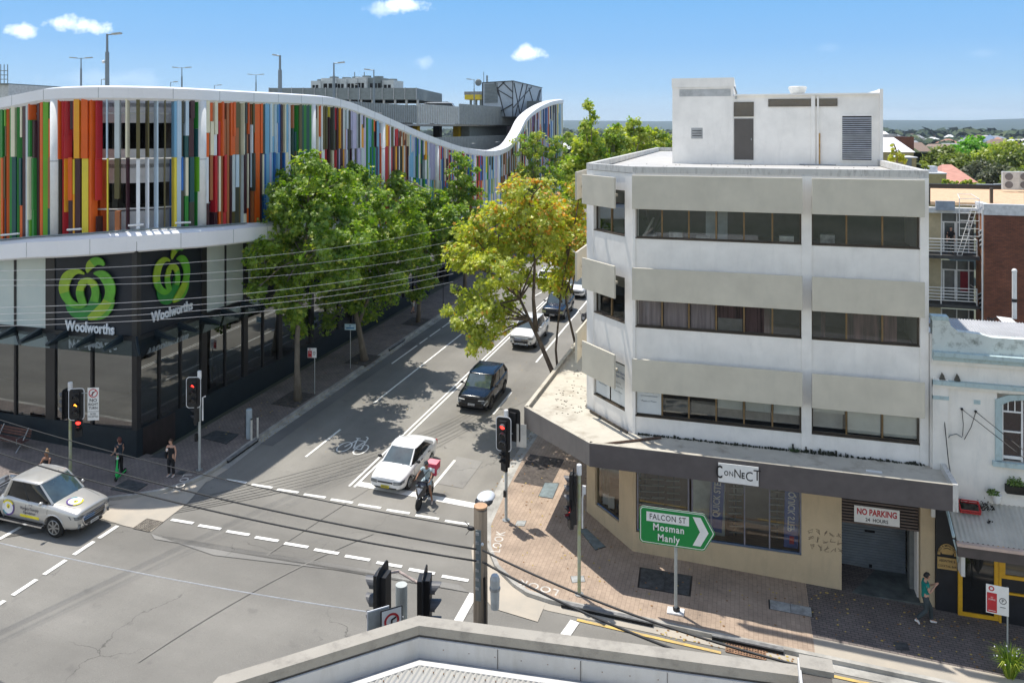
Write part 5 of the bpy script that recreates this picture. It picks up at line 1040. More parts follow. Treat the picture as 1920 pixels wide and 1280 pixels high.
def leafy(b, c, r, n, m, s_=.05, flatz=.6):
    for k in range(n):
        d = Vector((rq.gauss(0, 1), rq.gauss(0, 1), abs(rq.gauss(0, 1))*flatz)).normalized()*r*rq.uniform(.3, 1); p = Vector(c)+d; a = Vector((rq.uniform(-1, 1), rq.uniform(-1, 1), rq.uniform(-.5, .8))).normalized(); u = a.orthogonal().normalized()*s_; v = a.cross(u)
        b.poly([p-u, p+v*.6, p+u, p-v*.6], m)
M_lf = mat('potted_leaf', (.10, .17, .03), .6, var=.3); M_dl = mat('dark_debris', (.03, .028, .02), .95, var=.4)
e = thing('potted_plant', (8.12, HY-.12, 3.0), 'white pot with a drooping green plant fixed to the wall above the awning', 'potted plant'); b = MB(); b.tube([(8.14, HY-.16, 2.92), (8.14, HY-.16, 3.2)], [.10, .16], M_white, 12); b.build('pot', e); b = MB(); leafy(b, (8.02, HY-.2, 3.22), .2, 90, M_lf); b.build('foliage', e)
e = thing('planter', (8.65, HY-.12, 3.25), 'dark planter box with dry green plants under the old arched window', 'planter'); b = MB(); b.box(8.42, HY-.25, 3.3, 9.0, HY-.02, 3.55, M_dl); b.build('box', e); b = MB(); leafy(b, (8.7, HY-.15, 3.6), .28, 160, M_lf); b.build('foliage', e)
b = MB(); leafy(b, (6.9, HY-.3, 2.78), .28, 220, M_dl, .04, .3); leafy(b, (7.75, HY-.28, 2.76), .3, 120, M_dl, .04, .2); leafy(b, (7.75, HY-.75, 2.5), .12, 40, M_dl, .04, .5); kind(b.build('awning_litter'), 'stuff')
# flue on the old roof, tarpaulin and junk
b = MB(); p = at(1902, 598, 31.5); b.tube([(p.x, p.y, 7.9), (p.x, p.y, at(1902, 508, 31.5).z)], .085, M_white, 12); b.tube([(p.x, p.y, at(1902, 566, 31.5).z), (p.x, p.y, at(1902, 560, 31.5).z)], .095, M_dark, 12); b.ball((p.x, p.y, at(1902, 508, 31.5).z), .1, M_white); tag(b.build('flue'), 'white flue pipe with a black band standing before the dark brick wall', 'flue')
b = MB(); p = at(1873, 604, 33.5); b.obox((p.x+.35, p.y, p.z+.05), (.28, .0, -.02), (-.1, .25, .12), (0, -.01, .01), M_white); tag(b.build('board'), 'white board lying on the old roof behind the parapet', 'board')
b = MB(); p = at(1861, 606, 33); 
for k in range(7): b.tube([(p.x-.2+rq.random()*.4, p.y, p.z), (p.x-.2+rq.random()*.4, p.y+.1, p.z+.22)], .02, M_cab, 4)
b.box(p.x-.22, p.y-.05, p.z-.02, p.x+.2, p.y+.1, p.z+.02, M_cab); tag(b.build('broken_chair'), 'heap of black metal bits beside the white board on the old roof', 'scrap')
# ---- brick apartment block with balconies
bb = thing('brick_block', (18, 57, gz(18, 57)), 'dark brick flats with white balcony rails behind the pale old building', 'apartment block')
BX, BY, BZ = 14.5, 56, 10.72
b = MB(); b.box(BX+.02, BY, -1, 40, BY+.3, BZ-.68, M_brick); b.build('wall', bb); b = MB(); b.box(BX, BY+.003, -1, BX+.019, BY+1.9, BZ-.681, M_brick2); b.build('return_wall', bb)
b = MB(); b.box(BX-.04, BY-.05, BZ-.68, 40, BY+.3, BZ, mat('white_roof_edge', (.70, .71, .72), .5)); b.box(BX-.05, BY+.301, BZ-.66, BX+.3, BY+2.0, BZ-.002, mat('white_roof_edge', 0)); b.build('roof_edge', bb)
M_grav = mat('tan_gravel_roof', (.62, .42, .26), .95, var=.12, scale=3, bump=.3); b = MB(); b.box(5, 57.9, BZ-.3, 40, 71, BZ-.1, M_grav); b.box(BX+.3, BY+.3, BZ-.3, 40, 57.9, BZ-.101, M_grav); b.build('roof', bb)
b = MB(); b.box(5, 71, BZ-.4, 40, 71.3, BZ+.25, M_dark)
for px in (1747, 1857, 1916): p = at(px, 375, 51.5); b.box(p.x-.08, 57.9, BZ-.3, p.x+.08, 58.1, at(px, 352, 51.5).z, M_brz)
b.build('roof_post', bb)
WY = 57.9; b = MB(); M_beige = mat('beige_wall', (.50, .43, .28), .8, var=.08); b.box(5, WY, -1, 12.45, WY+.2, 10.1, M_beige); b.box(5, WY-.5, 10.1, BX+.2, WY+.2, 10.3, M_white); b.box(5, WY-.55, 9.95, 14, WY-.5, 10.28, mat('white_gutter', (.6, .62, .62), .5)); b.box(12.0, WY-.8, 10.15, 13.1, WY-.56, 10.75, mat('blue_grey_box', (.30, .35, .42), .6)); b.build('balcony_wall', bb)
for k, (z, lab) in enumerate(((7.33, 0), (4.2, 1), (1.0, 2))):
    b = MB(); b.box(5, 56.4, z-.22, 14.35, WY, z, mat('balcony_slab', (.06, .06, .06), .8)); bl_ = b.build('balcony', bb)
    b = MB()
    for j in range(5): b.tube([(5, 56.45, z+.25+j*.2), (14.2, 56.45, z+.25+j*.2)], .028, M_white, 5)
    for x in (12.15, 14.2): b.tube([(x, 56.45, z), (x, 56.45, z+1.08)], .03, M_white, 5)
    b.tube([(14.2, 56.45, z+1.05), (14.2, WY, z+1.05)], .028, M_white, 5); b.build('railing', bl_)
    b = MB(); gl = mat('balcony_glass', (.10, .11, .11), .1, spec=.7); b.box(12.45, WY+.03, z, 14.4, WY+.06, z+2.6, gl)
    if k: b.box(13.6, WY+.01, z+.6, 14.1, WY+.025, z+1.9, mat('red_curtain', (.22, .02, .03), .8))
    for x in (12.45, 13.35, 14.05): b.box(x, WY-.03, z, x+.07, WY+.02, z+2.6, M_white)
    b.box(12.45, WY-.031, z+1.95, 14.4, WY+.019, z+2.03, M_white); b.box(12.55, WY-.02, z+.05, 12.66, WY+.01, z+1.95, M_white); b.box(13.25, WY-.02, z+.05, 13.35, WY+.01, z+1.95, M_white); b.build('window', bl_)
b = MB()
for zc in (8.9, 4.9):
    for j in range(4): b.obox((BX-.03, BY+.9-.12*j, zc-j*.26), (.01, 0, 0), (0, .38, -.13), (.0, .02, .035), M_white); b.obox((BX-.025, BY+.9-.12*j, zc-j*.26-.12), (.008, 0, 0), (0, .36, -.12), (.0, .03, .06), M_void)
b.build('sun_louvre', bb)
b = MB(); b.tube([(BX-.1, BY+.0, 10.4), (BX-.1, BY, 9.8), (BX-.12, BY, 2.5), (BX+.0, BY, 1.0)], .05, M_white, 6); b.build('downpipe', bb)
b = MB(); p0, p1 = Vector((13.1, 56.6, 7.35)), Vector((14.05, 56.7, 10.6))
for dx in (-.0, .28): b.tube([p0+Vector((dx, 0, 0)), p1+Vector((dx, 0, 0))], .022, M_white, 5)
for j in range(13): q = p0.lerp(p1, j/12); b.tube([q, q+Vector((.28, 0, 0))], .016, M_white, 4)
for dx, y in ((-.75, 56.35), (.5, 56.35)): b.tube([(13.85+dx*.9, y, 8.6), (13.85+dx*.9, y, 11.0)], .025, M_white, 5)
for z in (8.62, 9.1, 9.6, 10.1, 10.6, 11.0): b.tube([(13.2, 56.35, z), (14.3, 56.35, z)], .022, M_white, 5)
b.tube([(13.2, 56.35, 11.0), (13.35, 57.5, 11.2), (14.15, 57.5, 11.2), (14.3, 56.35, 11.0)], .022, M_white, 5); tag(b.build('roof_ladder'), 'white caged roof ladder leaning above the upper balcony', 'ladder')
for k, (px, l) in enumerate(((1896, 'white outdoor unit with two fans on the tan gravel roof'), (1925, 'white outdoor unit cut off by the right edge of the view'))):
    e = thing('air_conditioner', at(px, 356, 60), l, 'air conditioner', 'air conditioners on the gravel roof'); o = at(px, 356, 60); b = MB(); b.box(o.x-.55, o.y, o.z, o.x+.55, o.y+.45, o.z+1.38, M_ac); b.build('casing', e, bevel=.02)
    for z in (.38, 1.0): b = MB(); b.tube([(o.x-.15, o.y-.03, o.z+z), (o.x-.15, o.y+.0, o.z+z)], .27, mat('fan_guard', (.16, .16, .17), .6), 18); b.build('fan', e)
b = MB()
for k in range(4): p = at(1830+k*16, 346+k % 2*3, 66); b.tube([(p.x, p.y, p.z), (p.x+1.2, p.y, p.z+.05*k)], .07, M_steel, 6)
p = at(1843, 350, 66); b.box(p.x-.5, p.y, p.z-.5, p.x+.8, p.y+.6, p.z+.1, M_ac); tag(b.build('roof_ducts'), 'low ducts and pipes on the gravel roof left of the outdoor unit', 'ducts')
# ---- houses behind
def gable(name, px0, px1, pyE, pyR, d, depth, wallc, roofc, label, cat='house', hip=False, wz=4, grp=None):
    a, c = at(px0, pyE, d), at(px1, pyE, d); r_ = at((px0+px1)/2, pyR, d); e = thing(name, ((a.x+c.x)/2, a.y, a.z-wz), label, cat, grp)
    b = MB(); b.box(a.x+.2, a.y+.2, a.z-wz, c.x-.2, a.y+depth-.2, a.z, wallc); b.build('wall', e)
    i = min(depth, c.x-a.x)*.38 if hip else 0; y0, y1 = a.y, a.y+depth; zr = r_.z; b = MB()
    if hip: P_ = [(a.x, y0, a.z), (c.x, y0, a.z), (c.x, y1, a.z), (a.x, y1, a.z), (a.x+i, (y0+y1)/2, zr), (c.x-i, (y0+y1)/2, zr)]; F = [(0, 1, 5, 4), (1, 2, 5), (2, 3, 4, 5), (3, 0, 4), (0, 3, 2, 1)]
    else: P_ = [(a.x, y0, a.z), (c.x, y0, a.z), (c.x, y1, a.z), (a.x, y1, a.z), (a.x, y1, zr), (c.x-.0, y1, zr)]; P_[5] = (c.x-(c.x-a.x)*.30, y1, zr); P_[4] = (a.x, y1, zr); F = [(0, 1, 5, 4), (1, 2, 5), (3, 0, 4), (2, 3, 4, 5)]
    b.mesh(P_, F, roofc); b.build('roof', e); return e
M_tilep = mat('pink_roof_tiles', (.55, .27, .20), .8, var=.2, scale=1.5, stretch=(1, 8, 8)); M_wroof = mat('white_metal_roof', (.85, .85, .88), .5, var=.03); M_tanw = mat('tan_block_wall', (.42, .35, .17), .85, var=.1)
e = gable('house', 1765, 1836, 346, 313, 92, 14, M_tanw, M_tilep, 'house with a pink tiled hip roof behind the gravel roof', hip=True)
b = MB(); a, c = at(1735, 346, 84), at(1772, 326, 84); b.box(a.x-3, a.y, a.z-6, c.x, a.y+5, c.z, M_tanw); b.box(a.x-3.05, a.y-.05, c.z, c.x+.05, a.y+5, c.z+.12, M_white); a2, c2 = at(1741, 326, 85), at(1757, 312, 85); b.box(a2.x, a2.y, c.z+.12, c2.x, a2.y+2, c2.z, mat('grey_block', (.50, .52, .56), .8)); tag(b.build('parapet_building'), 'tan flat-roofed block with a small grey box, left of the pink tiled roof', 'building')
gable('house', 1640, 1712, 285, 247, 120, 16, M_tanw, M_wroof, 'building with a large white metal roof behind the penthouse', wz=7)
b = MB(); a, c = at(1695, 320, 118), at(1742, 258, 118); b.box(a.x, a.y+12, a.z-4, c.x, a.y+30, c.z, M_brick); b.box(a.x-1, a.y+12, c.z, c.x-2.5, a.y+30, c.z+.4, M_deck); tag(b.build('brick_gable'), 'dark brick end wall beside the white metal roof', 'building')
b = MB(); a, c = at(1680, 316, 112), at(1738, 296, 112); b.box(a.x, a.y, a.z-4, c.x-1.6, a.y+6, c.z, M_tanw); b.box(a.x-.1, a.y-.1, c.z, c.x-1.4, a.y+6, c.z+.12, M_white); b.box(a.x+1.4, a.y-.15, a.z-4, a.x+2.0, a.y, c.z, M_grey); tag(b.build('outbuilding'), 'low tan outbuilding below the white metal roof', 'building')
# ================================================================ roof of the corner building below the camera
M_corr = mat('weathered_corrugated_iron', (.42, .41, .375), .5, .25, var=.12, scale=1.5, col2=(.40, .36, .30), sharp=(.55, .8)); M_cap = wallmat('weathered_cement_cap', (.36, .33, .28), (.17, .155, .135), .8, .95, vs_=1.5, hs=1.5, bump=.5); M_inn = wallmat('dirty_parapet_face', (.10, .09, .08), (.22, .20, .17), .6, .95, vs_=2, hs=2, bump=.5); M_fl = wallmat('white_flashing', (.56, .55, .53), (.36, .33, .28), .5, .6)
fb = thing('corner_building_roof', (-4.5, 10, gz(-4, 10)), 'corrugated iron roof behind a weathered cement parapet at the bottom of the view', 'building')
ZT = 7.9
A = atZ(785, 1153, ZT); Lp = atZ(473, 1248, ZT); Rp = atZ(1500, 1245, ZT); L2 = Vector((Lp.x+(Lp.x-A.x)*.18, Lp.y+(Lp.y-A.y)*.18, ZT)); L3 = Vector((L2.x+.2, 0.5, ZT)); R2 = Vector((Rp.x+.15, Rp.y, ZT))
OUTL = [R2.xy, A.xy, L2.xy, L3.xy]
def off(pts, w_):
    out = []
    for i, p in enumerate(pts):
        ds = []
        if i > 0: d = (pts[i]-pts[i-1]).normalized(); ds.append(Vector((-d.y, d.x)))
        if i < len(pts)-1: d = (pts[i+1]-pts[i]).normalized(); ds.append(Vector((-d.y, d.x)))
        n = sum(ds, Vector((0, 0))).normalized(); k = 1/max(.3, n.dot(ds[0])); out.append(Vector(p)+n*w_*k)
    return out
def band(name, w0, w1, z0, z1, m, par):
    b = MB(); a, c = off(OUTL, w0), off(OUTL, w1)
    for i in range(len(a)-1): b.prism([a[i], a[i+1], c[i+1], c[i]], z0, z1, m)
    return b.build(name, par)
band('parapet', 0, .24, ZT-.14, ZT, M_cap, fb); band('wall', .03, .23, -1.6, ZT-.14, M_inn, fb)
band('flashing', .24, .27, ZT-.48, ZT-.17, M_fl, fb); band('gutter', .27, .42, ZT-.52, ZT-.47, mat('gutter_shade_grey', (.33, .34, .35), .5), fb); band('barge', .42, .52, ZT-.50, ZT-.40, M_fl, fb)
# corrugated sheets running away from the street
b = MB(); inn = off(OUTL, .52); Ra, Aa, La, La3 = inn
def yfront(x):                                      # roof edge line
    if x >= Aa.x: t = (x-Aa.x)/(Ra.x-Aa.x); return Aa.y+(Ra.y-Aa.y)*t
    t = (x-La.x)/(Aa.x-La.x); return La.y+(Aa.y-La.y)*t
n = int((Ra.x-La.x)/.0195); vs, fs = [], []
for i in range(n+1):
    x = La.x+.02+i*.0195; yf = yfront(x)-.0; z = ZT-.41+.017*math.sin(i*math.pi/2)
    sl = -.06
    vs += [(x, yf, z), (x-.0, 1.0, z+(yf-1.0)*.02)]
for i in range(n): fs.append((2*i, 2*i+1, 2*i+3, 2*i+2))
b.mesh(vs, fs, M_corr); b.build('corrugated_sheet', fb, smooth=True)
b = MB(); q0 = atZ(1503, 1252, 8.05); q1 = atZ(1558, 1254, 8.05)
b.box(q0.x, q0.y-1.0, -1.4, q1.x, q0.y+.22, 8.0, M_inn); b.box(q0.x-.02, q0.y-.02, 8.0, q1.x+.03, q0.y+.26, 8.08, M_cap); b.box(q0.x-.04, q0.y-1, -1.4, q0.x-.005, q0.y+.24, 8.04, M_fl); b.build('chimney_pier', fb)
b = MB(); rs5 = random.Random(31); M_rs = mat('rusty_screw', (.22, .12, .06), .8); M_ll = mat('roof_leaf', (.28, .17, .07), .9)
for i in range(0, int((Ra.x-La.x)/.078), 2):
    x = La.x+.06+i*.078; yf = yfront(x)
    for dy in (.12, 1.3, 2.5): b.cyl((x, yf-dy), .009, ZT-.405, ZT-.388, M_rs, 6)
kind(b.build('roof_screws', fb), 'stuff')
b = MB()
for k in range(150):
    x = rs5.uniform(La.x+.2, Ra.x-.1); y = yfront(x)+(rs5.uniform(.08, .2) if k % 3 else -rs5.uniform(.1, 2.2)); z = ZT-.465 if k % 3 else ZT-.385; a = rs5.random()*6.28; r_ = rs5.uniform(.012, .03)
    b.poly([(x+r_*math.cos(a+t), y+r_*.6*math.sin(a+t), z) for t in (0, 1.3, 2.6, 4.2)], M_ll)
kind(b.build('roof_leaves', fb), 'stuff')
b = MB(); A2, R3 = off(OUTL, .238)[1], off(OUTL, .238)[0]
for k in range(1, 5): q = A2.lerp(R3, k/4.6); b.box(q.x-.004, q.y-.04, ZT-.47, q.x+.004, q.y-.028, ZT-.18, M_inn)
for k in range(1, 14): q = A2.lerp(R3, k/14.3); b.ball((q.x, q.y-.034, ZT-.30), .008, M_rs, nu=6, nv=4)
kind(b.build('flashing_joints', fb), 'stuff')
# ================================================================ trees
def leafmat(name, c1, c2, trans=.45):
    if name in _M: return _M[name]
    m = bpy.data.materials.new(name); m.use_nodes = True; t = m.node_tree; t.nodes.clear(); L = t.links.new
    o = N('ShaderNodeOutputMaterial', t); d = N('ShaderNodeBsdfDiffuse', t); tr = N('ShaderNodeBsdfTranslucent', t); g = N('ShaderNodeBsdfGlossy', t); g.inputs['Roughness'].default_value = .45
    ge = N('ShaderNodeNewGeometry', t); tc = N('ShaderNodeTexCoord', t); nz = N('ShaderNodeTexNoise', t); nz.inputs['Scale'].default_value = .7; L(tc.outputs['Object'], nz.inputs['Vector'])
    a = N('ShaderNodeMath', t, operation='MULTIPLY_ADD'); a.inputs[1].default_value = .6; L(ge.outputs['Random Per Island'], a.inputs[0]); L(nz.outputs[0], a.inputs[2])
    mr = N('ShaderNodeMapRange', t); mr.inputs[1].default_value = .45; mr.inputs[2].default_value = 1.05; L(a.outputs[0], mr.inputs[0])
    mx = N('ShaderNodeMix', t, data_type='RGBA'); mx.inputs[6].default_value = lin(c1); mx.inputs[7].default_value = lin(c2); L(mr.outputs[0], mx.inputs[0])
    L(mx.outputs[2], d.inputs[0]); hs = N('ShaderNodeHueSaturation', t); hs.inputs['Value'].default_value = 1.5; hs.inputs['Saturation'].default_value = 1.1; L(mx.outputs[2], hs.inputs['Color']); L(hs.outputs[0], tr.inputs[0])
    m1 = N('ShaderNodeMixShader', t); m1.inputs[0].default_value = trans; L(d.outputs[0], m1.inputs[1]); L(tr.outputs[0], m1.inputs[2])
    m2 = N('ShaderNodeMixShader', t); m2.inputs[0].default_value = .045; L(m1.outputs[0], m2.inputs[1]); L(g.outputs[0], m2.inputs[2]); L(m2.outputs[0], o.inputs[0]); _M[name] = m; return m
L_green = leafmat('plane_leaf', (.085, .19, .015), (.32, .44, .06), .5); L_yel = leafmat('yellowing_leaf', (.34, .41, .045), (.60, .62, .10), .5); L_or = leafmat('autumn_leaf', (.58, .28, .05), (.78, .46, .10), .5); L_olive = leafmat('olive_leaf', (.10, .15, .025), (.26, .31, .06)); L_bright = leafmat('bright_leaf', (.09, .25, .015), (.22, .48, .03)); L_lime = leafmat('pale_leaf', (.22, .31, .035), (.46, .50, .08), .5); L_dull = leafmat('dull_leaf', (.06, .075, .035), (.14, .155, .075))
M_bark = mat('plane_bark', (.13, .11, .085), .9, var=.3, scale=5, col2=(.24, .21, .165), bump=.5, stretch=(1, 1, .4)); M_barkd = mat('dark_bark', (.13, .10, .075), .9, var=.3, scale=4, bump=.5)
STAR = [(0, 1.0), (.28, .38), (.95, .35), (.45, -.12), (.55, -.75), (0, -.42), (-.55, -.75), (-.45, -.12), (-.95, .35), (-.28, .38)]
def crown_mesh(rng, lobes, n, size, mats, weights=None, star=True, clump=.55, shell=.5):
    """leaves gathered in clumps inside overlapping lobes; lobes: (centre, radius)"""
    vs, fs, mi = [], [], []; tot = sum(r**2 for c, r in lobes)
    top = max(c.z+r for c, r in lobes); bot = min(c.z-r for c, r in lobes); clumps = []
    for c, r in lobes:
        k = max(3, int(n*(r**2/tot)/42))
        for _ in range(k):
            d = Vector((rng.gauss(0, 1), rng.gauss(0, 1), rng.gauss(0, 1)+.15)).normalized(); q = c+d*r*(rng.random()**shell)*.98; q.z = c.z+(q.z-c.z)*.92
            clumps.append((q, clump*rng.uniform(.5, 1.15)*min(1, r/1.0+.3), (q-c).normalized() if (q-c).length > 1e-3 else Vector((0, 0, 1)), rng.random()))
    per = max(6, n//max(1, len(clumps)))
    for q, cr, out, tone in clumps:
        tilt = (out+Vector((0, 0, .8))).normalized()
        for _ in range(int(per*rng.uniform(.6, 1.4))):
            d = Vector((rng.gauss(0, 1), rng.gauss(0, 1), rng.gauss(0, .6))); d = d.normalized()*cr*(rng.random()**.5); p = q+d
            nn = (tilt+Vector((rng.uniform(-1, 1), rng.uniform(-1, 1), rng.uniform(-1, 1)))*.85).normalized(); u = nn.orthogonal().normalized(); a = rng.random()*6.283; u = (u*math.cos(a)+nn.cross(u)*math.sin(a)); v = nn.cross(u); s_ = size*rng.uniform(.6, 1.25); b0 = len(vs)
            if star: pts = [p+(u*x+v*y)*s_-nn*abs(x)*s_*.18 for x, y in STAR]
            else: pts = [p-u*s_, p+v*s_*.7, p+u*s_, p-v*s_*.7]
            vs += [tuple(w) for w in pts]; fs.append(tuple(range(b0, b0+len(pts))))
            h = (p.z-bot)/(top-bot); mi.append(weights(rng, h, tone) if weights else 0)
    return vs, fs, mi
def tree(name, base, trunk, lobes, n, size, mats, label, group, weights=None, bark=None, star=True, r0=.17, clump=.55, cat='tree', dz=0):
    rng = random.Random(hash(label) & 0 or int(abs(base[0]*131+base[1]*17)*10) % 99991)
    bz = gz(base[0], base[1]) if len(base) < 3 else base[2]
    e = thing(name, (base[0], base[1], bz+dz), label, cat, group); bark = bark or M_bark
    b = MB()
    for stem in trunk:
        pts = [Vector(p) for p in stem[0]]; k = len(pts); rr_ = [stem[1]*(1-.62*i/(k-1)) for i in range(k)]; rr_[0] *= 1.35; b.tube(pts, rr_, bark, 9)
    b.build('trunk', e, smooth=True)
    tops = [Vector(s[0][-1]) for s in trunk]; mids = [Vector(s[0][len(s[0])//2]).lerp(Vector(s[0][-1]), .5) for s in trunk]
    b = MB()
    for c, r in lobes:
        src = min(tops+mids, key=lambda p: (p-c).length+(3 if p.z > c.z else 0)); m_ = src.lerp(c, .5)+Vector((rng.uniform(-.2, .2), rng.uniform(-.2, .2), rng.uniform(.1, .4)))
        b.tube([src, m_, c], [.065, .04, .018], bark, 5)
        for _ in range(5): q = c+Vector((rng.gauss(0, 1), rng.gauss(0, 1), rng.gauss(.2, .8))).normalized()*r*.8; b.tube([c.lerp(m_, .3), c.lerp(q, .5)+Vector((0, 0, .1)), q], [.022, .014, .007], bark, 4)
    b.build('branches', e)
    vs, fs, mi = crown_mesh(rng, lobes, n, size, mats, weights, star, clump)
    o = Vector(e.location); me = bpy.data.meshes.new('crown'); me.from_pydata([tuple(Vector(v)-o) for v in vs], [], fs)
    for m in mats: me.materials.append(m)
    me.polygons.foreach_set('material_index', mi); me.update(); c = bpy.data.objects.new('crown', me); COL.objects.link(c); c.parent = e; return e
def lobes_px(d, L, spread=.8, seed=1, wide=0):
    r_ = random.Random(seed); out = []
    if wide:                                  # a crown as deep as it is wide
        spread = wide; L = [(a, b_, c*1.08) for a, b_, c in L]
    for px, py, rp in L:
        dd = d+r_.uniform(-spread, spread); out.append((at(px, py, dd), rp*dd/1480))
    return out
G_L, G_R = 'plane trees along the left pavement', 'trees along the right pavement'
wg = lambda r, h, t: 0 if r.random() < .93 else 1
def col(px, py, d): return tuple(at(px, py, d))
def b3(x, y, z=None): return (x, y, gz(x, y)+.1 if z is None else z)
tree('plane_tree', (-24.2, 39.4), [([b3(-24.2, 39.4), (-24.25, 39.4, 1.8), (-24.3, 39.5, 3.6), (-24.2, 39.6, 5.6), (-24.1, 39.9, 8.2), (-23.9, 40, 10.8)], .19)],
     lobes_px(44.5, [(585, 318, 34), (548, 345, 40), (605, 355, 42), (520, 375, 36), (575, 395, 52), (622, 400, 45), (512, 425, 44), (560, 455, 55), (612, 460, 52), (500, 480, 38), (548, 520, 48), (600, 520, 46), (482, 515, 26), (478, 545, 20), (553, 580, 30), (560, 612, 18), (528, 552, 30), (640, 375, 34), (672, 405, 34), (662, 450, 38), (655, 505, 34), (640, 340, 26)], .9, 1, 2.1), 19500, .15, [L_green, L_yel], 'nearest plane tree on the left pavement, its crown against the coloured fins', G_L, wg)
tree('plane_tree', (-23.9, 47.0), [([b3(-23.9, 47.0), (-24.1, 46.9, 1.6), (-24.5, 46.8, 3.6), (-24.5, 47, 5.6), (-24.2, 47.3, 8.5), (-23.9, 47.4, 11)], .21), ([(-24.3, 46.9, 2.6), (-23.7, 47, 4.2), (-23.2, 47.2, 6.5)], .10)],
     lobes_px(51.3, [(660, 325, 26), (690, 345, 36), (650, 372, 40), (705, 392, 44), (668, 420, 48), (722, 440, 42), (645, 462, 44), (695, 478, 48), (735, 492, 38), (655, 520, 42), (706, 535, 40), (745, 530, 22), (668, 572, 34), (622, 560, 28), (618, 605, 18), (690, 590, 26), (735, 560, 20), (772, 430, 34), (768, 480, 32), (760, 395, 28)], 1., 2, 2.1), 19000, .15, [L_green, L_yel], 'second plane tree on the left pavement, with the twisted leaning trunk', G_L, wg)
tree('plane_tree', (-24.2, 56.6), [([b3(-24.2, 56.6), (-24.1, 56.6, 2.4), (-23.7, 56.6, 5), (-23.5, 56.8, 8), (-23.3, 57, 10.5)], .15)],
     lobes_px(60.5, [(748, 350, 22), (775, 372, 30), (812, 382, 30), (760, 410, 36), (800, 428, 40), (838, 418, 30), (775, 462, 36), (815, 475, 36), (795, 515, 28), (765, 500, 24), (835, 450, 24), (852, 400, 20), (742, 330, 14), (780, 548, 14), (862, 440, 30), (870, 480, 26)], 1., 3, 2.0), 14000, .165, [L_green, L_yel], 'third plane tree on the left pavement, slender and half hidden', G_L, wg)
tree('plane_tree', (-24.1, 67), [([b3(-24.1, 67), (-24.1, 67, 4), (-24, 67, 9), (-23.9, 67, 12)], .15)],
     lobes_px(70.5, [(862, 302, 20), (870, 330, 30), (852, 360, 28), (885, 368, 26), (865, 395, 32), (890, 410, 26), (845, 400, 24), (870, 430, 30)], 1.2, 4), 6500, .15, [L_green, L_yel], 'plane tree in front of the lowest dip of the white crown', G_L, wg)
for k, (Y_, Lb, lab) in enumerate(((90, [(1000, 262, 22), (985, 290, 24), (1012, 285, 26), (1000, 320, 32), (1025, 330, 28), (990, 360, 30), (1020, 370, 32), (975, 262, 14), (985, 330, 22)], 'left-pavement plane tree below the rising end of the white crown'), (101, [(1042, 268, 22), (1030, 292, 22), (1058, 300, 26), (1045, 330, 30), (1070, 340, 26), (1050, 370, 30), (1040, 402, 28)], 'left-pavement plane tree just beyond the rising end of the white crown'),
                                (113, [(1075, 275, 22), (1068, 300, 24), (1090, 305, 24), (1080, 335, 28)], 'distant left-pavement plane tree left of the pointed treetop'), (127, [(1065, 262, 16), (1095, 270, 20), (1105, 300, 24)], 'farthest plane tree of the left pavement row'))):
    tree('plane_tree', (-24, Y_), [([b3(-24, Y_), (-24, Y_, 5), (-23.9, Y_, 11)], .15)], lobes_px(Y_*.959+6.8, Lb, 1.5, 10+k), 6000 if k < 2 else 3000, .17, [L_lime, L_yel, L_green], lab, G_L, lambda r, h, t: 2 if t < .5 else (0 if r.random() < .8 else 1))
wo = lambda r, h, t: (2 if r.random() < .012+.50*max(0, h-.5)*(1.8 if t > .6 else .25) else (1 if r.random() < .5 else 0))
tree('maple_tree', (-9.3, 40.0), [([b3(-9.3, 40), (-9.35, 40.0, 1.2), col(1035, 695, 41.2), col(1012, 640, 41.4), col(992, 598, 41.6), col(975, 560, 41.8)], .17), ([col(1005, 622, 41.5), col(1000, 560, 41.8), col(1003, 480, 42), col(990, 390, 42.3)], .11)],
     lobes_px(42.2, [(970, 362, 30), (1005, 372, 36), (935, 405, 38), (975, 412, 46), (1022, 410, 44), (885, 440, 36), (930, 455, 46), (985, 465, 44), (868, 490, 36), (905, 505, 40), (950, 520, 40), (1030, 455, 36), (878, 560, 34), (915, 575, 34), (955, 570, 28), (865, 610, 22), (895, 625, 30), (930, 610, 22), (885, 655, 16), (905, 650, 12), (850, 575, 18), (1000, 520, 26), (1018, 345, 16)], 1.0, 21, 1.8), 15000, .13, [L_lime, L_yel, L_or], 'yellowing tree with orange tips leaning out over the white ute, trunk behind the canopy', G_R, wo, bark=M_barkd)
tree('maple_tree', (-9.6, 43.2), [([b3(-9.6, 43.2), (-9.65, 43.2, 1.0), col(1045, 690, 44), col(1042, 655, 44), col(1047, 600, 44.2), col(1052, 545, 44.5), col(1065, 480, 44.8)], .09), ([b3(-9.2, 43.4), col(1078, 642, 44.4), col(1068, 600, 44.4), col(1060, 555, 44.6), col(1075, 500, 44.9)], .09)],
     lobes_px(45.6, [(1075, 400, 30), (1060, 440, 38), (1085, 455, 30), (1045, 490, 34), (1080, 500, 28), (1055, 530, 24), (1088, 360, 24), (1040, 400, 26), (1030, 540, 14)], .9, 22), 7000, .13, [L_lime, L_yel, L_or], 'smaller yellow-orange tree with two thin stems behind the concrete canopy', G_R, lambda r, h, t: 2 if r.random() < .25*h+.05 else (1 if r.random() < .6 else 0), bark=M_barkd)
wl = lambda r, h, t: 1 if r.random() < .12 else (2 if t < .45 else 0)
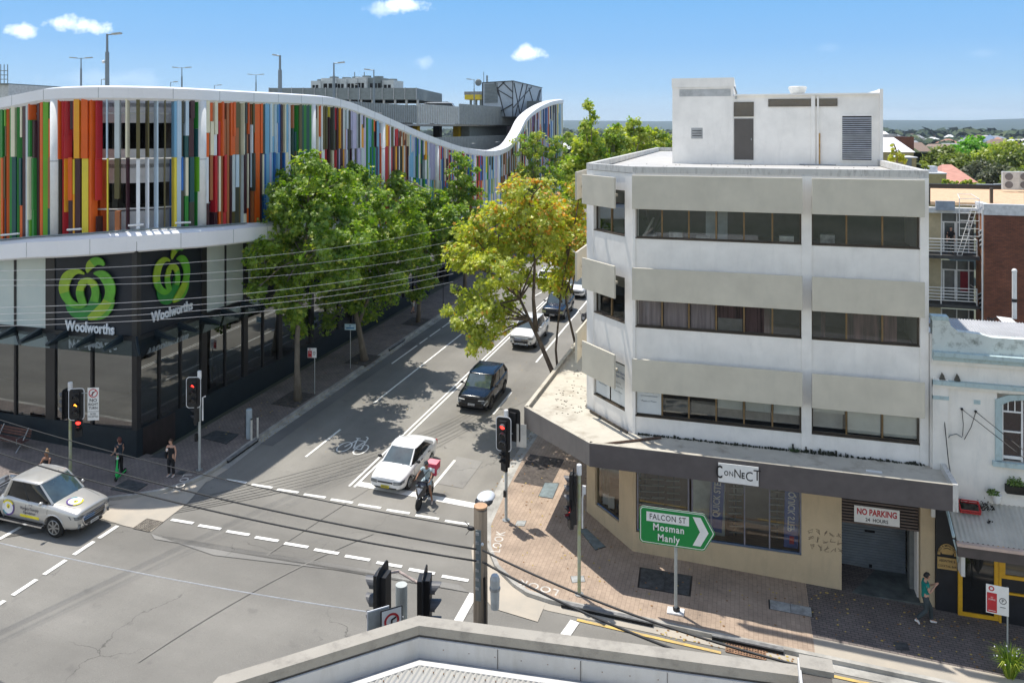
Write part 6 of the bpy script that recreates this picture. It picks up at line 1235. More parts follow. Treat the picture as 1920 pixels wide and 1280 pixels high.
for k, (x_, y_, d_, Lb, nn, lab) in enumerate(((-9.5, 50, 50.5, [(1104, 200, 9), (1110, 222, 13), (1098, 240, 14), (1112, 262, 22), (1092, 282, 24), (1118, 290, 24), (1080, 315, 28), (1105, 330, 34), (1075, 352, 26), (1095, 375, 30)], 7000, 'tall tree with the pointed top, beside the upper corner of the office'),
                                              (-9.5, 60, 61, [(1158, 240, 10), (1150, 258, 20), (1170, 272, 24), (1140, 280, 26), (1165, 300, 30), (1135, 262, 14)], 4500, 'tree behind the left end of the office roof'),
                                              (-9.5, 72, 73, [(1188, 232, 13), (1180, 250, 18), (1205, 252, 18), (1195, 275, 30), (1215, 280, 24)], 4200, 'tree behind the middle of the office roof edge, left of the penthouse'),
                                              (-9.5, 90, 91, [(1215, 250, 12), (1232, 258, 18), (1245, 275, 22), (1225, 285, 24)], 3800, 'tree touching the left side of the penthouse'),
                                              (-9.5, 110, 112, [(1255, 262, 14), (1245, 280, 22), (1270, 285, 22)], 2500, 'farthest tree of the right row, behind the penthouse corner'))):
    tree('street_tree', (x_, y_), [([b3(x_, y_), (x_, y_, 4), (x_, y_+.1, 9), (x_, y_, 12)], .15)], lobes_px(d_, Lb, 1.2, 30+k), nn, .14+.01*k, [L_lime, L_yel, L_green], lab, G_R, wl)
# park trees and gardens behind the flats
for k, (px, py, rp, d_, m_, lab) in enumerate(((1822, 285, 34, 165, L_bright, 'bright green domed tree behind the other park trees'), (1765, 297, 22, 130, L_olive, 'olive round tree right of the dark brick gable'), (1795, 312, 28, 118, L_olive, 'broad olive tree above the pink tiled roof'), (1858, 296, 24, 150, L_lime, 'yellow-green tree right of the bright green dome'),
                                            (1888, 285, 26, 140, L_lime, 'tall yellow-green tree near the right edge'), (1915, 296, 30, 125, L_olive, 'dark olive tree cut by the right edge'), (1838, 326, 30, 104, L_dull, 'grey-green tree low behind the gravel roof'), (1872, 332, 28, 98, L_dull, 'dull grey-green tree left of the outdoor unit'), (1918, 338, 30, 92, L_olive, 'dull olive tree behind the second outdoor unit'), (1790, 333, 16, 100, L_dull, 'small dull tree behind the pink roof ridge'))):
    c = at(px, py, d_); r_ = rp*d_/1480; lb = [(c, r_*.8)]+[(c+Vector((r_*.75*math.cos(a), r_*.5*math.sin(a), r_*(.15*math.sin(a*3)-.15))), r_*.55) for a in (0, 1.05, 2.1, 3.14, 4.2, 5.2)]+[(c+Vector((r_*.3, 0, r_*.3)), r_*.55), (c+Vector((-r_*.35, 0, r_*.25)), r_*.5)]
    tree('park_tree', (c.x, c.y, c.z-r_-4), [([(c.x, c.y, c.z-r_-4), (c.x, c.y, c.z-r_*.3), (c.x+.2, c.y, c.z+r_*.3)], .35)], lb, 5200, .26*d_/120, [m_], lab, 'trees behind the flats', None, star=False, clump=1.1*d_/120)
c = at(1682, 292, 62); tree('shrub', (c.x, c.y, c.z-2.5), [([(c.x, c.y, c.z-2.5), (c.x, c.y, c.z), (c.x-.1, c.y, c.z+.5)], .08)], [(at(1675, 282, 62), .28), (at(1684, 292, 62), .42), (at(1694, 298, 62), .38), (at(1670, 297, 62), .35), (at(1673, 272, 62), .14)], 1500, .07, [L_yel], 'yellowish shrub just past the office roof parapet', None, cat='shrub', clump=.3)
c = at(1735, 311, 80); tree('shrub', (c.x, c.y, c.z-2.5), [([(c.x, c.y, c.z-2.5), (c.x, c.y, c.z)], .08)], [(c, .5), (at(1730, 304, 80), .25)], 500, .1, [L_lime], 'small lime shrub below the dark brick gable', None, cat='shrub', clump=.3)
e = thing('climbing_plant', at(1790, 349, 75), 'green creeper spilling along the back edge of the gravel roof', 'plant'); rc = random.Random(5); vs, fs, mi = crown_mesh(rc, [(at(1770+i*8, 343+rc.uniform(-2, 2), 75), .32) for i in range(10)], 1500, .12, [L_lime], None, False, .3); b = MB(); b.mesh(vs, fs, L_lime); b.build('foliage', e)
# strappy tussock in the bottom right corner
e = thing('tussock_plant', gp(1893, 1268, .13), 'spiky strap-leaved plant in the bottom right corner below the parking sign', 'plant'); o = Vector(e.location); b = MB(); rt = random.Random(6)
for k in range(260):
    a = rt.random()*6.283; l = rt.uniform(.5, 1.0); lean = rt.uniform(.15, .8); w_ = .013; u = Vector((-math.sin(a), math.cos(a), 0))*w_; p0 = o+Vector((math.cos(a), math.sin(a), 0))*rt.uniform(0, .15); p1 = p0+Vector((math.cos(a)*l*lean*.5, math.sin(a)*l*lean*.5, l*.75)); p2 = p0+Vector((math.cos(a)*l*lean*1.05, math.sin(a)*l*lean*1.05, l*(1.05-lean*.5)))
    b.mesh([p0-u, p0+u, p1+u*.8, p1-u*.8, p2], [(0, 1, 2, 3), (3, 2, 4)], L_green if k % 3 else L_lime)
b.build('leaves', e); b = MB()
for k in range(14): q = o+Vector((rt.uniform(-.5, .5), rt.uniform(-.5, .3), rt.uniform(.5, .9))); b.ball(q, .022, M_white, nu=5, nv=4)
b.build('flowers', e)
# ---- far suburb: roofs among tree cover, then the hills (see the terrain)
rf = random.Random(77); vs, fs = [], []; cnt = 0
FT = MB(); Lfar = [mat('far_foliage_dark', (.030, .055, .022), .9, var=.3, scale=.05), mat('far_foliage_mid', (.055, .085, .03), .9, var=.3, scale=.05), mat('far_foliage_light', (.09, .12, .04), .9, var=.3, scale=.05)]
def far_tree(x, y, r, q):
    z = terr(x, y); m_ = Lfar[rf.choice([0, 0, 1, 1, 2])]
    for _ in range(q):
        d = Vector((rf.gauss(0, 1), rf.gauss(0, 1), abs(rf.gauss(0, 1))*.9)).normalized(); p = Vector((x, y, z+r*.5))+Vector((d.x*r, d.y*r, d.z*r*.9)); n = (d+Vector((rf.uniform(-.5, .5), rf.uniform(-.5, .5), .5))).normalized(); u = n.orthogonal().normalized(); v = n.cross(u); s_ = r*(.55 if q > 20 else .8)
        FT.poly([p-u*s_-v*s_*.6, p+u*s_-v*s_*.6, p+u*s_*.8+v*s_*.7, p-u*s_*.8+v*s_*.7], m_)
for k in range(3400):
    t = rf.random(); d = 170*(3600/170)**(t**.8); a = YAW*-1+rf.uniform(-.62, .66)+0; a = -YAW+rf.uniform(-.60, .62); x, y = d*math.sin(a), d*math.cos(a)
    if -34 < x < -4 and y < 260: continue
    if x < -25 and y < 220: continue
    far_tree(x, y, rf.uniform(3.2, 6.5)*(1 if d < 1200 else 1.9), 34 if d < 500 else (14 if d < 1300 else 7))
kind(FT.build('suburban_tree_cover', loc=(0, 0, 0)), 'stuff')
cols = [('far_terracotta_roof', (.42, .20, .13)), ('far_grey_roof', (.30, .31, .33)), ('far_white_roof', (.75, .75, .74)), ('far_brown_roof', (.25, .17, .13)), ('far_blue_roof', (.16, .22, .32))]
hn = 0
for k in range(150):
    d = rf.uniform(260, 1700); a = -YAW+rf.uniform(.30, .60) if rf.random() < .8 else -YAW+rf.uniform(.02, .2); x, y = d*math.sin(a), d*math.cos(a); z = terr(x, y); w_, l_, h_ = rf.uniform(9, 18), rf.uniform(8, 14), rf.uniform(5, 8.5)
    nm, rc_ = rf.choice(cols); rm_ = mat(nm, rc_, .7, var=.1); wm_ = mat('far_wall', (.55, .52, .46), .8, var=.1); z += 3.5
    e = thing('house', (x, y, z), 'small distant house with a %s roof and pale walls among hazy trees' % {'far_terracotta_roof': 'terracotta', 'far_grey_roof': 'grey', 'far_white_roof': 'white', 'far_brown_roof': 'brown', 'far_blue_roof': 'blue-grey'}[nm], 'house', 'small distant houses with %s roofs' % nm.split('_')[1], rf.uniform(-.5, .5))
    b = MB(); b.box(-w_/2, -l_/2, -5, w_/2, l_/2, h_*.55, wm_); o_ = b.build('wall', loc=(0, 0, 0)); o_.parent = e; b = MB(); i = l_*.4
    b.mesh([(-w_/2-.4, -l_/2-.4, h_*.55), (w_/2+.4, -l_/2-.4, h_*.55), (w_/2+.4, l_/2+.4, h_*.55), (-w_/2-.4, l_/2+.4, h_*.55), (-w_/2+i, 0, h_), (w_/2-i, 0, h_)], [(0, 1, 5, 4), (1, 2, 5), (2, 3, 4, 5), (3, 0, 4), (0, 3, 2, 1)], rm_); o_ = b.build('roof', loc=(0, 0, 0)); o_.parent = e
# fallen leaves in the gutters and on the corner pavement
b = MB(); rl = random.Random(12); M_lv = [mat('fallen_leaf_brown', (.24, .13, .05), .9), mat('fallen_leaf_yellow', (.45, .33, .09), .9)]
def litter(x0, x1, y0, y1, n, dz, s_=.045):
    for k in range(n):
        x, y = rl.uniform(x0, x1), rl.uniform(y0, y1); a = rl.random()*6.28; r_ = s_*rl.uniform(.5, 1.1); z = gz(x, y)+dz
        b.poly([(x+r_*math.cos(a+t), y+r_*.7*math.sin(a+t), z+.008*math.sin(t+a)) for t in (0, 1.2, 2.4, 3.7, 5)], rl.choice(M_lv))
litter(-9.8, -4.5, 28, 38, 120, .145); litter(2.2, 9, 27.5, 30.1, 130, .14); litter(-10.8, -10.4, 32, 60, 140, .01); litter(-3, 2, 26.0, 26.4, 60, .01); litter(-23.3, -22.9, 34, 70, 160, .01); litter(-26.8, -23.6, 34, 62, 160, .145); litter(-22, -11, 32, 60, 90, .01, .035); litter(-4, 2, 26.7, 30, 40, .145)
kind(b.build('leaf_litter', loc=(0, 0, 0)), 'stuff')
# ================================================================ vehicles
M_tyre_ = mat('tyre_black', (.012, .012, .012), .85); M_rim = mat('alloy_rim', (.35, .36, .37), .3, .8); M_rimd = mat('dark_rim', (.05, .05, .055), .35, .6)
M_cgl = mat('car_glass', (.008, .010, .012), .04, var=.02, spec=.6); M_wsg = mat('windscreen_glass', (.05, .075, .08), .02, var=.3, scale=1.2, spec=1.0, coat=1.)
M_hl = mat('headlamp_glass', (.20, .22, .24), .12, .4, var=.35, scale=9, coat=.6); M_amber = mat('amber_lens', (.6, .22, .02), .3); M_tl = mat('red_lens', (.35, .01, .01), .25); M_chrome = mat('chrome_trim', (.6, .6, .62), .12, .95, var=.02)
M_trim = mat('black_trim', (.015, .015, .017), .55)
def carpaint(name, c, met=0.0, rough=.28): return mat(name, c, rough, met, var=.015, scale=1, coat=.8)
def subsurf(o, lv=2):
    md = o.modifiers.new('s', 'SUBSURF'); md.levels = lv; md.render_levels = lv; bpy.context.view_layer.update()
    me = bpy.data.meshes.new_from_object(o.evaluated_get(_dg())); o.modifiers.clear(); old = o.data; o.data = me; bpy.data.meshes.remove(old)
    for p in me.polygons: p.use_smooth = True
def at0(b, name, parent=None, smooth=False, bevel=0):
    o = b.build(name, smooth=smooth, loc=(0, 0, 0), bevel=bevel)
    if parent: o.parent = parent
    return o
def interp(tab, x):
    for (a, v), (c, w_) in zip(tab[:-1], tab[1:]):
        if a <= x <= c: t = (x-a)/(c-a); return v+(w_-v)*t
    return tab[0][1] if x < tab[0][0] else tab[-1][1]
def make_car(name, L, W, belt, roof, gh, paint, wb, r_w=.33, low=.22, taper=.86, rim=M_rim, kind_='suv', plate=(.7, .7, .68), tray=None, grille=None, label='', cat='car', fronts=None, clad=False, rails=False, rear_glass=True, group=None):
    """belt: [(x, top z)] front->rear measured from the nose; gh: windscreen base, windscreen top, roof end, rear glass base (from the nose)"""
    e = thing(name, (0, 0, 0), label, cat, group); X = lambda s: L/2-s; hw = W/2
    # lower body
    b = MB(); st = sorted(set([0, .05, .25, .6, 1.0, gh[0], gh[0]+.5, L*.5, L*.65, gh[3]-.15, gh[3]+.1, L-.55, L-.2, L-.04, L])); st = [s for s in st if 0 <= s <= L]; ring = []
    for s in st:
        t = min(s, L-s); f = 1-(1-taper)*max(0, 1-t/.75)**2; fz = low+(.10*max(0, 1-t/.35)**1.5); zt = interp(belt, s); w_ = hw*f
        if s in (0, L): w_ *= .93
        mid = fz+(zt-fz)*.52; sh = fz+(zt-fz)*.86
        ring.append([(X(s), y*w_, z) for y, z in ((0, fz), (.80, fz), (.965, fz+.08), (1.0, mid), (.975, sh), (.86, zt-.015), (.45, zt+.02), (0, zt+.028))])
    vs, fs = [], []; n = 14
    for r_ in ring: vs += r_+[(x, -y, z) for x, y, z in r_[1:-1][::-1]]
    for i in range(len(ring)-1):
        for k in range(n): fs.append((i*n+k, (i+1)*n+k, (i+1)*n+(k+1) % n, i*n+(k+1) % n))
    fs.append(tuple(range(n))); fs.append(tuple((len(ring)-1)*n+k for k in range(n))[::-1]); b.mesh(vs, fs, paint); body = at0(b, 'body', e); subsurf(body, 2)
    xf = X((L-wb)*.46); xr = xf-wb; cut = []
    for xx in (xf, xr):
        c = MB(); c.tube([(xx, -hw-.2, r_w), (xx, -hw+.30, r_w)], r_w+.065, M_trim, 20); c.tube([(xx, hw-.30, r_w), (xx, hw+.2, r_w)], r_w+.065, M_trim, 20); cut.append(at0(c, 'cutter'))
    if tray: c = MB(); c.box(X(tray[1]), -hw+.12, tray[2], X(tray[0]), hw-.12, 2.5, M_trim); cut.append(at0(c, 'cutter'))
    evaluated_boolean(body, cut)
    for p in body.data.polygons: p.use_smooth = True
    from mathutils.bvhtree import BVHTree
    bv = BVHTree.FromPolygons([v.co.copy() for v in body.data.vertices], [tuple(p.vertices) for p in body.data.polygons])
    def sx(y, z):
        h = bv.ray_cast(Vector((L, y, z)), Vector((-1, 0, 0)))[0]; return h.x if h is not None and h.x > L*.3 else L/2-.15
    def sy(x, z, s_):
        h = bv.ray_cast(Vector((x, s_*W, z)), Vector((0, -s_, 0)))[0]; return h.y if h is not None and abs(h.y) > hw*.6 else s_*hw*.98
    def sz(x, y):
        h = bv.ray_cast(Vector((x, y, 3)), Vector((0, 0, -1)))[0]; return h.z if h is not None else 1.
    b = MB()
    for xx in (xf, xr): b.box(xx-r_w-.05, -hw+.3, low+.05, xx+r_w+.05, hw-.3, r_w*1.9, M_void)
    b.box(X(L-.5), -hw+.16, low-.03, X(.5), hw-.16, low+.1, M_void); at0(b, 'underbody', e)
    if tray:
        b = MB(); b.box(X(tray[1]), -hw+.11, tray[2]-.02, X(tray[0]), hw-.11, tray[2], M_trim); zt = interp(belt, (tray[0]+tray[1])/2)
        for s_ in (-1, 1): b.box(X(tray[1]-.0), s_*(hw-.05), zt+.0, X(tray[0]), s_*(hw-.13), zt+.035, M_trim)
        at0(b, 'tray_liner', e)
        b = MB()
        for s_ in (-1, 1): b.tube([(X(tray[0]+.75), s_*(hw-.12), zt), (X(tray[0]+.2), s_*(hw-.2), zt+.30), (X(tray[0]+.2), 0, zt+.32)], .035, M_trim, 6)
        at0(b, 'sports_bar', e)
    # greenhouse
    a0, a1, a2, a3 = gh[:4]; zb0, zb1 = interp(belt, a0)-.02, interp(belt, a3)-.01; zr = roof; wt = hw*gh[4]; wbm = hw*.90
    base = [(X(a0), wbm*.90, zb0), (X(a0+.26), wbm*.99, zb0), (X((a0+a3)/2), wbm, (zb0+zb1)/2), (X(a3-.1), wbm*.95, zb1), (X(a3), wbm*.86, zb1)]
    top = [(X(a1), wt*.90, zr-.03), (X(a1+.15), wt*.97, zr-.015), (X((a1+a2)/2), wt, zr), (X(a2-.12), wt*.96, zr-.03), (X(a2), wt*.88, zr-.055)]
    def outline(P5, dx0, dx1, dz):
        half = [Vector((P5[0][0]+dx0, 0, P5[0][2]+dz)), Vector((P5[0][0]+dx0*.75, P5[0][1]*.55, P5[0][2]+dz*.7))]+[Vector(p) for p in P5]+[Vector((P5[4][0]-dx1*.8, P5[4][1]*.5, P5[4][2]+dz*.7)), Vector((P5[4][0]-dx1, 0, P5[4][2]+dz))]
        return catmull([Vector((p.x, p.y, p.z, i)) for i, p in enumerate(half)], 99) if False else [p for i in range(len(half)-1) for p in ([half[i].lerp(half[i+1], t) for t in (0, .5)])]+[half[-1]]
    ob_, ot_ = outline(base, .07, .04, .01), outline(top, .06, .03, .012); NL = 5
    def gpt(i, t, s_):
        p = ob_[i].lerp(ot_[i], t); k = math.sin(math.pi*t); return (p.x+(.02*k if i < 5 else 0), s_*p.y*(1+.03*k), p.z)
    def gpart(name, i0, i1, sides, m):
        b = MB()
        for s_ in sides:
            vs = [gpt(i, t/NL, s_) for i in range(i0, i1+1) for t in range(NL+1)]; b.mesh(vs, [(i*(NL+1)+t, (i+1)*(NL+1)+t, (i+1)*(NL+1)+t+1, i*(NL+1)+t+1) for i in range(i1-i0) for t in range(NL)], m)
        o = at0(b, name, e, True); bm = bmesh.new(); bm.from_mesh(o.data); bmesh.ops.remove_doubles(bm, verts=bm.verts, dist=1e-4); bmesh.ops.recalc_face_normals(bm, faces=bm.faces); bm.to_mesh(o.data); bm.free()
    gpart('windscreen', 0, 4, (1, -1), M_wsg)
    for s_ in (1, -1): gpart('side_glass', 4, 12, (s_,), M_cgl)
    gpart('rear_glass', 12, len(ob_)-1, (1, -1), M_cgl)
    loop = [Vector((p.x, p.y, p.z)) for p in ot_]+[Vector((p.x, -p.y, p.z)) for p in ot_[1:-1][::-1]]; cx_ = sum(p.x for p in loop)/len(loop); n = len(loop); vs = []
    RG = [(1.0, -.035), (1.025, -.012), (1.0, .018), (.93, .034), (.75, .048), (.5, .058), (.25, .063), (.02, .065)]
    for sc_, dz in RG:
        for p in loop: vs.append((cx_+(p.x-cx_)*sc_, p.y*sc_, p.z*1.0+dz+(zr-p.z)*(1-sc_)))
    b = MB(); b.mesh(vs, [(r*n+i, r*n+(i+1) % n, (r+1)*n+(i+1) % n, (r+1)*n+i) for r in range(len(RG)-1) for i in range(n)]+[tuple((len(RG)-1)*n+i for i in range(n))], paint); at0(b, 'roof', e, True)
    for s_ in (1, -1):
        b = MB(); P_ = lambda p, o_=.008: Vector((p[0], (p[1]+o_)*s_, p[2]))
        b.tube([P_(base[0], .0), P_(top[0], .0)], [.045, .032], paint, 6); b.tube([P_(t) for t in top], .028, paint, 6)
        b.tube([P_(base[4], 0), P_(top[4], 0)], [.07, .04], paint, 6); bm_ = Vector(base[2]).lerp(Vector(base[3]), -.08+.0); tm = Vector(top[2])
        b.tube([P_(tuple(bm_), .0), P_(tuple(tm), .0)], .032, M_trim, 6)
        if kind_ in ('suv', 'wagon'): b.tube([P_(base[3], .004), P_(top[3], .002)], [.075, .05], paint, 6)
        if kind_ == 'ute' or kind_ == 'sedan': b.tube([P_(base[3], .004), P_(top[3], .002)], [.09, .06], paint, 6)
        at0(b, 'pillars', e)
    if rails:
        b = MB()
        for s_ in (1, -1): b.tube([(X(a1+.35), s_*wt*.9, zr+.03), (X(a1+.5), s_*wt*.9, zr+.085), (X(a2-.35), s_*wt*.9, zr+.075), (X(a2-.2), s_*wt*.9, zr+.02)], .018, M_trim, 6)
        at0(b, 'roof_rails', e)
    # wheels
    for xx in (xf, xr):
        for s_ in (1, -1):
            b = MB(); y0 = s_*(hw-.235); y1 = s_*(hw-.03)
            b.tube([(xx, y0, r_w), (xx, (y0+y1)/2-.06*s_, r_w), (xx, y1-.03*s_, r_w), (xx, y1, r_w)], [r_w*.94, r_w, r_w, r_w*.93], M_tyre_, 24); wh = at0(b, 'wheel', e, True)
            b = MB(); b.tube([(xx, y1+.004*s_, r_w), (xx, y1-.03*s_, r_w)], [r_w*.64, r_w*.66], M_trim, 20)
            for k in range(7): a = k*2*math.pi/7; u = Vector((math.cos(a), 0, math.sin(a))); v = Vector((-math.sin(a), 0, math.cos(a))); c = Vector((xx, y1+.012*s_, r_w)); b.obox(c+u*r_w*.33, u*r_w*.30, v*.028, (0, .008, 0), rim)
            b.tube([(xx, y1+.01*s_, r_w), (xx, y1+.022*s_, r_w)], .06, rim, 10)
            pts = [(xx+math.cos(k*math.pi/10)*r_w*.65, y1+.010*s_, r_w+math.sin(k*math.pi/10)*r_w*.65) for k in range(21)]; b.tube(pts, .014, rim, 5); at0(b, 'rim', wh)
    if kind_ != 'sedan':
        for xx in (xf, xr):
            for s_ in (1, -1): b = MB(); ra = r_w+.075; b.tube([(xx+ra*math.cos(t*math.pi/12), sy(xx+(ra+.03)*math.cos(t*math.pi/12), r_w+(ra+.03)*math.sin(t*math.pi/12), s_)+s_*.0, r_w+ra*math.sin(t*math.pi/12)) for t in range(13)], .028, M_trim if clad else paint, 6); at0(b, 'arch_trim', e)
        for s_ in (1, -1): b = MB(); b.box(xr+r_w+.1, s_*(hw-.06), low-.02, xf-r_w-.1, s_*(hw-.01), low+.07, M_trim); at0(b, 'sill_trim', e)
    # nose
    zh = interp(belt, .12); zn = interp(belt, .03); F = lambda y: X(.0)-.055-.16*abs(y/hw)**2.4*1.0
    def patch(name, y0, y1, z0, z1, m, dx=.012, lean=0, seg=8, par=e, inner=None):
        b = MB(); vs = []; nz_ = 4
        for i in range(seg+1):
            t = i/seg; y = y0+(y1-y0)*t; zz0 = z0+(inner[0]*t if inner else 0); zz1 = z1+(inner[1]*t if inner else 0)
            for j in range(nz_+1): z_ = zz0+(zz1-zz0)*j/nz_; vs.append((sx(y, z_)+dx, y, z_))
        fs = []
        for i in range(seg):
            for j in range(nz_): a_ = i*(nz_+1)+j; fs.append((a_, a_+nz_+1, a_+nz_+2, a_+1))
        b.mesh(vs, fs, m); return at0(b, name, par)
    fronts = fronts or {}
    g0, g1 = fronts.get('grille', (.64, .82)); gy = fronts.get('gy', .48); patch('grille', -gy*hw/.9, gy*hw/.9, g0*zn, g1*zn, grille or M_trim, fronts.get('gdx', .018), .03)
    h0, h1 = fronts.get('lamp', (.68, .84)); ly0, ly1 = fronts.get('ly', (.52, .95))
    for s_ in (1, -1): patch('headlamp', s_*ly0*hw, s_*ly1*hw, h0*zn, h1*zn, fronts.get('lm', M_hl), .022, .05, inner=(.04, .03))
    i0, i1 = fronts.get('intake', (.30, .46)); patch('air_intake', -.62*hw, .62*hw, i0*zn, i1*zn, M_trim, .014)
    if clad: patch('lower_trim', -.97*hw, .97*hw, low*.9, low*.9+.16, M_trim, .01)
    pz = fronts.get('plate', .50)*zn; b = MB(); xp = sx(0, pz)+.02; b.box(xp, -.19, pz-.05, xp+.02, .19, pz+.06, mat('plate_%d' % int(plate[2]*100), plate, .5)); pl = at0(b, 'number_plate', e)
    b = MB()
    for k in range(6): b.box(xp+.021, -.15+k*.052, pz-.025, xp+.023, -.12+k*.052, pz+.035, mat('plate_ink', (.03, .03, .04), .6))
    at0(b, 'plate_characters', pl)
    for s_ in (1, -1):
        b = MB(); b.ball((X(a0+.30), s_*(hw+.10), zb0+.10), .12, fronts.get('mirror', paint), (.55, .9, .62), 10, 6); b.tube([(X(a0+.26), s_*(hw-.12), zb0+.04), (X(a0+.28), s_*(hw+.04), zb0+.07)], .02, M_trim, 5); at0(b, 'mirror', e, True)
        b = MB(); b.box(X(L)+.03, s_*hw*.66, interp(belt, L-.1)-.34, X(L)+.12, s_*hw*.86, interp(belt, L-.1)-.12, M_tl); at0(b, 'tail_lamp', e)
    b = MB(); zmid = low+(zb0-low)*.5
    for s_ in (1, -1):
        for s in (a0+.12, (a0+a3)/2-.02, min(a3-.12, L-1.15)):
            zt_ = interp(belt, s)-.06; b.tube([(X(s), sy(X(s), zt_-(zt_-low-.1)*k/5, s_)+s_*.002, zt_-(zt_-low-.1)*k/5) for k in range(6)], .007, M_trim, 4)
        for s in ((a0+a3)/2-.25, min(a3-.35, L-1.35)): zt_ = interp(belt, s)-.16; yy_ = sy(X(s), zt_, s_); b.box(X(s)-.08, yy_-.0, zt_-.015, X(s)+.08, yy_+s_*.025, zt_+.015, fronts.get('handle', M_trim))
    b.tube([(X(a0)+.06, wbm*.5, zb0+.03), (X(a0+.1), .05, zb0+.05)], .01, M_trim, 4); b.tube([(X(a0)+.06, -wbm*.1, zb0+.03), (X(a0+.1), -wbm*.6, zb0+.05)], .01, M_trim, 4)
    for s_ in (1, -1): b.tube([(X(.30+k*(a0-.4)/5), s_*hw*(.62+.03*k), sz(X(.30+k*(a0-.4)/5), s_*hw*(.62+.03*k))+.002) for k in range(6)], .006, M_trim, 4)
    b.tube([(sx(-hw*.8+k*hw*.2, zh*.93)+.0, -hw*.8+k*hw*.2, zh*.93) for k in range(9)], .006, M_trim, 4)
    at0(b, 'panel_gaps', e); e['nose'] = 1; SXY[e.name] = (sx, sy, sz); del e['nose']; return e
SXY = {}
def ground_it(o, x, y, rz, dz=0):
    n = Vector((GX, -GY, 1)).normalized(); q = Vector((0, 0, 1)).rotation_difference(n) @ Matrix.Rotation(rz, 3, 'Z').to_quaternion(); o.location = (x, y, gz(x, y)+dz); o.rotation_mode = 'XYZ'; o.rotation_euler = q.to_euler()
P_w = carpaint('white_car_paint', (.80, .80, .79)); P_b = mat('black_car_paint', (.004, .005, .008), .22, 0, var=.01, coat=.35); P_s = carpaint('silver_car_paint', (.52, .51, .485), .45, .30); P_n = mat('navy_car_paint', (.008, .014, .03), .25, 0, var=.01, coat=.4); P_g = carpaint('grey_green_car_paint', (.10, .12, .12), .4)
sed = make_car('sedan', 4.3, 1.70, [(0, .66), (.06, .73), (.5, .80), (1.1, .90), (2.2, .95), (3.4, .98), (3.9, 1.0), (4.2, .96), (4.3, .80)], 1.37, (1.12, 1.85, 2.95, 3.62, .74), P_w, 2.5, .29, .17, .84, kind_='sedan', plate=(.65, .55, .03), rim=M_rim,
               label='white four-door sedan with a yellow plate stopped at the line', fronts=dict(grille=(.74, .84), gy=.38, lamp=(.68, .88), ly=(.46, .93), intake=(.36, .48), plate=.52, mirror=M_trim, gdx=.03)); ground_it(sed, -15.02, 31.45+2.15, -math.pi/2)
suv = make_car('suv', 4.66, 1.87, [(0, .88), (.05, .94), (.4, 1.01), (1.1, 1.09), (2.4, 1.10), (3.6, 1.16), (4.4, 1.16), (4.6, 1.10), (4.66, .95)], 1.68, (1.10, 1.72, 3.95, 4.45, .80), P_b, 2.68, .37, .22, .87, kind_='suv', rim=M_rimd,
               label='glossy black suv with white lamp outlines behind the white sedan', cat='suv', fronts=dict(grille=(.58, .84), gy=.60, lamp=(.62, .84), ly=(.62, .93), intake=(.28, .48), plate=.54), clad=True, rails=True); ground_it(suv, -14.55, 41.3+2.33, -math.pi/2+.02)
def edge_lights(e, L, hw, zh):
    b = MB()
    for s_ in (1, -1): sx = SXY[e.name][0]; b.tube([(sx(y*s_*hw, z*zh)+.015, y*s_*hw, z*zh) for y, z in ((.42, .84), (.6, .86), (.78, .88), (.92, .80), (.84, .70), (.78, .60))], .026, M_white, 5)
    at0(b, 'lamp_outline', e)
edge_lights(suv, 4.66, .935, .88)
UB = [(0, 1.0), (.05, 1.05), (.3, 1.12), (1.0, 1.20), (1.4, 1.23), (2.2, 1.24), (3.5, 1.28), (3.7, 1.18), (5.2, 1.16), (5.3, 1.05)]
def make_ute(paint, label): return make_car('pickup_truck', 5.3, 1.82, UB, 1.86, (1.26, 1.98, 3.42, 3.66, .80), paint, 3.0, .41, .33, .90, kind_='ute', tray=(3.8, 5.18, .74), rim=M_rim, grille=M_trim, label=label, cat='ute',
    fronts=dict(grille=(.50, .86), gy=.50, lamp=(.76, .88), ly=(.56, .95), intake=(.24, .46), plate=.46, handle=M_chrome))
def shield(e, L, hw, zh):
    zh = 1.0
    b = MB()
    for s_ in (1, -1):
        sx = SXY[e.name][0]; Q = lambda y, z: (sx(y*s_*hw, zh*z)+.015, y*s_*hw, zh*z)
        b.tube([Q(0, .84), Q(.3, .85), Q(.5, .86), Q(.62, .80), Q(.60, .66), Q(.52, .52), Q(.36, .44)], .026, M_chrome, 6); b.tube([Q(0, .76), Q(.3, .77), Q(.58, .79)], .016, M_chrome, 5); b.tube([Q(0, .68), Q(.3, .69), Q(.56, .70)], .013, M_chrome, 5)
        b.tube([Q(.76, .62), Q(.80, .50)], .05, M_hl, 6)
    b.tube([Q(-.55, .40), Q(0, .39), Q(.55, .40)], .03, M_chrome, 6); b.mesh([Q(0, .88), Q(.07, .80), Q(-.07, .80)], [(0, 1, 2)], M_chrome); at0(b, 'chrome_shield', e)
ute2 = make_ute(P_w, 'white ute with black grille queued behind the black suv under the yellow tree'); shield(ute2, 5.3, .91, .92); ground_it(ute2, -14.98, 53.1+2.65, -math.pi/2)
ute = make_ute(P_s, 'silver ute with round purple and yellow logos crossing at the left edge'); shield(ute, 5.3, .91, .92); ground_it(ute, -27.05, 25.02, 0)
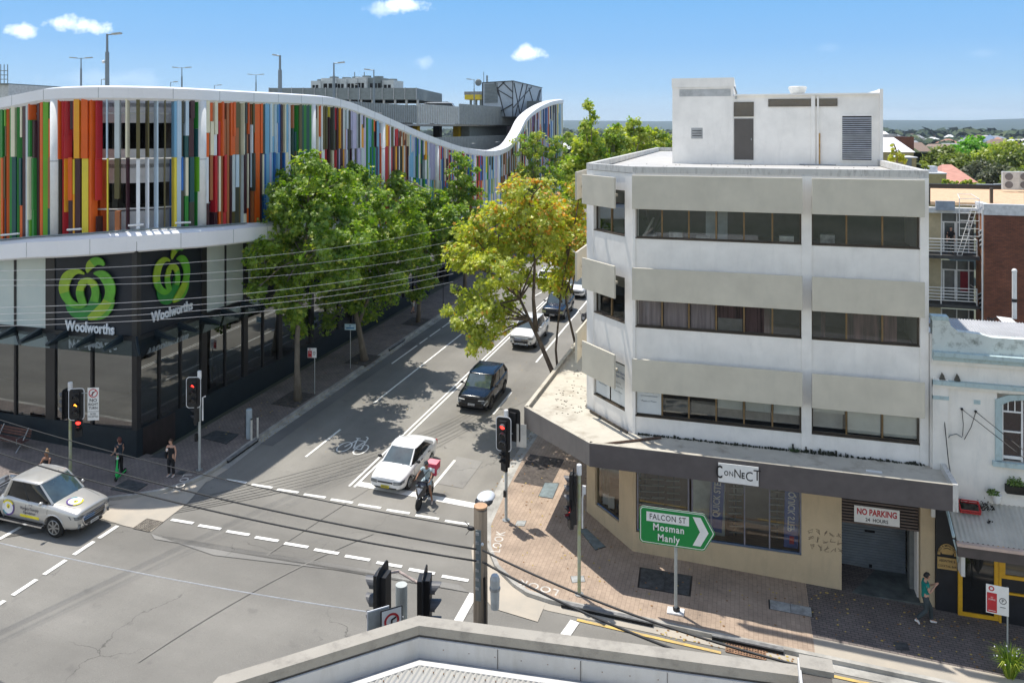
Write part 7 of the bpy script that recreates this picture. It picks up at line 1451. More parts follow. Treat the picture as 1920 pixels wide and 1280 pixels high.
# silver ute: side step, roof ribs, aerial and livery
b = MB()
for s_ in (1, -1): b.box(-1.15, s_*.90, .36, 1.15, s_*1.03, .42, M_chrome); b.box(-1.1, s_*.92, .42, 1.1, s_*1.02, .43, M_trim)
at0(b, 'side_step', ute)
b = MB()
for k in range(5): b.box(-.45, -.44+k*.2, 1.80+.0, .55, -.40+k*.2, 1.812-.004*abs(k-2)*2, P_s)
b.tube([(.66, .3, 1.78), (.55, .3, 1.98)], .006, M_trim, 4); at0(b, 'roof_ribs', ute)
M_lp = mat('livery_purple', (.12, .06, .26), .4); M_ly = mat('livery_yellow', (.85, .72, .03), .4); M_lt = mat('livery_teal', (.03, .35, .45), .4); M_lw = mat('livery_white', (.85, .85, .86), .4); M_li = mat('livery_ink', (.05, .05, .08), .5)
def disc(b, c, ux, uy, r0, r1, a0, a1, m, n=24, oy=1):
    c, ux, uy = Vector(c), Vector(ux), Vector(uy); vs = []
    for i in range(n+1): a = a0+(a1-a0)*i/n; d = ux*math.cos(a)+uy*math.sin(a)*oy; vs += [c+d*r0, c+d*r1]
    b.mesh(vs, [(2*i, 2*i+1, 2*i+3, 2*i+2) for i in range(n)], m)
def livery(b, c, ux, uy, r):
    n = Vector(ux).cross(Vector(uy)); c = Vector(c)
    disc(b, c, ux, uy, 0, r*.8, 0, 6.2832, M_lw); disc(b, c+n*.004, ux, uy, r*.8, r, -1.9, .6, M_lp); disc(b, c+n*.004, ux, uy, r*.8, r*1.02, .6, 2.6, M_ly); disc(b, c+n*.004, ux, uy, r*.8, r*.97, 2.6, 3.6, M_lw); disc(b, c+n*.004, ux, uy, r*.8, r*.97, 3.6, 4.4, M_lt); disc(b, c+n*.003+Vector(uy)*r*.18, ux, uy, 0, r*.3, 0, 6.2832, M_ly); b.mesh([c+n*.006+Vector(ux)*x*r+Vector(uy)*y*r for x, y in ((-.1, .05), (.02, .3), (.12, .08), (.02, -.1))], [(0, 1, 2, 3)], M_li)
for s_ in (-1, 1):
    b = MB(); ux = (1, 0, 0) if s_ < 0 else (-1, 0, 0); livery(b, (-.62, SXY[ute.name][1](-.62, .80, s_)+s_*.012, .83), ux, (0, 0, 1), .30)
    put_text(b, 'Humpty Dumpty\nFoundation', .155, (.42, SXY[ute.name][1](.42, .80, s_)+s_*.012, .85), ux, (0, 0, 1), M_li, extrude=.001, sx=.85); b.obox((.42, SXY[ute.name][1](.42, .62, s_)+s_*.006, .63), (.46, 0, 0), (0, .002, 0), (0, 0, .05), M_ly); at0(b, 'door_livery', ute)
b = MB(); hx = 1.95; nrm_ = Vector((.12, 0, 1)).normalized(); livery(b, (hx, -.25, SXY[ute.name][2](hx, -.25)+.012), (0, -1, 0), (.99, 0, -.10), .30); b2 = at0(b, 'bonnet_livery', ute)
p4 = make_car('four_wheel_drive', 4.75, 1.86, [(0, .86), (.05, .98), (.5, 1.05), (1.3, 1.10), (2.4, 1.14), (3.8, 1.18), (4.6, 1.18), (4.75, 1.0)], 1.80, (1.3, 1.85, 4.35, 4.6, .80), P_n, 2.75, .38, .34, .93, kind_='suv', label='dark navy four-wheel drive with a roof rack and yellowed lamps behind the white ute', cat='four-wheel drive', rails=True,
              fronts=dict(grille=(.66, .86), gy=.5, lamp=(.66, .86), ly=(.56, .94), intake=(.34, .48), plate=.52, lm=mat('yellowed_lamp', (.45, .47, .25), .2, coat=.5)), clad=True); ground_it(p4, -14.7, 61.3+2.37, -math.pi/2)
wag = make_car('wagon', 4.7, 1.84, [(0, .80), (.07, .90), (.5, .99), (1.2, 1.06), (2.4, 1.10), (3.8, 1.14), (4.5, 1.14), (4.7, .95)], 1.62, (1.2, 1.85, 4.1, 4.5, .76), P_w, 2.7, .36, .25, .86, kind_='wagon', label='white wagon last in the queue, just left of the office corner', cat='car', rails=True); ground_it(wag, -14.55, 69+2.3, -math.pi/2)
onc = gp(933, 528); oc = copy_tree(wag); oc['label'] = 'white car with a blue windscreen reflection glimpsed through the yellow leaves'; ground_it(oc, -17.9, onc.y+1, math.pi/2)
oc2 = copy_tree(p4); oc2['label'] = 'dark car far up the street beside the office wall'; ground_it(oc2, -12.0, 86, -math.pi/2)
van = make_car('van', 5.1, 1.95, [(0, .9), (.1, 1.0), (.7, 1.12), (1.2, 1.2), (4.8, 1.25), (5.0, 1.2), (5.1, 1.0)], 2.05, (.9, 1.5, 4.8, 5.0, .88), P_w, 3.0, .35, .25, .92, kind_='suv', label='white van with roof racks parked on the upper deck behind the ribbed metal wall', cat='van', rails=True)
p = at(832, 199, 100); van.location = (p.x, p.y, 15.95); van.rotation_euler = (0, 0, .25); van.scale = (1.05, 1.05, 1.32)
# ---- motor scooter
def make_scooter(label, box=True):
    e = thing('motor_scooter', (0, 0, 0), label, 'scooter'); Pk = carpaint('scooter_black', (.012, .012, .018)); Wk = carpaint('scooter_pale', (.45, .47, .52))
    for x, r in ((.66, .25), (-.62, .25)):
        b = MB(); pts = [(x+r*math.cos(k*math.pi/10), 0, r+r*math.sin(k*math.pi/10)) for k in range(21)]; b.tube(pts, .055, M_tyre_, 8); w_ = at0(b, 'wheel', e, True); b = MB(); b.tube([(x, -.03, r), (x, .03, r)], r*.72, M_rimd, 16); at0(b, 'rim', w_)
    b = MB(); b.mesh([(.50, -.20, .55), (.50, .20, .55), (.78, 0, .50), (.42, -.23, .95), (.42, .23, .95), (.64, 0, .92), (.36, -.15, 1.06), (.36, .15, 1.06), (.46, 0, 1.08), (.30, -.18, .5), (.30, .18, .5)], [(0, 2, 5, 3), (2, 1, 4, 5), (3, 5, 8, 6), (5, 4, 7, 8), (0, 1, 2), (6, 8, 7), (9, 0, 3), (10, 4, 1), (9, 3, 6), (10, 7, 4), (9, 6, 7, 10)], Pk); f_ = at0(b, 'front_fairing', e)
    b = MB(); b.mesh([(.655, -.05, .90), (.655, .05, .90), (.735, .0, .62), (.60, -.14, .86), (.60, .14, .86)], [(0, 2, 1), (3, 2, 0), (1, 2, 4)], Wk); b.mesh([(.75, -.07, .50), (.75, .07, .50), (.9, 0, .42), (.55, -.09, .52), (.55, .09, .52)], [(0, 1, 2), (3, 0, 2), (1, 4, 2), (3, 4, 1, 0)], Wk); b.box(.60, -.17, .93, .66, -.07, 1.0, M_hl); b.box(.60, .07, .93, .66, .17, 1.0, M_hl); at0(b, 'headlamp', f_)
    b = MB(); b.tube([(.66, -.0, .25), (.50, 0, .7), (.40, 0, 1.02)], .04, M_trim, 8); b.tube([(.36, -.34, 1.06), (.42, -.12, 1.08), (.42, .12, 1.08), (.36, .34, 1.06)], .018, M_trim, 6); b.tube([(.40, -.25, 1.07), (.42, -.34, 1.24)], .008, M_trim, 4); b.tube([(.40, .25, 1.07), (.42, .34, 1.24)], .008, M_trim, 4); b.ball((.42, -.36, 1.27), .06, M_trim, (.3, 1, .6), 8, 5); b.ball((.42, .36, 1.27), .06, M_trim, (.3, 1, .6), 8, 5); at0(b, 'handlebar', e)
    b = MB(); b.box(-.05, -.17, .26, .42, .17, .32, Pk); b.tube([(-.72, 0, .62), (-.45, 0, .60), (-.12, 0, .52)], [.10, .19, .14], Pk, 10); at0(b, 'body', e, True)
    b = MB(); b.tube([(-.78, 0, .82), (-.5, 0, .82), (-.05, 0, .76)], [.10, .15, .12], M_trim, 10); at0(b, 'seat', e, True)
    if box:
        M_bx = mat('delivery_box_red', (.55, .05, .10), .6, var=.08); b = MB(); b.box(-1.12, -.25, .86, -.62, .25, 1.34, M_bx); b.box(-1.13, -.26, 1.34, -.61, .26, 1.38, mat('delivery_box_pink', (.70, .26, .30), .6)); bx_ = at0(b, 'delivery_box', e, bevel=.02); b = MB(); b.box(-1.05, .255, .9, -.7, .262, 1.1, M_lw); b.box(-.617, -.18, 1.0, -.612, .18, 1.2, M_lw); at0(b, 'box_print', bx_)
    b = MB(); b.box(-.85, -.07, .3, -.83, .07, .45, M_lw); b.tube([(-.3, -.18, .3), (-.85, -.2, .38)], .045, M_rimd, 8); b.tube([(-.1, .0, .3), (-.6, 0, .27)], .06, M_trim, 8); at0(b, 'exhaust', e); return e
sc = make_scooter('black delivery scooter with a red box, stopped beside the white sedan'); ground_it(sc, -13.15, 31.45, -math.pi/2-.0)
sc2 = make_scooter('parked black motor scooter cut off by the corner of the office', False); ground_it(sc2, -11.95, 60.8, -math.pi/2)
# ---- shared electric scooter held by the woman by the plinth
e = thing('electric_scooter', (0, 0, 0), 'bright green hire scooter held by the woman in the dark top', 'electric scooter'); M_lg = mat('hire_green', (.02, .55, .12), .4)
for x in (.42, -.42): b = MB(); b.tube([(x, -.03, .11), (x, .03, .11)], .11, M_tyre_, 14); at0(b, 'wheel', e)
b = MB(); b.box(-.38, -.08, .13, .34, .08, .19, M_lg); b.box(-.34, -.07, .19, .25, .07, .2, M_trim); at0(b, 'deck', e); b = MB(); b.tube([(.42, 0, .12), (.36, 0, .5), (.28, 0, 1.05)], [.05, .045, .03], M_lg, 8); b.box(.28, -.05, .2, .40, .05, .5, M_lg); at0(b, 'stem', e)
b = MB(); b.tube([(.27, -.25, 1.08), (.27, .25, 1.08)], .016, M_trim, 6); b.ball((.3, 0, .95), .07, mat('pale_helmet', (.5, .62, .6), .4), (1, 1, .8), 8, 6); at0(b, 'handlebar', e)
q = gp(226, 894, .13); e.location = q; e.rotation_euler = (0, 0, -1.25)
# ================================================================ traffic signals, signs, poles, wires, benches
M_pole = mat('signal_pole_grey', (.42, .45, .44), .5, .2, var=.1, scale=4); M_polg = mat('lichen_pole', (.34, .36, .12), .7, var=.25, scale=3, col2=(.42, .44, .40)); M_sigb = mat('signal_black', (.010, .010, .012), .5); M_sigw = mat('signal_border', (.72, .73, .74), .5); M_capw = mat('pole_cap_white', (.74, .74, .74), .4)
M_vis = mat('visor_grey', (.10, .10, .105), .5)
def lens(c, on=None):
    if on: return mat('lit_%s_lens' % on, {'red': (.8, .02, .02), 'amber': (.9, .35, .02), 'green': (.02, .6, .2)}[on], .3, em={'red': (1, .03, .02), 'amber': (1, .35, .03), 'green': (.05, 1, .4)}[on], ems=3.5)
    return mat('unlit_lens', (.012, .012, .012), .2)
def signal(par, c, face, n=3, lit=None, border=True, ped=False, vis=M_vis, arrow=False, h=None):
    """a signal head: c is the centre of the backboard, face the direction it looks at"""
    c = Vector(c); f = Vector((face[0], face[1], 0)).normalized(); r = Vector((-f.y, f.x, 0)); up = Vector((0, 0, 1))
    H = (h or (.33*n+.36))/2; Wd = .30 if not ped else .19
    def rrect(w_, h_, rad, off_):
        pts = []
        for cx, cz, a0 in ((w_-rad, h_-rad, 0), (-w_+rad, h_-rad, 90), (-w_+rad, -h_+rad, 180), (w_-rad, -h_+rad, 270)):
            for k in range(5): a = R(a0+k*22.5); pts.append(c+r*(cx+rad*math.cos(a))+up*(cz+rad*math.sin(a))+f*off_)
        return pts
    def slab(b, w_, h_, rad, o0, o1, m):
        p, q = rrect(w_, h_, rad, o0), rrect(w_, h_, rad, o1); k = len(p); b.mesh(p+q, [tuple(range(k)), tuple(range(2*k-1, k-1, -1))]+[(i, (i+1) % k, (i+1) % k+k, i+k) for i in range(k)], m)
    b = MB()
    if not ped: slab(b, Wd, H, .13, -.015, .0, M_sigb)
    if border and not ped: slab(b, Wd+.03, H+.03, .15, -.022, -.004, M_sigw)
    b.obox(c+f*.05, r*(.15), f*.06, up*(H-.12 if not ped else H), M_sigb); b.obox(c-f*.07, r*.14, f*.06, up*(H-.14), M_sigb); hd = b.build('signal_head', par)
    for i in range(n):
        z = (n-1)/2-i; pc = c+up*z*(.33 if not ped else .28)+f*.115; on = lit[1] if lit and lit[0] == i else None
        b = MB(); b.tube([pc-f*.02, pc+f*.005], .10, lens(i, on) if not arrow or not on else M_sigb, 14)
        if arrow and on: b.mesh([pc+f*.012+r*x+up*y for x, y in ((-.02, .07), (-.08, -.02), (-.03, -.01), (.05, -.07), (.07, -.04), (.01, .02), (.03, .06))], [(0, 1, 2, 3, 4, 5, 6)], lens(i, on))
        b.build('lens', hd)
        b = MB(); vs = []
        for k in range(13): a = R(-20+k*220/12); d = r*math.cos(a)+up*math.sin(a); vs += [pc+d*.115, pc+d*.115+f*(.20*(.45+.55*math.sin(max(0, min(math.pi, a)))))]
        b.mesh(vs, [(2*k, 2*k+1, 2*k+3, 2*k+2) for k in range(12)], vis if not ped else M_sigb); v = b.build('visor', hd); v.modifiers.new('t', 'SOLIDIFY').thickness = .012
    return hd
def pole_thing(name, base, top, label, cat, r=.055, m=M_pole, cap=True, group=None):
    e = thing(name, base, label, cat, group); b = MB(); b.tube([base, (base[0], base[1], top-.35 if cap else top)], r, m, 12); b.cyl(base, r*2.6, base[2]+.003, base[2]+.03, M_steel, 12)
    for k in range(4): a = k*1.57+.7; b.cyl((base[0]+math.cos(a)*r*2, base[1]+math.sin(a)*r*2), .015, base[2]+.03, base[2]+.055, M_steel, 6)
    b.build('pole', e, smooth=False)
    if cap: b = MB(); b.tube([(base[0], base[1], top-.36), (base[0], base[1], top-.02), (base[0], base[1], top)], [r*1.5, r*1.5, r*1.2], M_capw, 12); b.build('cap', e)
    return e
def depth(p): return -p.x*sa+p.y*ca
def zat(p, py): return CAMH-(py-240)/1480*depth(p)
def side(p, dpx): s_ = dpx/1480*depth(p); return Vector((p.x+s_*ca, p.y+s_*sa))
TOC = Vector((sa*0, -1))                                  # looking down the cross street side of the junction
# left corner signal
p = gp(134, 893, .13); p = Vector((-28.6, 28.0, gz(-28.6, 28.0)+.13)); e = pole_thing('traffic_light', p, zat(p, 716), 'traffic light on the lichen-stained pole at the left corner, with a no right turn plate', 'traffic light', .065, M_polg)
s_ = side(p, 13); signal(e, (s_.x, s_.y-.05, zat(p, 757)), (.45, -.9), 3, (1, 'amber'), arrow=True, vis=M_sigb); s_ = side(p, -11); signal(e, (s_.x, s_.y+.1, zat(p, 757)), (-1, -.15), 3, None, False, vis=M_vis); s_ = side(p, 14); signal(e, (s_.x, s_.y+.05, zat(p, 797)), (.6, -.8), 2, (0, 'red'), ped=True)
b = MB(); b.tube([(p.x, p.y, zat(p, 738)), (side(p, 36).x, side(p, 36).y, zat(p, 736))], .015, M_pole, 5); b.build('bracket', e)
sp = side(p, 43); zc = zat(p, 757); M_stx = mat('sign_text_black', (.015, .015, .015), .5); M_srd = mat('sign_red_paint', (.50, .02, .03), .5)
sg = thing('no_right_turn_sign', (sp.x, sp.y, zc-.75), 'white no right turn plate beside the left corner traffic light', 'sign'); ux = Vector((.93, .37, 0)).normalized(); nn = Vector((ux.y, -ux.x, 0))
b = MB(); b.obox((sp.x, sp.y, zc), ux*.24, nn*.008, (0, 0, .72), M_white); b.build('plate', sg)
b = MB(); c = Vector((sp.x, sp.y, zc))+nn*.012; disc(b, c+Vector((0, 0, .48)), ux, (0, 0, 1), .155, .195, 0, 6.2832, M_srd); put_text(b, 'NO', .20, c+Vector((0, 0, .16)), ux, (0, 0, 1), M_stx, bold=.02, extrude=.001); put_text(b, 'RIGHT\nTURN', .165, c+Vector((0, 0, -.10)), ux, (0, 0, 1), M_stx, bold=.015, extrude=.001, sx=.85)
b.obox(c+Vector((0, 0, -.33)), ux*.24, nn*.002, (0, 0, .008), M_stx); put_text(b, 'BUSES\nEXCEPTED', .12, c+Vector((0, 0, -.50)), ux, (0, 0, 1), M_stx, extrude=.001, sx=.75)
b.tube([c+Vector((0, 0, .36))-ux*.03, c+Vector((0, 0, .52))-ux*.03, c+Vector((0, 0, .54))+ux*.06], .02, M_stx, 5); b.obox(c+Vector((0, 0, .48)), (ux*.13+Vector((0, 0, .13))), nn*.002, (Vector((0, 0, .014))-ux*.014), M_srd); b.build('lettering', sg)
# signal by the standing woman
p = gp(374, 881, .13); e = pole_thing('traffic_light', p, zat(p, 695), 'traffic light with a lit red arrow standing by the woman dressed in black', 'traffic light', .06)
s_ = side(p, -8); signal(e, (s_.x, s_.y-.12, zat(p, 734)), (.35, -.95), 3, (0, 'red'), arrow=True, vis=M_sigb); s_ = side(p, -4); signal(e, (s_.x-.05, s_.y, zat(p, 774)), (-.6, -.6), 2, None, ped=True)
b = MB(); s_ = side(p, 6); b.tube([(s_.x, s_.y, zat(p, 788)), (s_.x, s_.y, zat(p, 745)), (s_.x+.15, s_.y, zat(p, 742))], .035, M_capw, 6); b.build('conduit', e)
b = MB(); s_ = side(p, -4); b.box(s_.x-.06, s_.y-.12, zat(p, 826), s_.x+.04, s_.y, zat(p, 812), M_sigb); b.build('push_button', e)
# signal at the kerb by the concrete canopy
p = gp(949, 975, .13); e = pole_thing('traffic_light', p, zat(p, 768), 'traffic light with the red lamp showing, at the kerb left of the concrete canopy', 'traffic light', .06)
s_ = side(p, -3); signal(e, (s_.x, s_.y-.14, zat(p, 811)), (-.05, -1), 3, (0, 'red'), vis=M_vis); s_ = side(p, 13); signal(e, (s_.x, s_.y+.15, zat(p, 799)), (.25, 1), 3, None, False); s_ = side(p, 0); signal(e, (s_.x, s_.y-.12, zat(p, 856)), (-.5, -.8), 2, None, ped=True)
sp = side(p, 29); b = MB(); b.box(sp.x-.21, sp.y-.02, zat(p, 838), sp.x+.21, sp.y, zat(p, 795), mat('sign_back_grey', (.55, .54, .50), .5)); b.tube([(p.x, p.y, zat(p, 813)), (sp.x-.2, sp.y, zat(p, 813))], .02, M_pole, 5); b.build('sign_plate', e)
b = MB(); b.box(p.x-.08, p.y-.14, p.z+1.0, p.x+.03, p.y-.04, p.z+1.25, M_sigb); b.build('push_button', e)
# signal by the shop window
p = gp(1086, 1114, .13); e = pole_thing('traffic_light', p, zat(p, 870), 'green-stained signal pole with visored lamps facing left, before the shop corner', 'traffic light', .06, M_polg)
s_ = side(p, -12); signal(e, (s_.x, s_.y, zat(p, 917)), (-1, -.1), 3, None, False); s_ = side(p, -14); signal(e, (s_.x, s_.y, zat(p, 961)), (-.9, -.6), 2, (0, 'red'), ped=True); b = MB(); s_ = side(p, 6); b.tube([(s_.x, s_.y, zat(p, 990)), (s_.x, s_.y, zat(p, 935)), (s_.x+.04, s_.y, zat(p, 920))], .03, M_capw, 6); b.box(s_.x, s_.y-.05, zat(p, 925), s_.x+.12, s_.y+.05, zat(p, 910), M_capw); b.build('conduit', e)
# near signal rising behind the parapet
p = Vector((-6.45, 14.25, gz(-6.4, 14.2))); zt = 6.55; e = thing('traffic_light', p, 'large near traffic light seen from behind over the cement parapet', 'traffic light'); b = MB(); b.tube([p, (p.x, p.y, zt-.0)], .115, mat('weathered_grey_pole', (.46, .48, .45), .6, var=.15, scale=2), 14); b.build('pole', e)
q1, q2 = at(702, 1078, 14.8), at(800, 1102, 15.2); b = MB(); b.tube([q1, (p.x, p.y-.14, (q1.z+q2.z)/2), q2], .028, mat('rust_flecked_white', (.60, .48, .42), .6, var=.3, scale=12), 6); b.build('crossbar', e)
c1 = at(716, 1128, 14.7); signal(e, (c1.x, c1.y, c1.z), (-.93, -.06), 3, None, False, h=1.35); c2 = at(797, 1135, 15.0); signal(e, (c2.x, c2.y, c2.z), (.96, .22), 3, None, False, h=1.35)
for k, (px, py, w_) in enumerate(((709, 1172, .20), (734, 1171, .20))):
    c = at(px, py, 13.9); ux = Vector((.72, .69, 0)); nn = Vector((ux.y, -ux.x, 0)); b = MB(); b.obox(c, ux*w_, nn*.008, (0, 0, .30), M_sigw if k == 0 else M_stx); b.obox(c+nn*.01, ux*(w_-.02), nn*.003, (0, 0, .28), M_pole if k == 0 else M_white)
    if k: disc(b, c+nn*.016+Vector((0, 0, .08)), ux, (0, 0, 1), .10, .14, 0, 6.2832, M_srd); b.tube([c+nn*.016+Vector((0, 0, -.02)), c+nn*.016+Vector((0, 0, .1)), c+nn*.016+ux*.08+Vector((0, 0, .13))], .018, M_stx, 5)
    b.build('sign_plate', e)
# green direction sign
p = gp(1267, 1146, .13); zc = (zat(p, 953)+zat(p, 1024))/2; e = thing('street_direction_sign', p, 'green arrow-shaped direction sign to Falcon St on a grey post', 'road sign')
b = MB(); b.tube([p, (p.x, p.y+.06, zc+.5)], .055, M_pole, 12); b.box(p.x-.28, p.y-.2, p.z+.003, p.x+.28, p.y+.16, p.z+.05, M_capw); b.cyl((p.x+.02, p.y), .12, p.z+.05, p.z+.14, M_sigb, 8); b.build('post', e)
xl, xr_ = onY(1199, 990, p.y-.05).x, onY(1341, 990, p.y-.05).x; hh = .625; ww = xr_-xl; tip = .36
def arrow_poly(inset_):
    pts = []; rad = .14-inset_*.8; x0, x1, xt = xl+inset_, xr_-tip-inset_*.4, xr_-inset_*1.35; h_ = hh-inset_
    for cx, cz, a0 in ((x0+rad, -h_+rad, 180), ): pts += [(cx+rad*math.cos(R(a0+k*18)), cz+rad*math.sin(R(a0+k*18))) for k in range(6)]
    pts += [(x1-.05, -h_), (x1+.02, -h_+.03), (xt-.02, -.05), (xt, 0), (xt-.02, .05), (x1+.02, h_-.03), (x1-.05, h_)]
    pts += [(x0+rad+rad*math.cos(R(90+k*18)), h_-rad+rad*math.sin(R(90+k*18))) for k in range(6)]; return pts
yy = p.y-.07; M_sgr = mat('road_sign_green', (.0, .23, .045), .4, var=.02); b = MB()
for ins, dy, m_ in ((0, 0, M_sgr), (.03, .004, M_white), (.055, .008, M_sgr)):
    q = [(x, yy-dy, zc+z) for x, z in arrow_poly(ins)]; b.poly(q, m_)
q = arrow_poly(0); n = len(q); b.mesh([(x, yy, zc+z) for x, z in q]+[(x, yy+.02, zc+z) for x, z in q], [(i, (i+1) % n, (i+1) % n+n, i+n) for i in range(n)]+[tuple(range(n, 2*n))[::-1]], M_pole); b.build('panel', e)
b = MB(); b.box(xl+.24, yy-.012, zc+.14, xl+1.66, yy-.010, zc+.46, M_white); put_text(b, 'FALCON ST', .27, (xl+.95, yy-.014, zc+.30), (1, 0, 0), (0, 0, 1), M_stx, sx=.80, extrude=.002, bold=.004, spacing=1.1)
put_text(b, 'Mosman', .33, (xl+.98, yy-.013, zc-.04), (1, 0, 0), (0, 0, 1), M_white, sx=.86, extrude=.002, bold=.02, spacing=1.12); put_text(b, 'Manly', .33, (xl+.98, yy-.013, zc-.38), (1, 0, 0), (0, 0, 1), M_white, sx=.86, extrude=.002, bold=.02, spacing=1.12)
x0 = xl+1.78; b.poly([(x0, yy-.012, zc+.48), (x0+.26, yy-.012, zc+.48), (x0+.52, yy-.012, zc), (x0+.26, yy-.012, zc-.48), (x0, yy-.012, zc-.48), (x0+.24, yy-.012, zc)][::-1], M_white); b.build('lettering', e)
# small signs on posts
def post_sign(px, py, top, w_, h_, label, paint_, ang=0, cat='sign', m=M_pole, r=.025):
    p = gp(px, py, .13); zt = zat(p, top); e = thing('parking_sign' if cat == 'sign' else cat, p, label, 'sign'); b = MB(); b.tube([p, (p.x, p.y, zt)], r, m, 8); b.build('post', e)
    ux = Vector((math.cos(ang), math.sin(ang), 0)); nn = Vector((ux.y, -ux.x, 0)); paint_(e, Vector((p.x, p.y, zt-h_/2))+nn*.04, ux, nn, w_, h_); return e
def park(off_=0, mirror=False):
    def f(e, c, ux, nn, w_, h_):
        c = c+ux*off_; b = MB(); b.obox(c, ux*w_/2, nn*.006, (0, 0, h_/2), M_white); b.build('plate', e)
        b = MB(); rd = M_srd; b.obox(c-ux*w_*.24+Vector((0, 0, -h_*.12))+nn*.009, ux*w_*.22, nn*.002, (0, 0, h_*.34), rd); put_text(b, 'NO\nSTOPPING', w_*.11, c-ux*w_*.24+nn*.013+Vector((0, 0, .02)), ux, (0, 0, 1), M_white, extrude=.001, sx=.6)
        disc(b, c-ux*w_*.26+nn*.009+Vector((0, 0, h_*.37)), ux, (0, 0, 1), h_*.05, h_*.09, 0, 6.28, rd); disc(b, c+ux*w_*.24+nn*.009, ux, (0, 0, 1), w_*.13, w_*.16, 0, 6.28, M_stx); put_text(b, 'P', w_*.24, c+ux*w_*.24+nn*.012, ux, (0, 0, 1), M_stx, extrude=.001); b.tube([c+ux*w_*.12+nn*.012+Vector((0, 0, -h_*.22)), c+ux*w_*.36+nn*.012+Vector((0, 0, -h_*.22))], .008, M_stx, 4); b.tube([c-ux*w_*.40+nn*.012+Vector((0, 0, -h_*.40)), c-ux*w_*.08+nn*.012+Vector((0, 0, -h_*.40))], .008, M_white, 4)
        b.build('lettering', e)
    return f
post_sign(590, 738, 652, .52, .56, 'red and white parking restriction sign beside the nearest plane tree trunk', park(-.14), .25); post_sign(1889, 1236, 1100, .62, .90, 'tilted red and white parking sign post at the right edge above the spiky plant', park(-.28), -.12)
def blue_sign(e, c, ux, nn, w_, h_):
    b = MB(); b.obox(c, ux*w_/2, nn*.006, (0, 0, h_/2), mat('pale_blue_sign', (.50, .70, .80), .5)); b.build('plate', e); b = MB(); M_bl2 = mat('sign_blue', (.03, .18, .40), .5); b.obox(c+nn*.008+Vector((0, 0, -h_*.18)), ux*w_*.36, nn*.002, (0, 0, h_*.10), M_bl2); disc(b, c+nn*.009+Vector((0, 0, h_*.2)), ux, (0, 0, 1), .03, .06, 0, 6.28, M_bl2); b.build('lettering', e)
post_sign(657, 690, 607, .72, .38, 'pale blue street sign on a thin post in front of the second plane tree', blue_sign, .2)
p = gp(831, 585, .13); e = thing('sign_post', p, 'thin dark sign post far along the left pavement beyond the third tree', 'post'); b = MB(); b.tube([p, (p.x, p.y, p.z+3.2)], .035, M_dark, 6); b.box(p.x-.18, p.y-.03, p.z+2.8, p.x+.18, p.y, p.z+3.3, M_dark); b.build('pole', e)
# cabinet and bollards
p = gp(467, 821, .13); e = thing('pillar_cabinet', p, 'pale blue-grey round service pillar by the left kerb', 'cabinet'); b = MB(); M_cb = mat('cabinet_blue_grey', (.36, .43, .47), .5, var=.06); b.tube([p, (p.x, p.y, p.z+1.42), (p.x, p.y, p.z+1.46)], [.155, .155, .12], M_cb, 18); b.build('body', e); b = MB(); b.box(p.x-.13, p.y-.165, p.z+.12, p.x-.11, p.y-.14, p.z+1.2, M_dark); b.build('door_edge', e)
for k, (px, py, l) in enumerate(((471.5, 825, 'nearer of the two slim white bollards beside the service pillar'), (483, 820, 'farther of the two slim white bollards beside the service pillar'))):
    p = gp(px, py, .13); b = MB(); b.tube([p, (p.x, p.y, p.z+1.02)], .05, mat('bollard_white', (.62, .61, .56), .6), 12); b.tube([(p.x, p.y, p.z+1.02), (p.x, p.y, p.z+1.06)], .052, M_dark, 12); tag(b.build('bollard'), l, 'bollard', 'slim white bollards by the left kerb')
# benches
def bench(x, y, rz, label):
    e = thing('bench', (0, 0, 0), label, 'bench', 'slatted benches by the dark plinth'); M_sl = mat('bench_timber', (.12, .055, .045), .6, var=.2, scale=4); M_bl3 = mat('bench_metal', (.30, .31, .32), .4, .6)
    b = MB()
    for k in range(5): b.box(-.95, -.25+k*.10, .43, .95, -.17+k*.10, .46, M_sl)
    at0(b, 'seat', e); b = MB()
    for k in range(3): b.box(-.95, .27+k*.03, .55+k*.12, .95, .29+k*.03, .64+k*.12, M_sl)
    at0(b, 'backrest', e)
    for s_ in (-.75, .75): b = MB(); b.tube([(s_, -.32, 0), (s_, .05, .42), (s_, .36, .95)], .025, M_bl3, 6); b.tube([(s_, .42, 0), (s_, .0, .42), (s_, -.30, .42), (s_, -.30, .64), (s_, .25, .66)], .025, M_bl3, 6); at0(b, 'leg', e)
    e.location = (x, y, gz(x, y)+.13); e.rotation_euler = (0, GX, rz); return e
bench(-33.55, 29.3, .0, 'timber slatted bench standing against the dark plinth, right one of two'); bench(-36.1, 29.6, .0, 'timber slatted bench mostly cut off by the left edge')
# ---- timber power pole
p = Vector((-5.75, 17.0, gz(-5.7, 17))); tp = at(901, 949, 17.55); M_wood = mat('weathered_pole_timber', (.085, .068, .05), .9, var=.3, scale=3, col2=(.20, .165, .125), bump=.6, stretch=(4, 4, .25))
p = Vector((tp.x, tp.y, gz(tp.x, tp.y))); e = thing('power_pole', p, 'weathered round timber power pole rising in front of the junction', 'power pole'); b = MB(); b.tube([p, (p.x, p.y, tp.z-.02)], [.185, .15], M_wood, 18); b.build('pole', e, smooth=True)
b = MB(); b.cyl((p.x, p.y), .152, tp.z-.021, tp.z+.02, mat('fresh_cut_timber', (.50, .30, .17), .8, var=.15, scale=5), 18); b.build('pole_top', e)
b = MB(); b.box(p.x-.06, p.y-.175, tp.z-2.0, p.x+.06, p.y-.145, tp.z-.45, M_grey)
for k in range(7): b.box(p.x-.05, p.y-.20, tp.z-.55-k*.2, p.x+.03, p.y-.17, tp.z-.49-k*.2, M_steel)
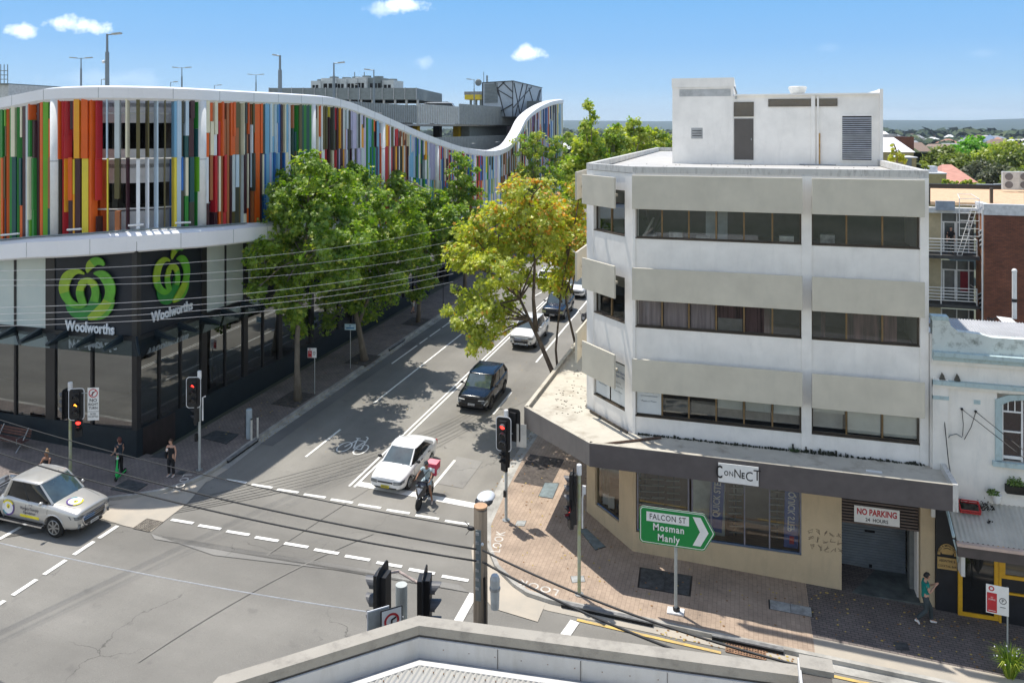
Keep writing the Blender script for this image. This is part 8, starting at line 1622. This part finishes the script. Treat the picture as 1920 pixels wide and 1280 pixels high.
b.ball((p.x+.09, p.y-.15, tp.z-.75), .035, M_white); b.ball((p.x+.0, p.y-.18, tp.z-2.5), .03, M_brz); b.build('cable_guard', e)
q = at(928, 1110, 17.3); b = MB(); b.tube([(q.x, q.y, q.z-.35), (q.x, q.y, q.z+.3), (q.x, q.y, q.z+.38)], [.09, .11, .08], M_ac, 12); b.tube([(q.x, q.y, q.z+.06), (q.x, q.y, q.z+.12)], .12, M_steel, 12); b.build('meter_can', e)
b = MB(); b.tube([(p.x+.12, p.y-.1, tp.z-1.5), (p.x+.16, p.y-.1, tp.z-3), (p.x+.17, p.y-.1, tp.z-5)], .03, M_sigb, 6); b.build('cable', e)
e = thing('street_light', at(911, 945, 18), 'grey street lamp head on a short arm behind the top of the timber pole', 'street light'); q = at(911, 930, 18.6); b = MB(); b.tube([(p.x+.05, p.y+.14, tp.z-.1), (q.x+.02, q.y-.3, q.z-.15)], .03, M_pole, 6); b.build('arm', e)
b = MB(); b.ball((q.x, q.y, q.z-.02), .21, mat('lamp_shell_silver', (.62, .64, .66), .5, .1), (1, 1.5, .42), 14, 8); b.build('lamp_shell', e, smooth=True); b = MB(); b.ball((q.x, q.y-.14, q.z-.05), .205, M_sigb, (1.05, 1.15, .42), 12, 8); b.build('lamp_lens', e)
# ---- wires
def catenary(a, c, sag, n=22): a, c = Vector(a), Vector(c); return [a.lerp(c, i/n)-Vector((0, 0, sag*4*(i/n)*(1-i/n))) for i in range(n+1)]
M_wirew = mat('bright_wire', (.55, .55, .56), .4, .3); M_wireb = mat('black_service_cable', (.02, .02, .02), .6)
def wire(name, pts, r, m, label, group='overhead wires'): b = MB(); b.tube(pts, r, m, 6); o = b.build(name, smooth=True); tag(o, label, 'wire', group); return o
pp = lambda py: Vector((p.x, p.y-.16, zat(p, py)))
wire('overhead_wire', catenary(at(-60, 768, 24), at(887, 990, 17.4), .25), .013, M_wireb, 'topmost of the three dark wires running left from the timber pole'); b = MB(); q = at(883, 990, 17.4); b.ball((q.x, q.y, q.z), .05, M_sigb, (1.8, 1, 1)); 
for dx, dz in ((-.14, .14), (-.12, -.16), (.0, .0)): b.tube([(q.x, q.y, q.z), (q.x+dx, q.y, q.z+dz)], .008, M_sigb, 4)
tag(b.build('wire_clamp'), 'spiky clamp where the topmost wire ends at the timber pole', 'clamp')
wire('overhead_wire', catenary(at(-60, 800, 25), at(893, 1029, 17.2), .3), .021, M_wireb, 'middle of the three dark wires running left from the timber pole'); wire('overhead_wire', catenary(at(-60, 830, 25), at(893, 1051, 17.2), .3), .021, M_wireb, 'lowest of the three dark wires running left from the timber pole')
w1 = catenary(at(905, 1031, 17.2), at(1560, 1262, 13.2), .22); w2 = catenary(at(905, 1053, 17.2), at(1430, 1275, 12.4), .15)
wire('overhead_wire', w1, .022, M_wireb, 'upper dark cable running from the timber pole down to the right'); wire('overhead_wire', w2, .024, M_wireb, 'lower dark cable running from the timber pole down to the right')
b = MB(); c = w2[17]; rw = random.Random(4)
for k in range(8): b.tube([c+Vector((rw.uniform(-.3, .3), 0, rw.uniform(-.12, .04))) for _ in range(4)], .008, M_wireb, 4)
tag(b.build('cable_splice'), 'tangle of cable ties on the lower right-hand cable', 'splice')
b = MB(); b.tube(catenary(at(-60, 1003, 19), at(757, 1156, 14.6), .12), .010, M_wirew, 5); tag(b.build('guy_wire'), 'pale wire from the left edge to the near traffic light', 'wire', 'overhead wires')
for k, (yl, yr) in enumerate(((507, 425), (524, 452), (533, 472), (576, 490), (588, 504), (601, 513), (610, 528))):
    r_ = .007 if k < 3 else .009
    wire('overhead_wire', catenary(at(-60, yl+2, 27), at(850, yr, 46), .55), r_, M_wirew, '%s of the seven thin pale wires crossing the dark sign panels and the plane trees' % ('topmost', 'second', 'third', 'fourth', 'fifth', 'sixth', 'lowest')[k], 'thin wires across the shopfront')
# ================================================================ people
M_skin = mat('skin', (.52, .30, .21), .55, var=.05); M_skin2 = mat('tanned_skin', (.30, .15, .09), .55, var=.05)
def skin_part(name, parent, chains, m, lv=1, root=0):
    """one continuous surface grown along joint chains: [(points, radii), ...]; chains share points that coincide"""
    vs, es, rs = [], [], []
    def vi(p, r):
        for i, q in enumerate(vs):
            if (Vector(q)-Vector(p)).length < 1e-4: return i
        vs.append(tuple(p)); rs.append(r if isinstance(r, tuple) else (r, r)); return len(vs)-1
    for pts, rr_ in chains:
        ids = [vi(p, r) for p, r in zip(pts, rr_)]; es += [(a, c) for a, c in zip(ids[:-1], ids[1:])]
    me = bpy.data.meshes.new(name); me.from_pydata(vs, es, []); o = bpy.data.objects.new(name, me); COL.objects.link(o)
    o.modifiers.new('skin', 'SKIN')
    bm = bmesh.new(); bm.from_mesh(me); L_ = bm.verts.layers.skin.verify(); bm.verts.ensure_lookup_table()
    for i, v in enumerate(bm.verts): v[L_].radius = rs[i]; v[L_].use_root = (i == root)
    bm.to_mesh(me); bm.free(); s = o.modifiers.new('sub', 'SUBSURF'); s.levels = lv; bpy.context.view_layer.update()
    m2 = bpy.data.meshes.new_from_object(o.evaluated_get(_dg())); o.modifiers.clear(); o.data = m2; bpy.data.meshes.remove(me); m2.materials.clear(); m2.materials.append(m)
    for p in m2.polygons: p.use_smooth = True
    o.parent = parent; return o
def person(label, J, skin, top, bottom, hair, shoe, sleeve=0.5, legs='long', hairlen=0, extra=None, group=None, helmet=None):
    """J: joints in local coordinates, x = facing direction, y = left"""
    e = thing('person', (0, 0, 0), label, 'person', group); V = lambda k: Vector(J[k]); pel, ch_, nk, hd = V('pelvis'), V('chest'), V('neck'), V('head')
    ab = pel.lerp(ch_, .5)
    chains = [([pel, ab, ch_, nk, hd-(hd-nk)*.45], [.115, .10, .118, .05, .055])]
    for s in 'LR':
        sh, el, wr = V('sh'+s), V('el'+s), V('wr'+s); hp, kn, an, to = V('hp'+s), V('kn'+s), V('an'+s), V('to'+s)
        hand = wr+(wr-el).normalized()*.08
        chains.append(([ch_, sh, sh.lerp(el, .5), el, el.lerp(wr, .5), wr, hand], [.118, .055, .045, .038, .034, .025, (.032, .018)])); chains.append(([pel, hp, hp.lerp(kn, .5), kn, kn.lerp(an, .4), an, to], [.115, .085, .075, .052, .052, .036, (.04, .03)]))
        for i, a in enumerate((-.022, -.007, .008, .023)):                 # four fingers and a thumb
            d = (wr-el).normalized(); q = d.orthogonal().normalized(); l = (.062, .072, .068, .054)[i]; curl = d.cross(q)*(.03 if J.get('grip') else .012)
            chains.append(([hand, hand+d*.02+q*a, hand+d*(.02+l*.5)+q*a*1.15+curl*.5, hand+d*(.02+l*.85)+q*a*1.15+curl*1.6], [(.032, .018), .010, .009, .007]))
        chains.append(([hand, wr.lerp(hand, .7)+q*.03, hand+q*.045+d*.02], [(.032, .018), .011, .008]))
    skin_part('body', e, chains, skin)
    b = MB(); f = Vector(J.get('face', (1, 0, 0))).normalized(); up = (hd-nk).normalized(); lf = up.cross(f).normalized(); f = lf.cross(up)
    n1, n2 = 14, 10; vs = []
    for j in range(n2+1):
        th = math.pi*j/n2
        for i in range(n1): ph = 2*math.pi*i/n1; x, y, z = math.sin(th)*math.cos(ph), math.sin(th)*math.sin(ph), math.cos(th); sx_ = .096*(1 if z > -.2 else 1-.18*(-z-.2)); vs.append(hd+f*x*sx_+lf*y*.076*(1 if z > -.1 else 1-.3*(-z-.1))+up*z*.118+f*(.012 if z < -.3 and x > .3 else 0))
    b.mesh(vs, [(j*n1+i, (j+1)*n1+i, (j+1)*n1+(i+1) % n1, j*n1+(i+1) % n1) for j in range(n2) for i in range(n1)], skin)
    b.mesh([hd+f*.092+up*.02, hd+f*.118-up*.022, hd+f*.09-up*.035+lf*.016, hd+f*.09-up*.035-lf*.016], [(0, 1, 2), (0, 3, 1), (1, 3, 2)], skin); M_eye = mat('eye_dark', (.02, .015, .012), .3); M_lip = mat('lip', (.40, .14, .12), .5)
    for s in (-1, 1): b.ball(tuple(hd+f*.083+lf*.032*s+up*.012), .011, M_eye, nu=6, nv=4); b.ball(tuple(hd+lf*.078*s-up*.005), .022, skin, (.6, .4, 1), 6, 5)
    b.obox(hd+f*.087-up*.055, lf*.022, f*.006, up*.006, M_lip); b.build('head', e, smooth=True) if False else None
    h_ = b.build('head', smooth=True, loc=(0, 0, 0)); h_.parent = e
    b = MB(); vs = []
    for j in range(n2+1):
        th = math.pi*j/n2
        for i in range(n1):
            ph = 2*math.pi*i/n1; x, y, z = math.sin(th)*math.cos(ph), math.sin(th)*math.sin(ph), math.cos(th); k = 1.12 if not helmet else 1.32
            if x > .25 and z < (.45 if not helmet else .15): k = .75
            if z < -.35-hairlen*.0: k = .8 if not hairlen or x > -.1 else 1.12
            vs.append(hd+f*(x*.096*k-.008)+lf*y*.078*k+up*(z*.118*k*(1 if z > 0 or not hairlen or x > 0 else 1+hairlen)))
    b.mesh(vs, [(j*n1+i, (j+1)*n1+i, (j+1)*n1+(i+1) % n1, j*n1+(i+1) % n1) for j in range(n2) for i in range(n1)], helmet or hair); h_ = b.build('helmet' if helmet else 'hair', smooth=True, loc=(0, 0, 0)); h_.parent = e
    c = [([pel-Vector((0, 0, .07)), pel, ab, ch_, ch_.lerp(nk, .62)], [.138, .142, .132, .148, .092])]
    if sleeve is not None:
        for s in 'LR': sh, el, wr = V('sh'+s), V('el'+s), V('wr'+s); c.append(([ch_, sh, sh.lerp(el, sleeve)], [.148, .078, .066]))
    if sleeve is None:
        for s in 'LR': c.append(([ch_, V('sh'+s).lerp(ch_, .12)], [.148, .078]))
    skin_part('top', e, c, top)
    c = [([pel+(ab-pel)*.45, pel], [.128, .142])]
    for s in 'LR':
        hp, kn, an = V('hp'+s), V('kn'+s), V('an'+s)
        if legs == 'long': c.append(([pel, hp, hp.lerp(kn, .5), kn, kn.lerp(an, .5), kn.lerp(an, .95)], [.142, .108, .094, .076, .07, .07]))
        else: c.append(([pel, hp, hp.lerp(kn, .5), hp.lerp(kn, .85)], [.142, .108, .096, .092]))
    skin_part('trousers' if legs == 'long' else 'shorts', e, c, bottom)
    for s in 'LR': an, to = V('an'+s), V('to'+s); d = (to-an); d.z = 0; d = d.normalized(); skin_part('shoe', e, [([an-d*.05-Vector((0, 0, .02)), an+d*.06-Vector((0, 0, .035)), to], [(.045, .04), (.045, .045), (.042, .03)])], shoe)
    return e
def stand(h=1.68, **k):
    s = h/1.68; J = dict(pelvis=(0, 0, .92), chest=(.01, 0, 1.24), neck=(.0, 0, 1.42), head=(.02, 0, 1.565), shL=(0, .16, 1.36), shR=(0, -.16, 1.36), elL=(-.02, .21, 1.10), elR=(-.02, -.21, 1.10), wrL=(.04, .22, .86), wrR=(.04, -.22, .86),
                         hpL=(0, .09, .86), hpR=(0, -.09, .86), knL=(.02, .10, .48), knR=(.02, -.10, .48), anL=(-.02, .11, .09), anR=(-.02, -.11, .09), toL=(.15, .13, .03), toR=(.15, -.13, .03)); J.update(k)
    return {a: (tuple(v*s for v in b) if isinstance(b, tuple) and a != 'face' else b) for a, b in J.items()}
C_blk = mat('black_cloth', (.010, .010, .012), .85); C_navy = mat('navy_cloth', (.015, .03, .045), .85); C_teal = mat('teal_cloth', (.0, .22, .19), .8, var=.1); C_jean = mat('dark_jeans', (.045, .06, .065), .85, var=.15); C_wht = mat('white_cloth', (.62, .63, .64), .8); C_ltb = mat('pale_blue_cloth', (.42, .52, .55), .8, var=.08); C_gry = mat('grey_cloth', (.26, .27, .26), .85); C_shoe = mat('white_shoe', (.75, .74, .72), .6); C_dsh = mat('dark_shoe', (.02, .02, .02), .6)
H_br = mat('brown_hair', (.06, .03, .018), .6); H_bl = mat('fair_hair', (.38, .24, .12), .6); H_dk = mat('dark_hair', (.012, .010, .009), .6); H_rd = mat('auburn_hair', (.10, .025, .015), .6)
def place(e, px, py, face, dz=.13): q = gp(px, py, dz); e.location = q; e.rotation_euler = (0, 0, face)
a = person('woman in a black sleeveless outfit holding a white phone, by the red arrow signal', stand(1.70, elR=(-.02, -.26, 1.12), wrR=(.18, -.08, 1.20), face=(1, -.1, -.25), head=(.04, 0, 1.56)), M_skin, C_blk, C_blk, H_br, C_shoe, None); place(a, 321, 893, -1.45)
b = MB(); b.box(.20, -.10, 1.20, .225, -.03, 1.33, M_white); o = b.build('phone', loc=(0, 0, 0)); o.location = a.location; o.rotation_euler = a.rotation_euler; tag(o, 'white phone in the hand of the woman dressed in black', 'phone')
b = MB(); b.ball((-.05, .0-.26, .95), .14, C_blk, (.8, .5, 1.2), 10, 8); b.tube([(-.02, -.18, 1.38), (.08, -.05, 1.2), (-.03, -.25, 1.05)], .012, C_blk, 5); o = b.build('shoulder_bag', loc=(0, 0, 0)); o.location = a.location; o.rotation_euler = a.rotation_euler; tag(o, 'black shoulder bag on the woman dressed in black', 'bag')
a = person('woman with auburn hair and a navy top holding the green scooter', stand(1.68, elR=(.02, -.20, 1.10), wrR=(.10, -.16, .86), elL=(.02, .22, 1.10), wrL=(.16, .22, .98), face=(1, .2, -.1)), M_skin, C_navy, C_blk, H_rd, C_dsh, .5, hairlen=.3); place(a, 224, 890, math.pi-.2)
a = person('woman with a fair topknot standing behind the silver ute, hand at her chin', stand(1.66, elR=(.14, -.20, 1.14), wrR=(.20, -.02, 1.34), elL=(.12, .20, 1.12), wrL=(.24, -.05, 1.16), face=(1, 0, -.2)), M_skin2, C_blk, C_gry, H_bl, C_shoe, None); place(a, 88, 917, -1.5)
b = MB(); b.ball((-.01, 0, 1.70), .05, H_bl, nu=8, nv=6); o = b.build('hair_bun', loc=(0, 0, 0)); o.parent = a
a = person('man in a teal shirt looking at his phone beside the black bar wall', stand(1.75, pelvis=(0, 0, .93), elR=(.06, -.20, 1.12), wrR=(.26, -.10, 1.30), elL=(.08, .20, 1.12), wrL=(.27, .05, 1.28), knL=(.20, .10, .50), anL=(.22, .10, .09), toL=(.40, .12, .03), knR=(-.02, -.10, .50), anR=(-.32, -.10, .20), toR=(-.22, -.12, .06), face=(1, 0, -.35), grip=True, head=(.05, 0, 1.56)), M_skin, C_teal, C_jean, H_dk, C_shoe, .45); place(a, 1735, 1170, .15, .124)
b = MB(); b.box(.33, -.05, 1.33, .345, .03, 1.47, M_dark); o = b.build('phone', loc=(0, 0, 0)); o.location = a.location; o.rotation_euler = a.rotation_euler; tag(o, 'dark phone held up by the man in the teal shirt', 'phone')
a = person('pedestrian in dark top and pale shorts walking in the shade beyond the trees', stand(1.78, knL=(.16, .10, .50), anL=(.20, .10, .10), toL=(.36, .11, .04), knR=(-.05, -.10, .50), anR=(-.28, -.10, .16), toR=(-.14, -.11, .05)), M_skin, C_blk, C_wht, H_dk, C_dsh, .5, 'short'); place(a, 774, 588, 1.2)
# rider: seated, right foot on the road
h = lambda *p_: tuple(p_)
J = dict(pelvis=(-.28, 0, .92), chest=(-.18, 0, 1.26), neck=(-.12, 0, 1.45), head=(-.07, 0, 1.60), shL=(-.15, .18, 1.40), shR=(-.15, -.18, 1.40), elL=(.0, .30, 1.18), elR=(.02, -.32, 1.16), wrL=(.26, .31, 1.09), wrR=(.26, -.31, 1.09), hpL=(-.25, .10, .88), hpR=(-.25, -.10, .88), knL=(.12, .26, .72), knR=(.12, -.20, .72), anL=(.05, .36, .14), anR=(.16, -.16, .40), toL=(.20, .40, .03), toR=(.28, -.16, .34), face=(1, 0, -.15), grip=True)
a = person('delivery rider in pale blue t-shirt and dark helmet sitting on the black scooter', J, M_skin2, C_ltb, C_ltb, H_dk, mat('sandal', (.60, .50, .42), .7), .5, 'short', helmet=mat('helmet_dark', (.03, .03, .035), .2, coat=.6)); a.location = sc.location; a.rotation_euler = sc.rotation_euler
b = MB(); b.tube([(-.02, .17, 1.42), (-.02, .0, 1.22), (-.12, -.17, .98), (-.30, -.16, 1.0)], .014, C_blk, 5); o = b.build('bag_strap', loc=(0, 0, 0)); o.parent = a
a = person('dark figure in the doorway of the upper balcony of the brick flats', stand(1.72), M_skin, C_blk, C_blk, H_dk, C_dsh, .9); a.location = (12.95, 57.5, 7.34); a.rotation_euler = (0, 0, -1.6)
# ================================================================ summer haze over the valley
def haze():
    b = MB(); m = bpy.data.materials.new('haze'); m.use_nodes = True; t = m.node_tree; t.nodes.clear(); o = N('ShaderNodeOutputMaterial', t); v = N('ShaderNodeVolumePrincipled', t)
    v.inputs['Color'].default_value = (.72, .86, 1, 1); v.inputs['Density'].default_value = .00011; v.inputs['Anisotropy'].default_value = .3; t.links.new(v.outputs[0], o.inputs['Volume'])
    b.box(-8600, -8400, -60, 8600, 8600, 190, m); kind(b.build('haze', loc=(0, 0, 0)), 'stuff')
haze()
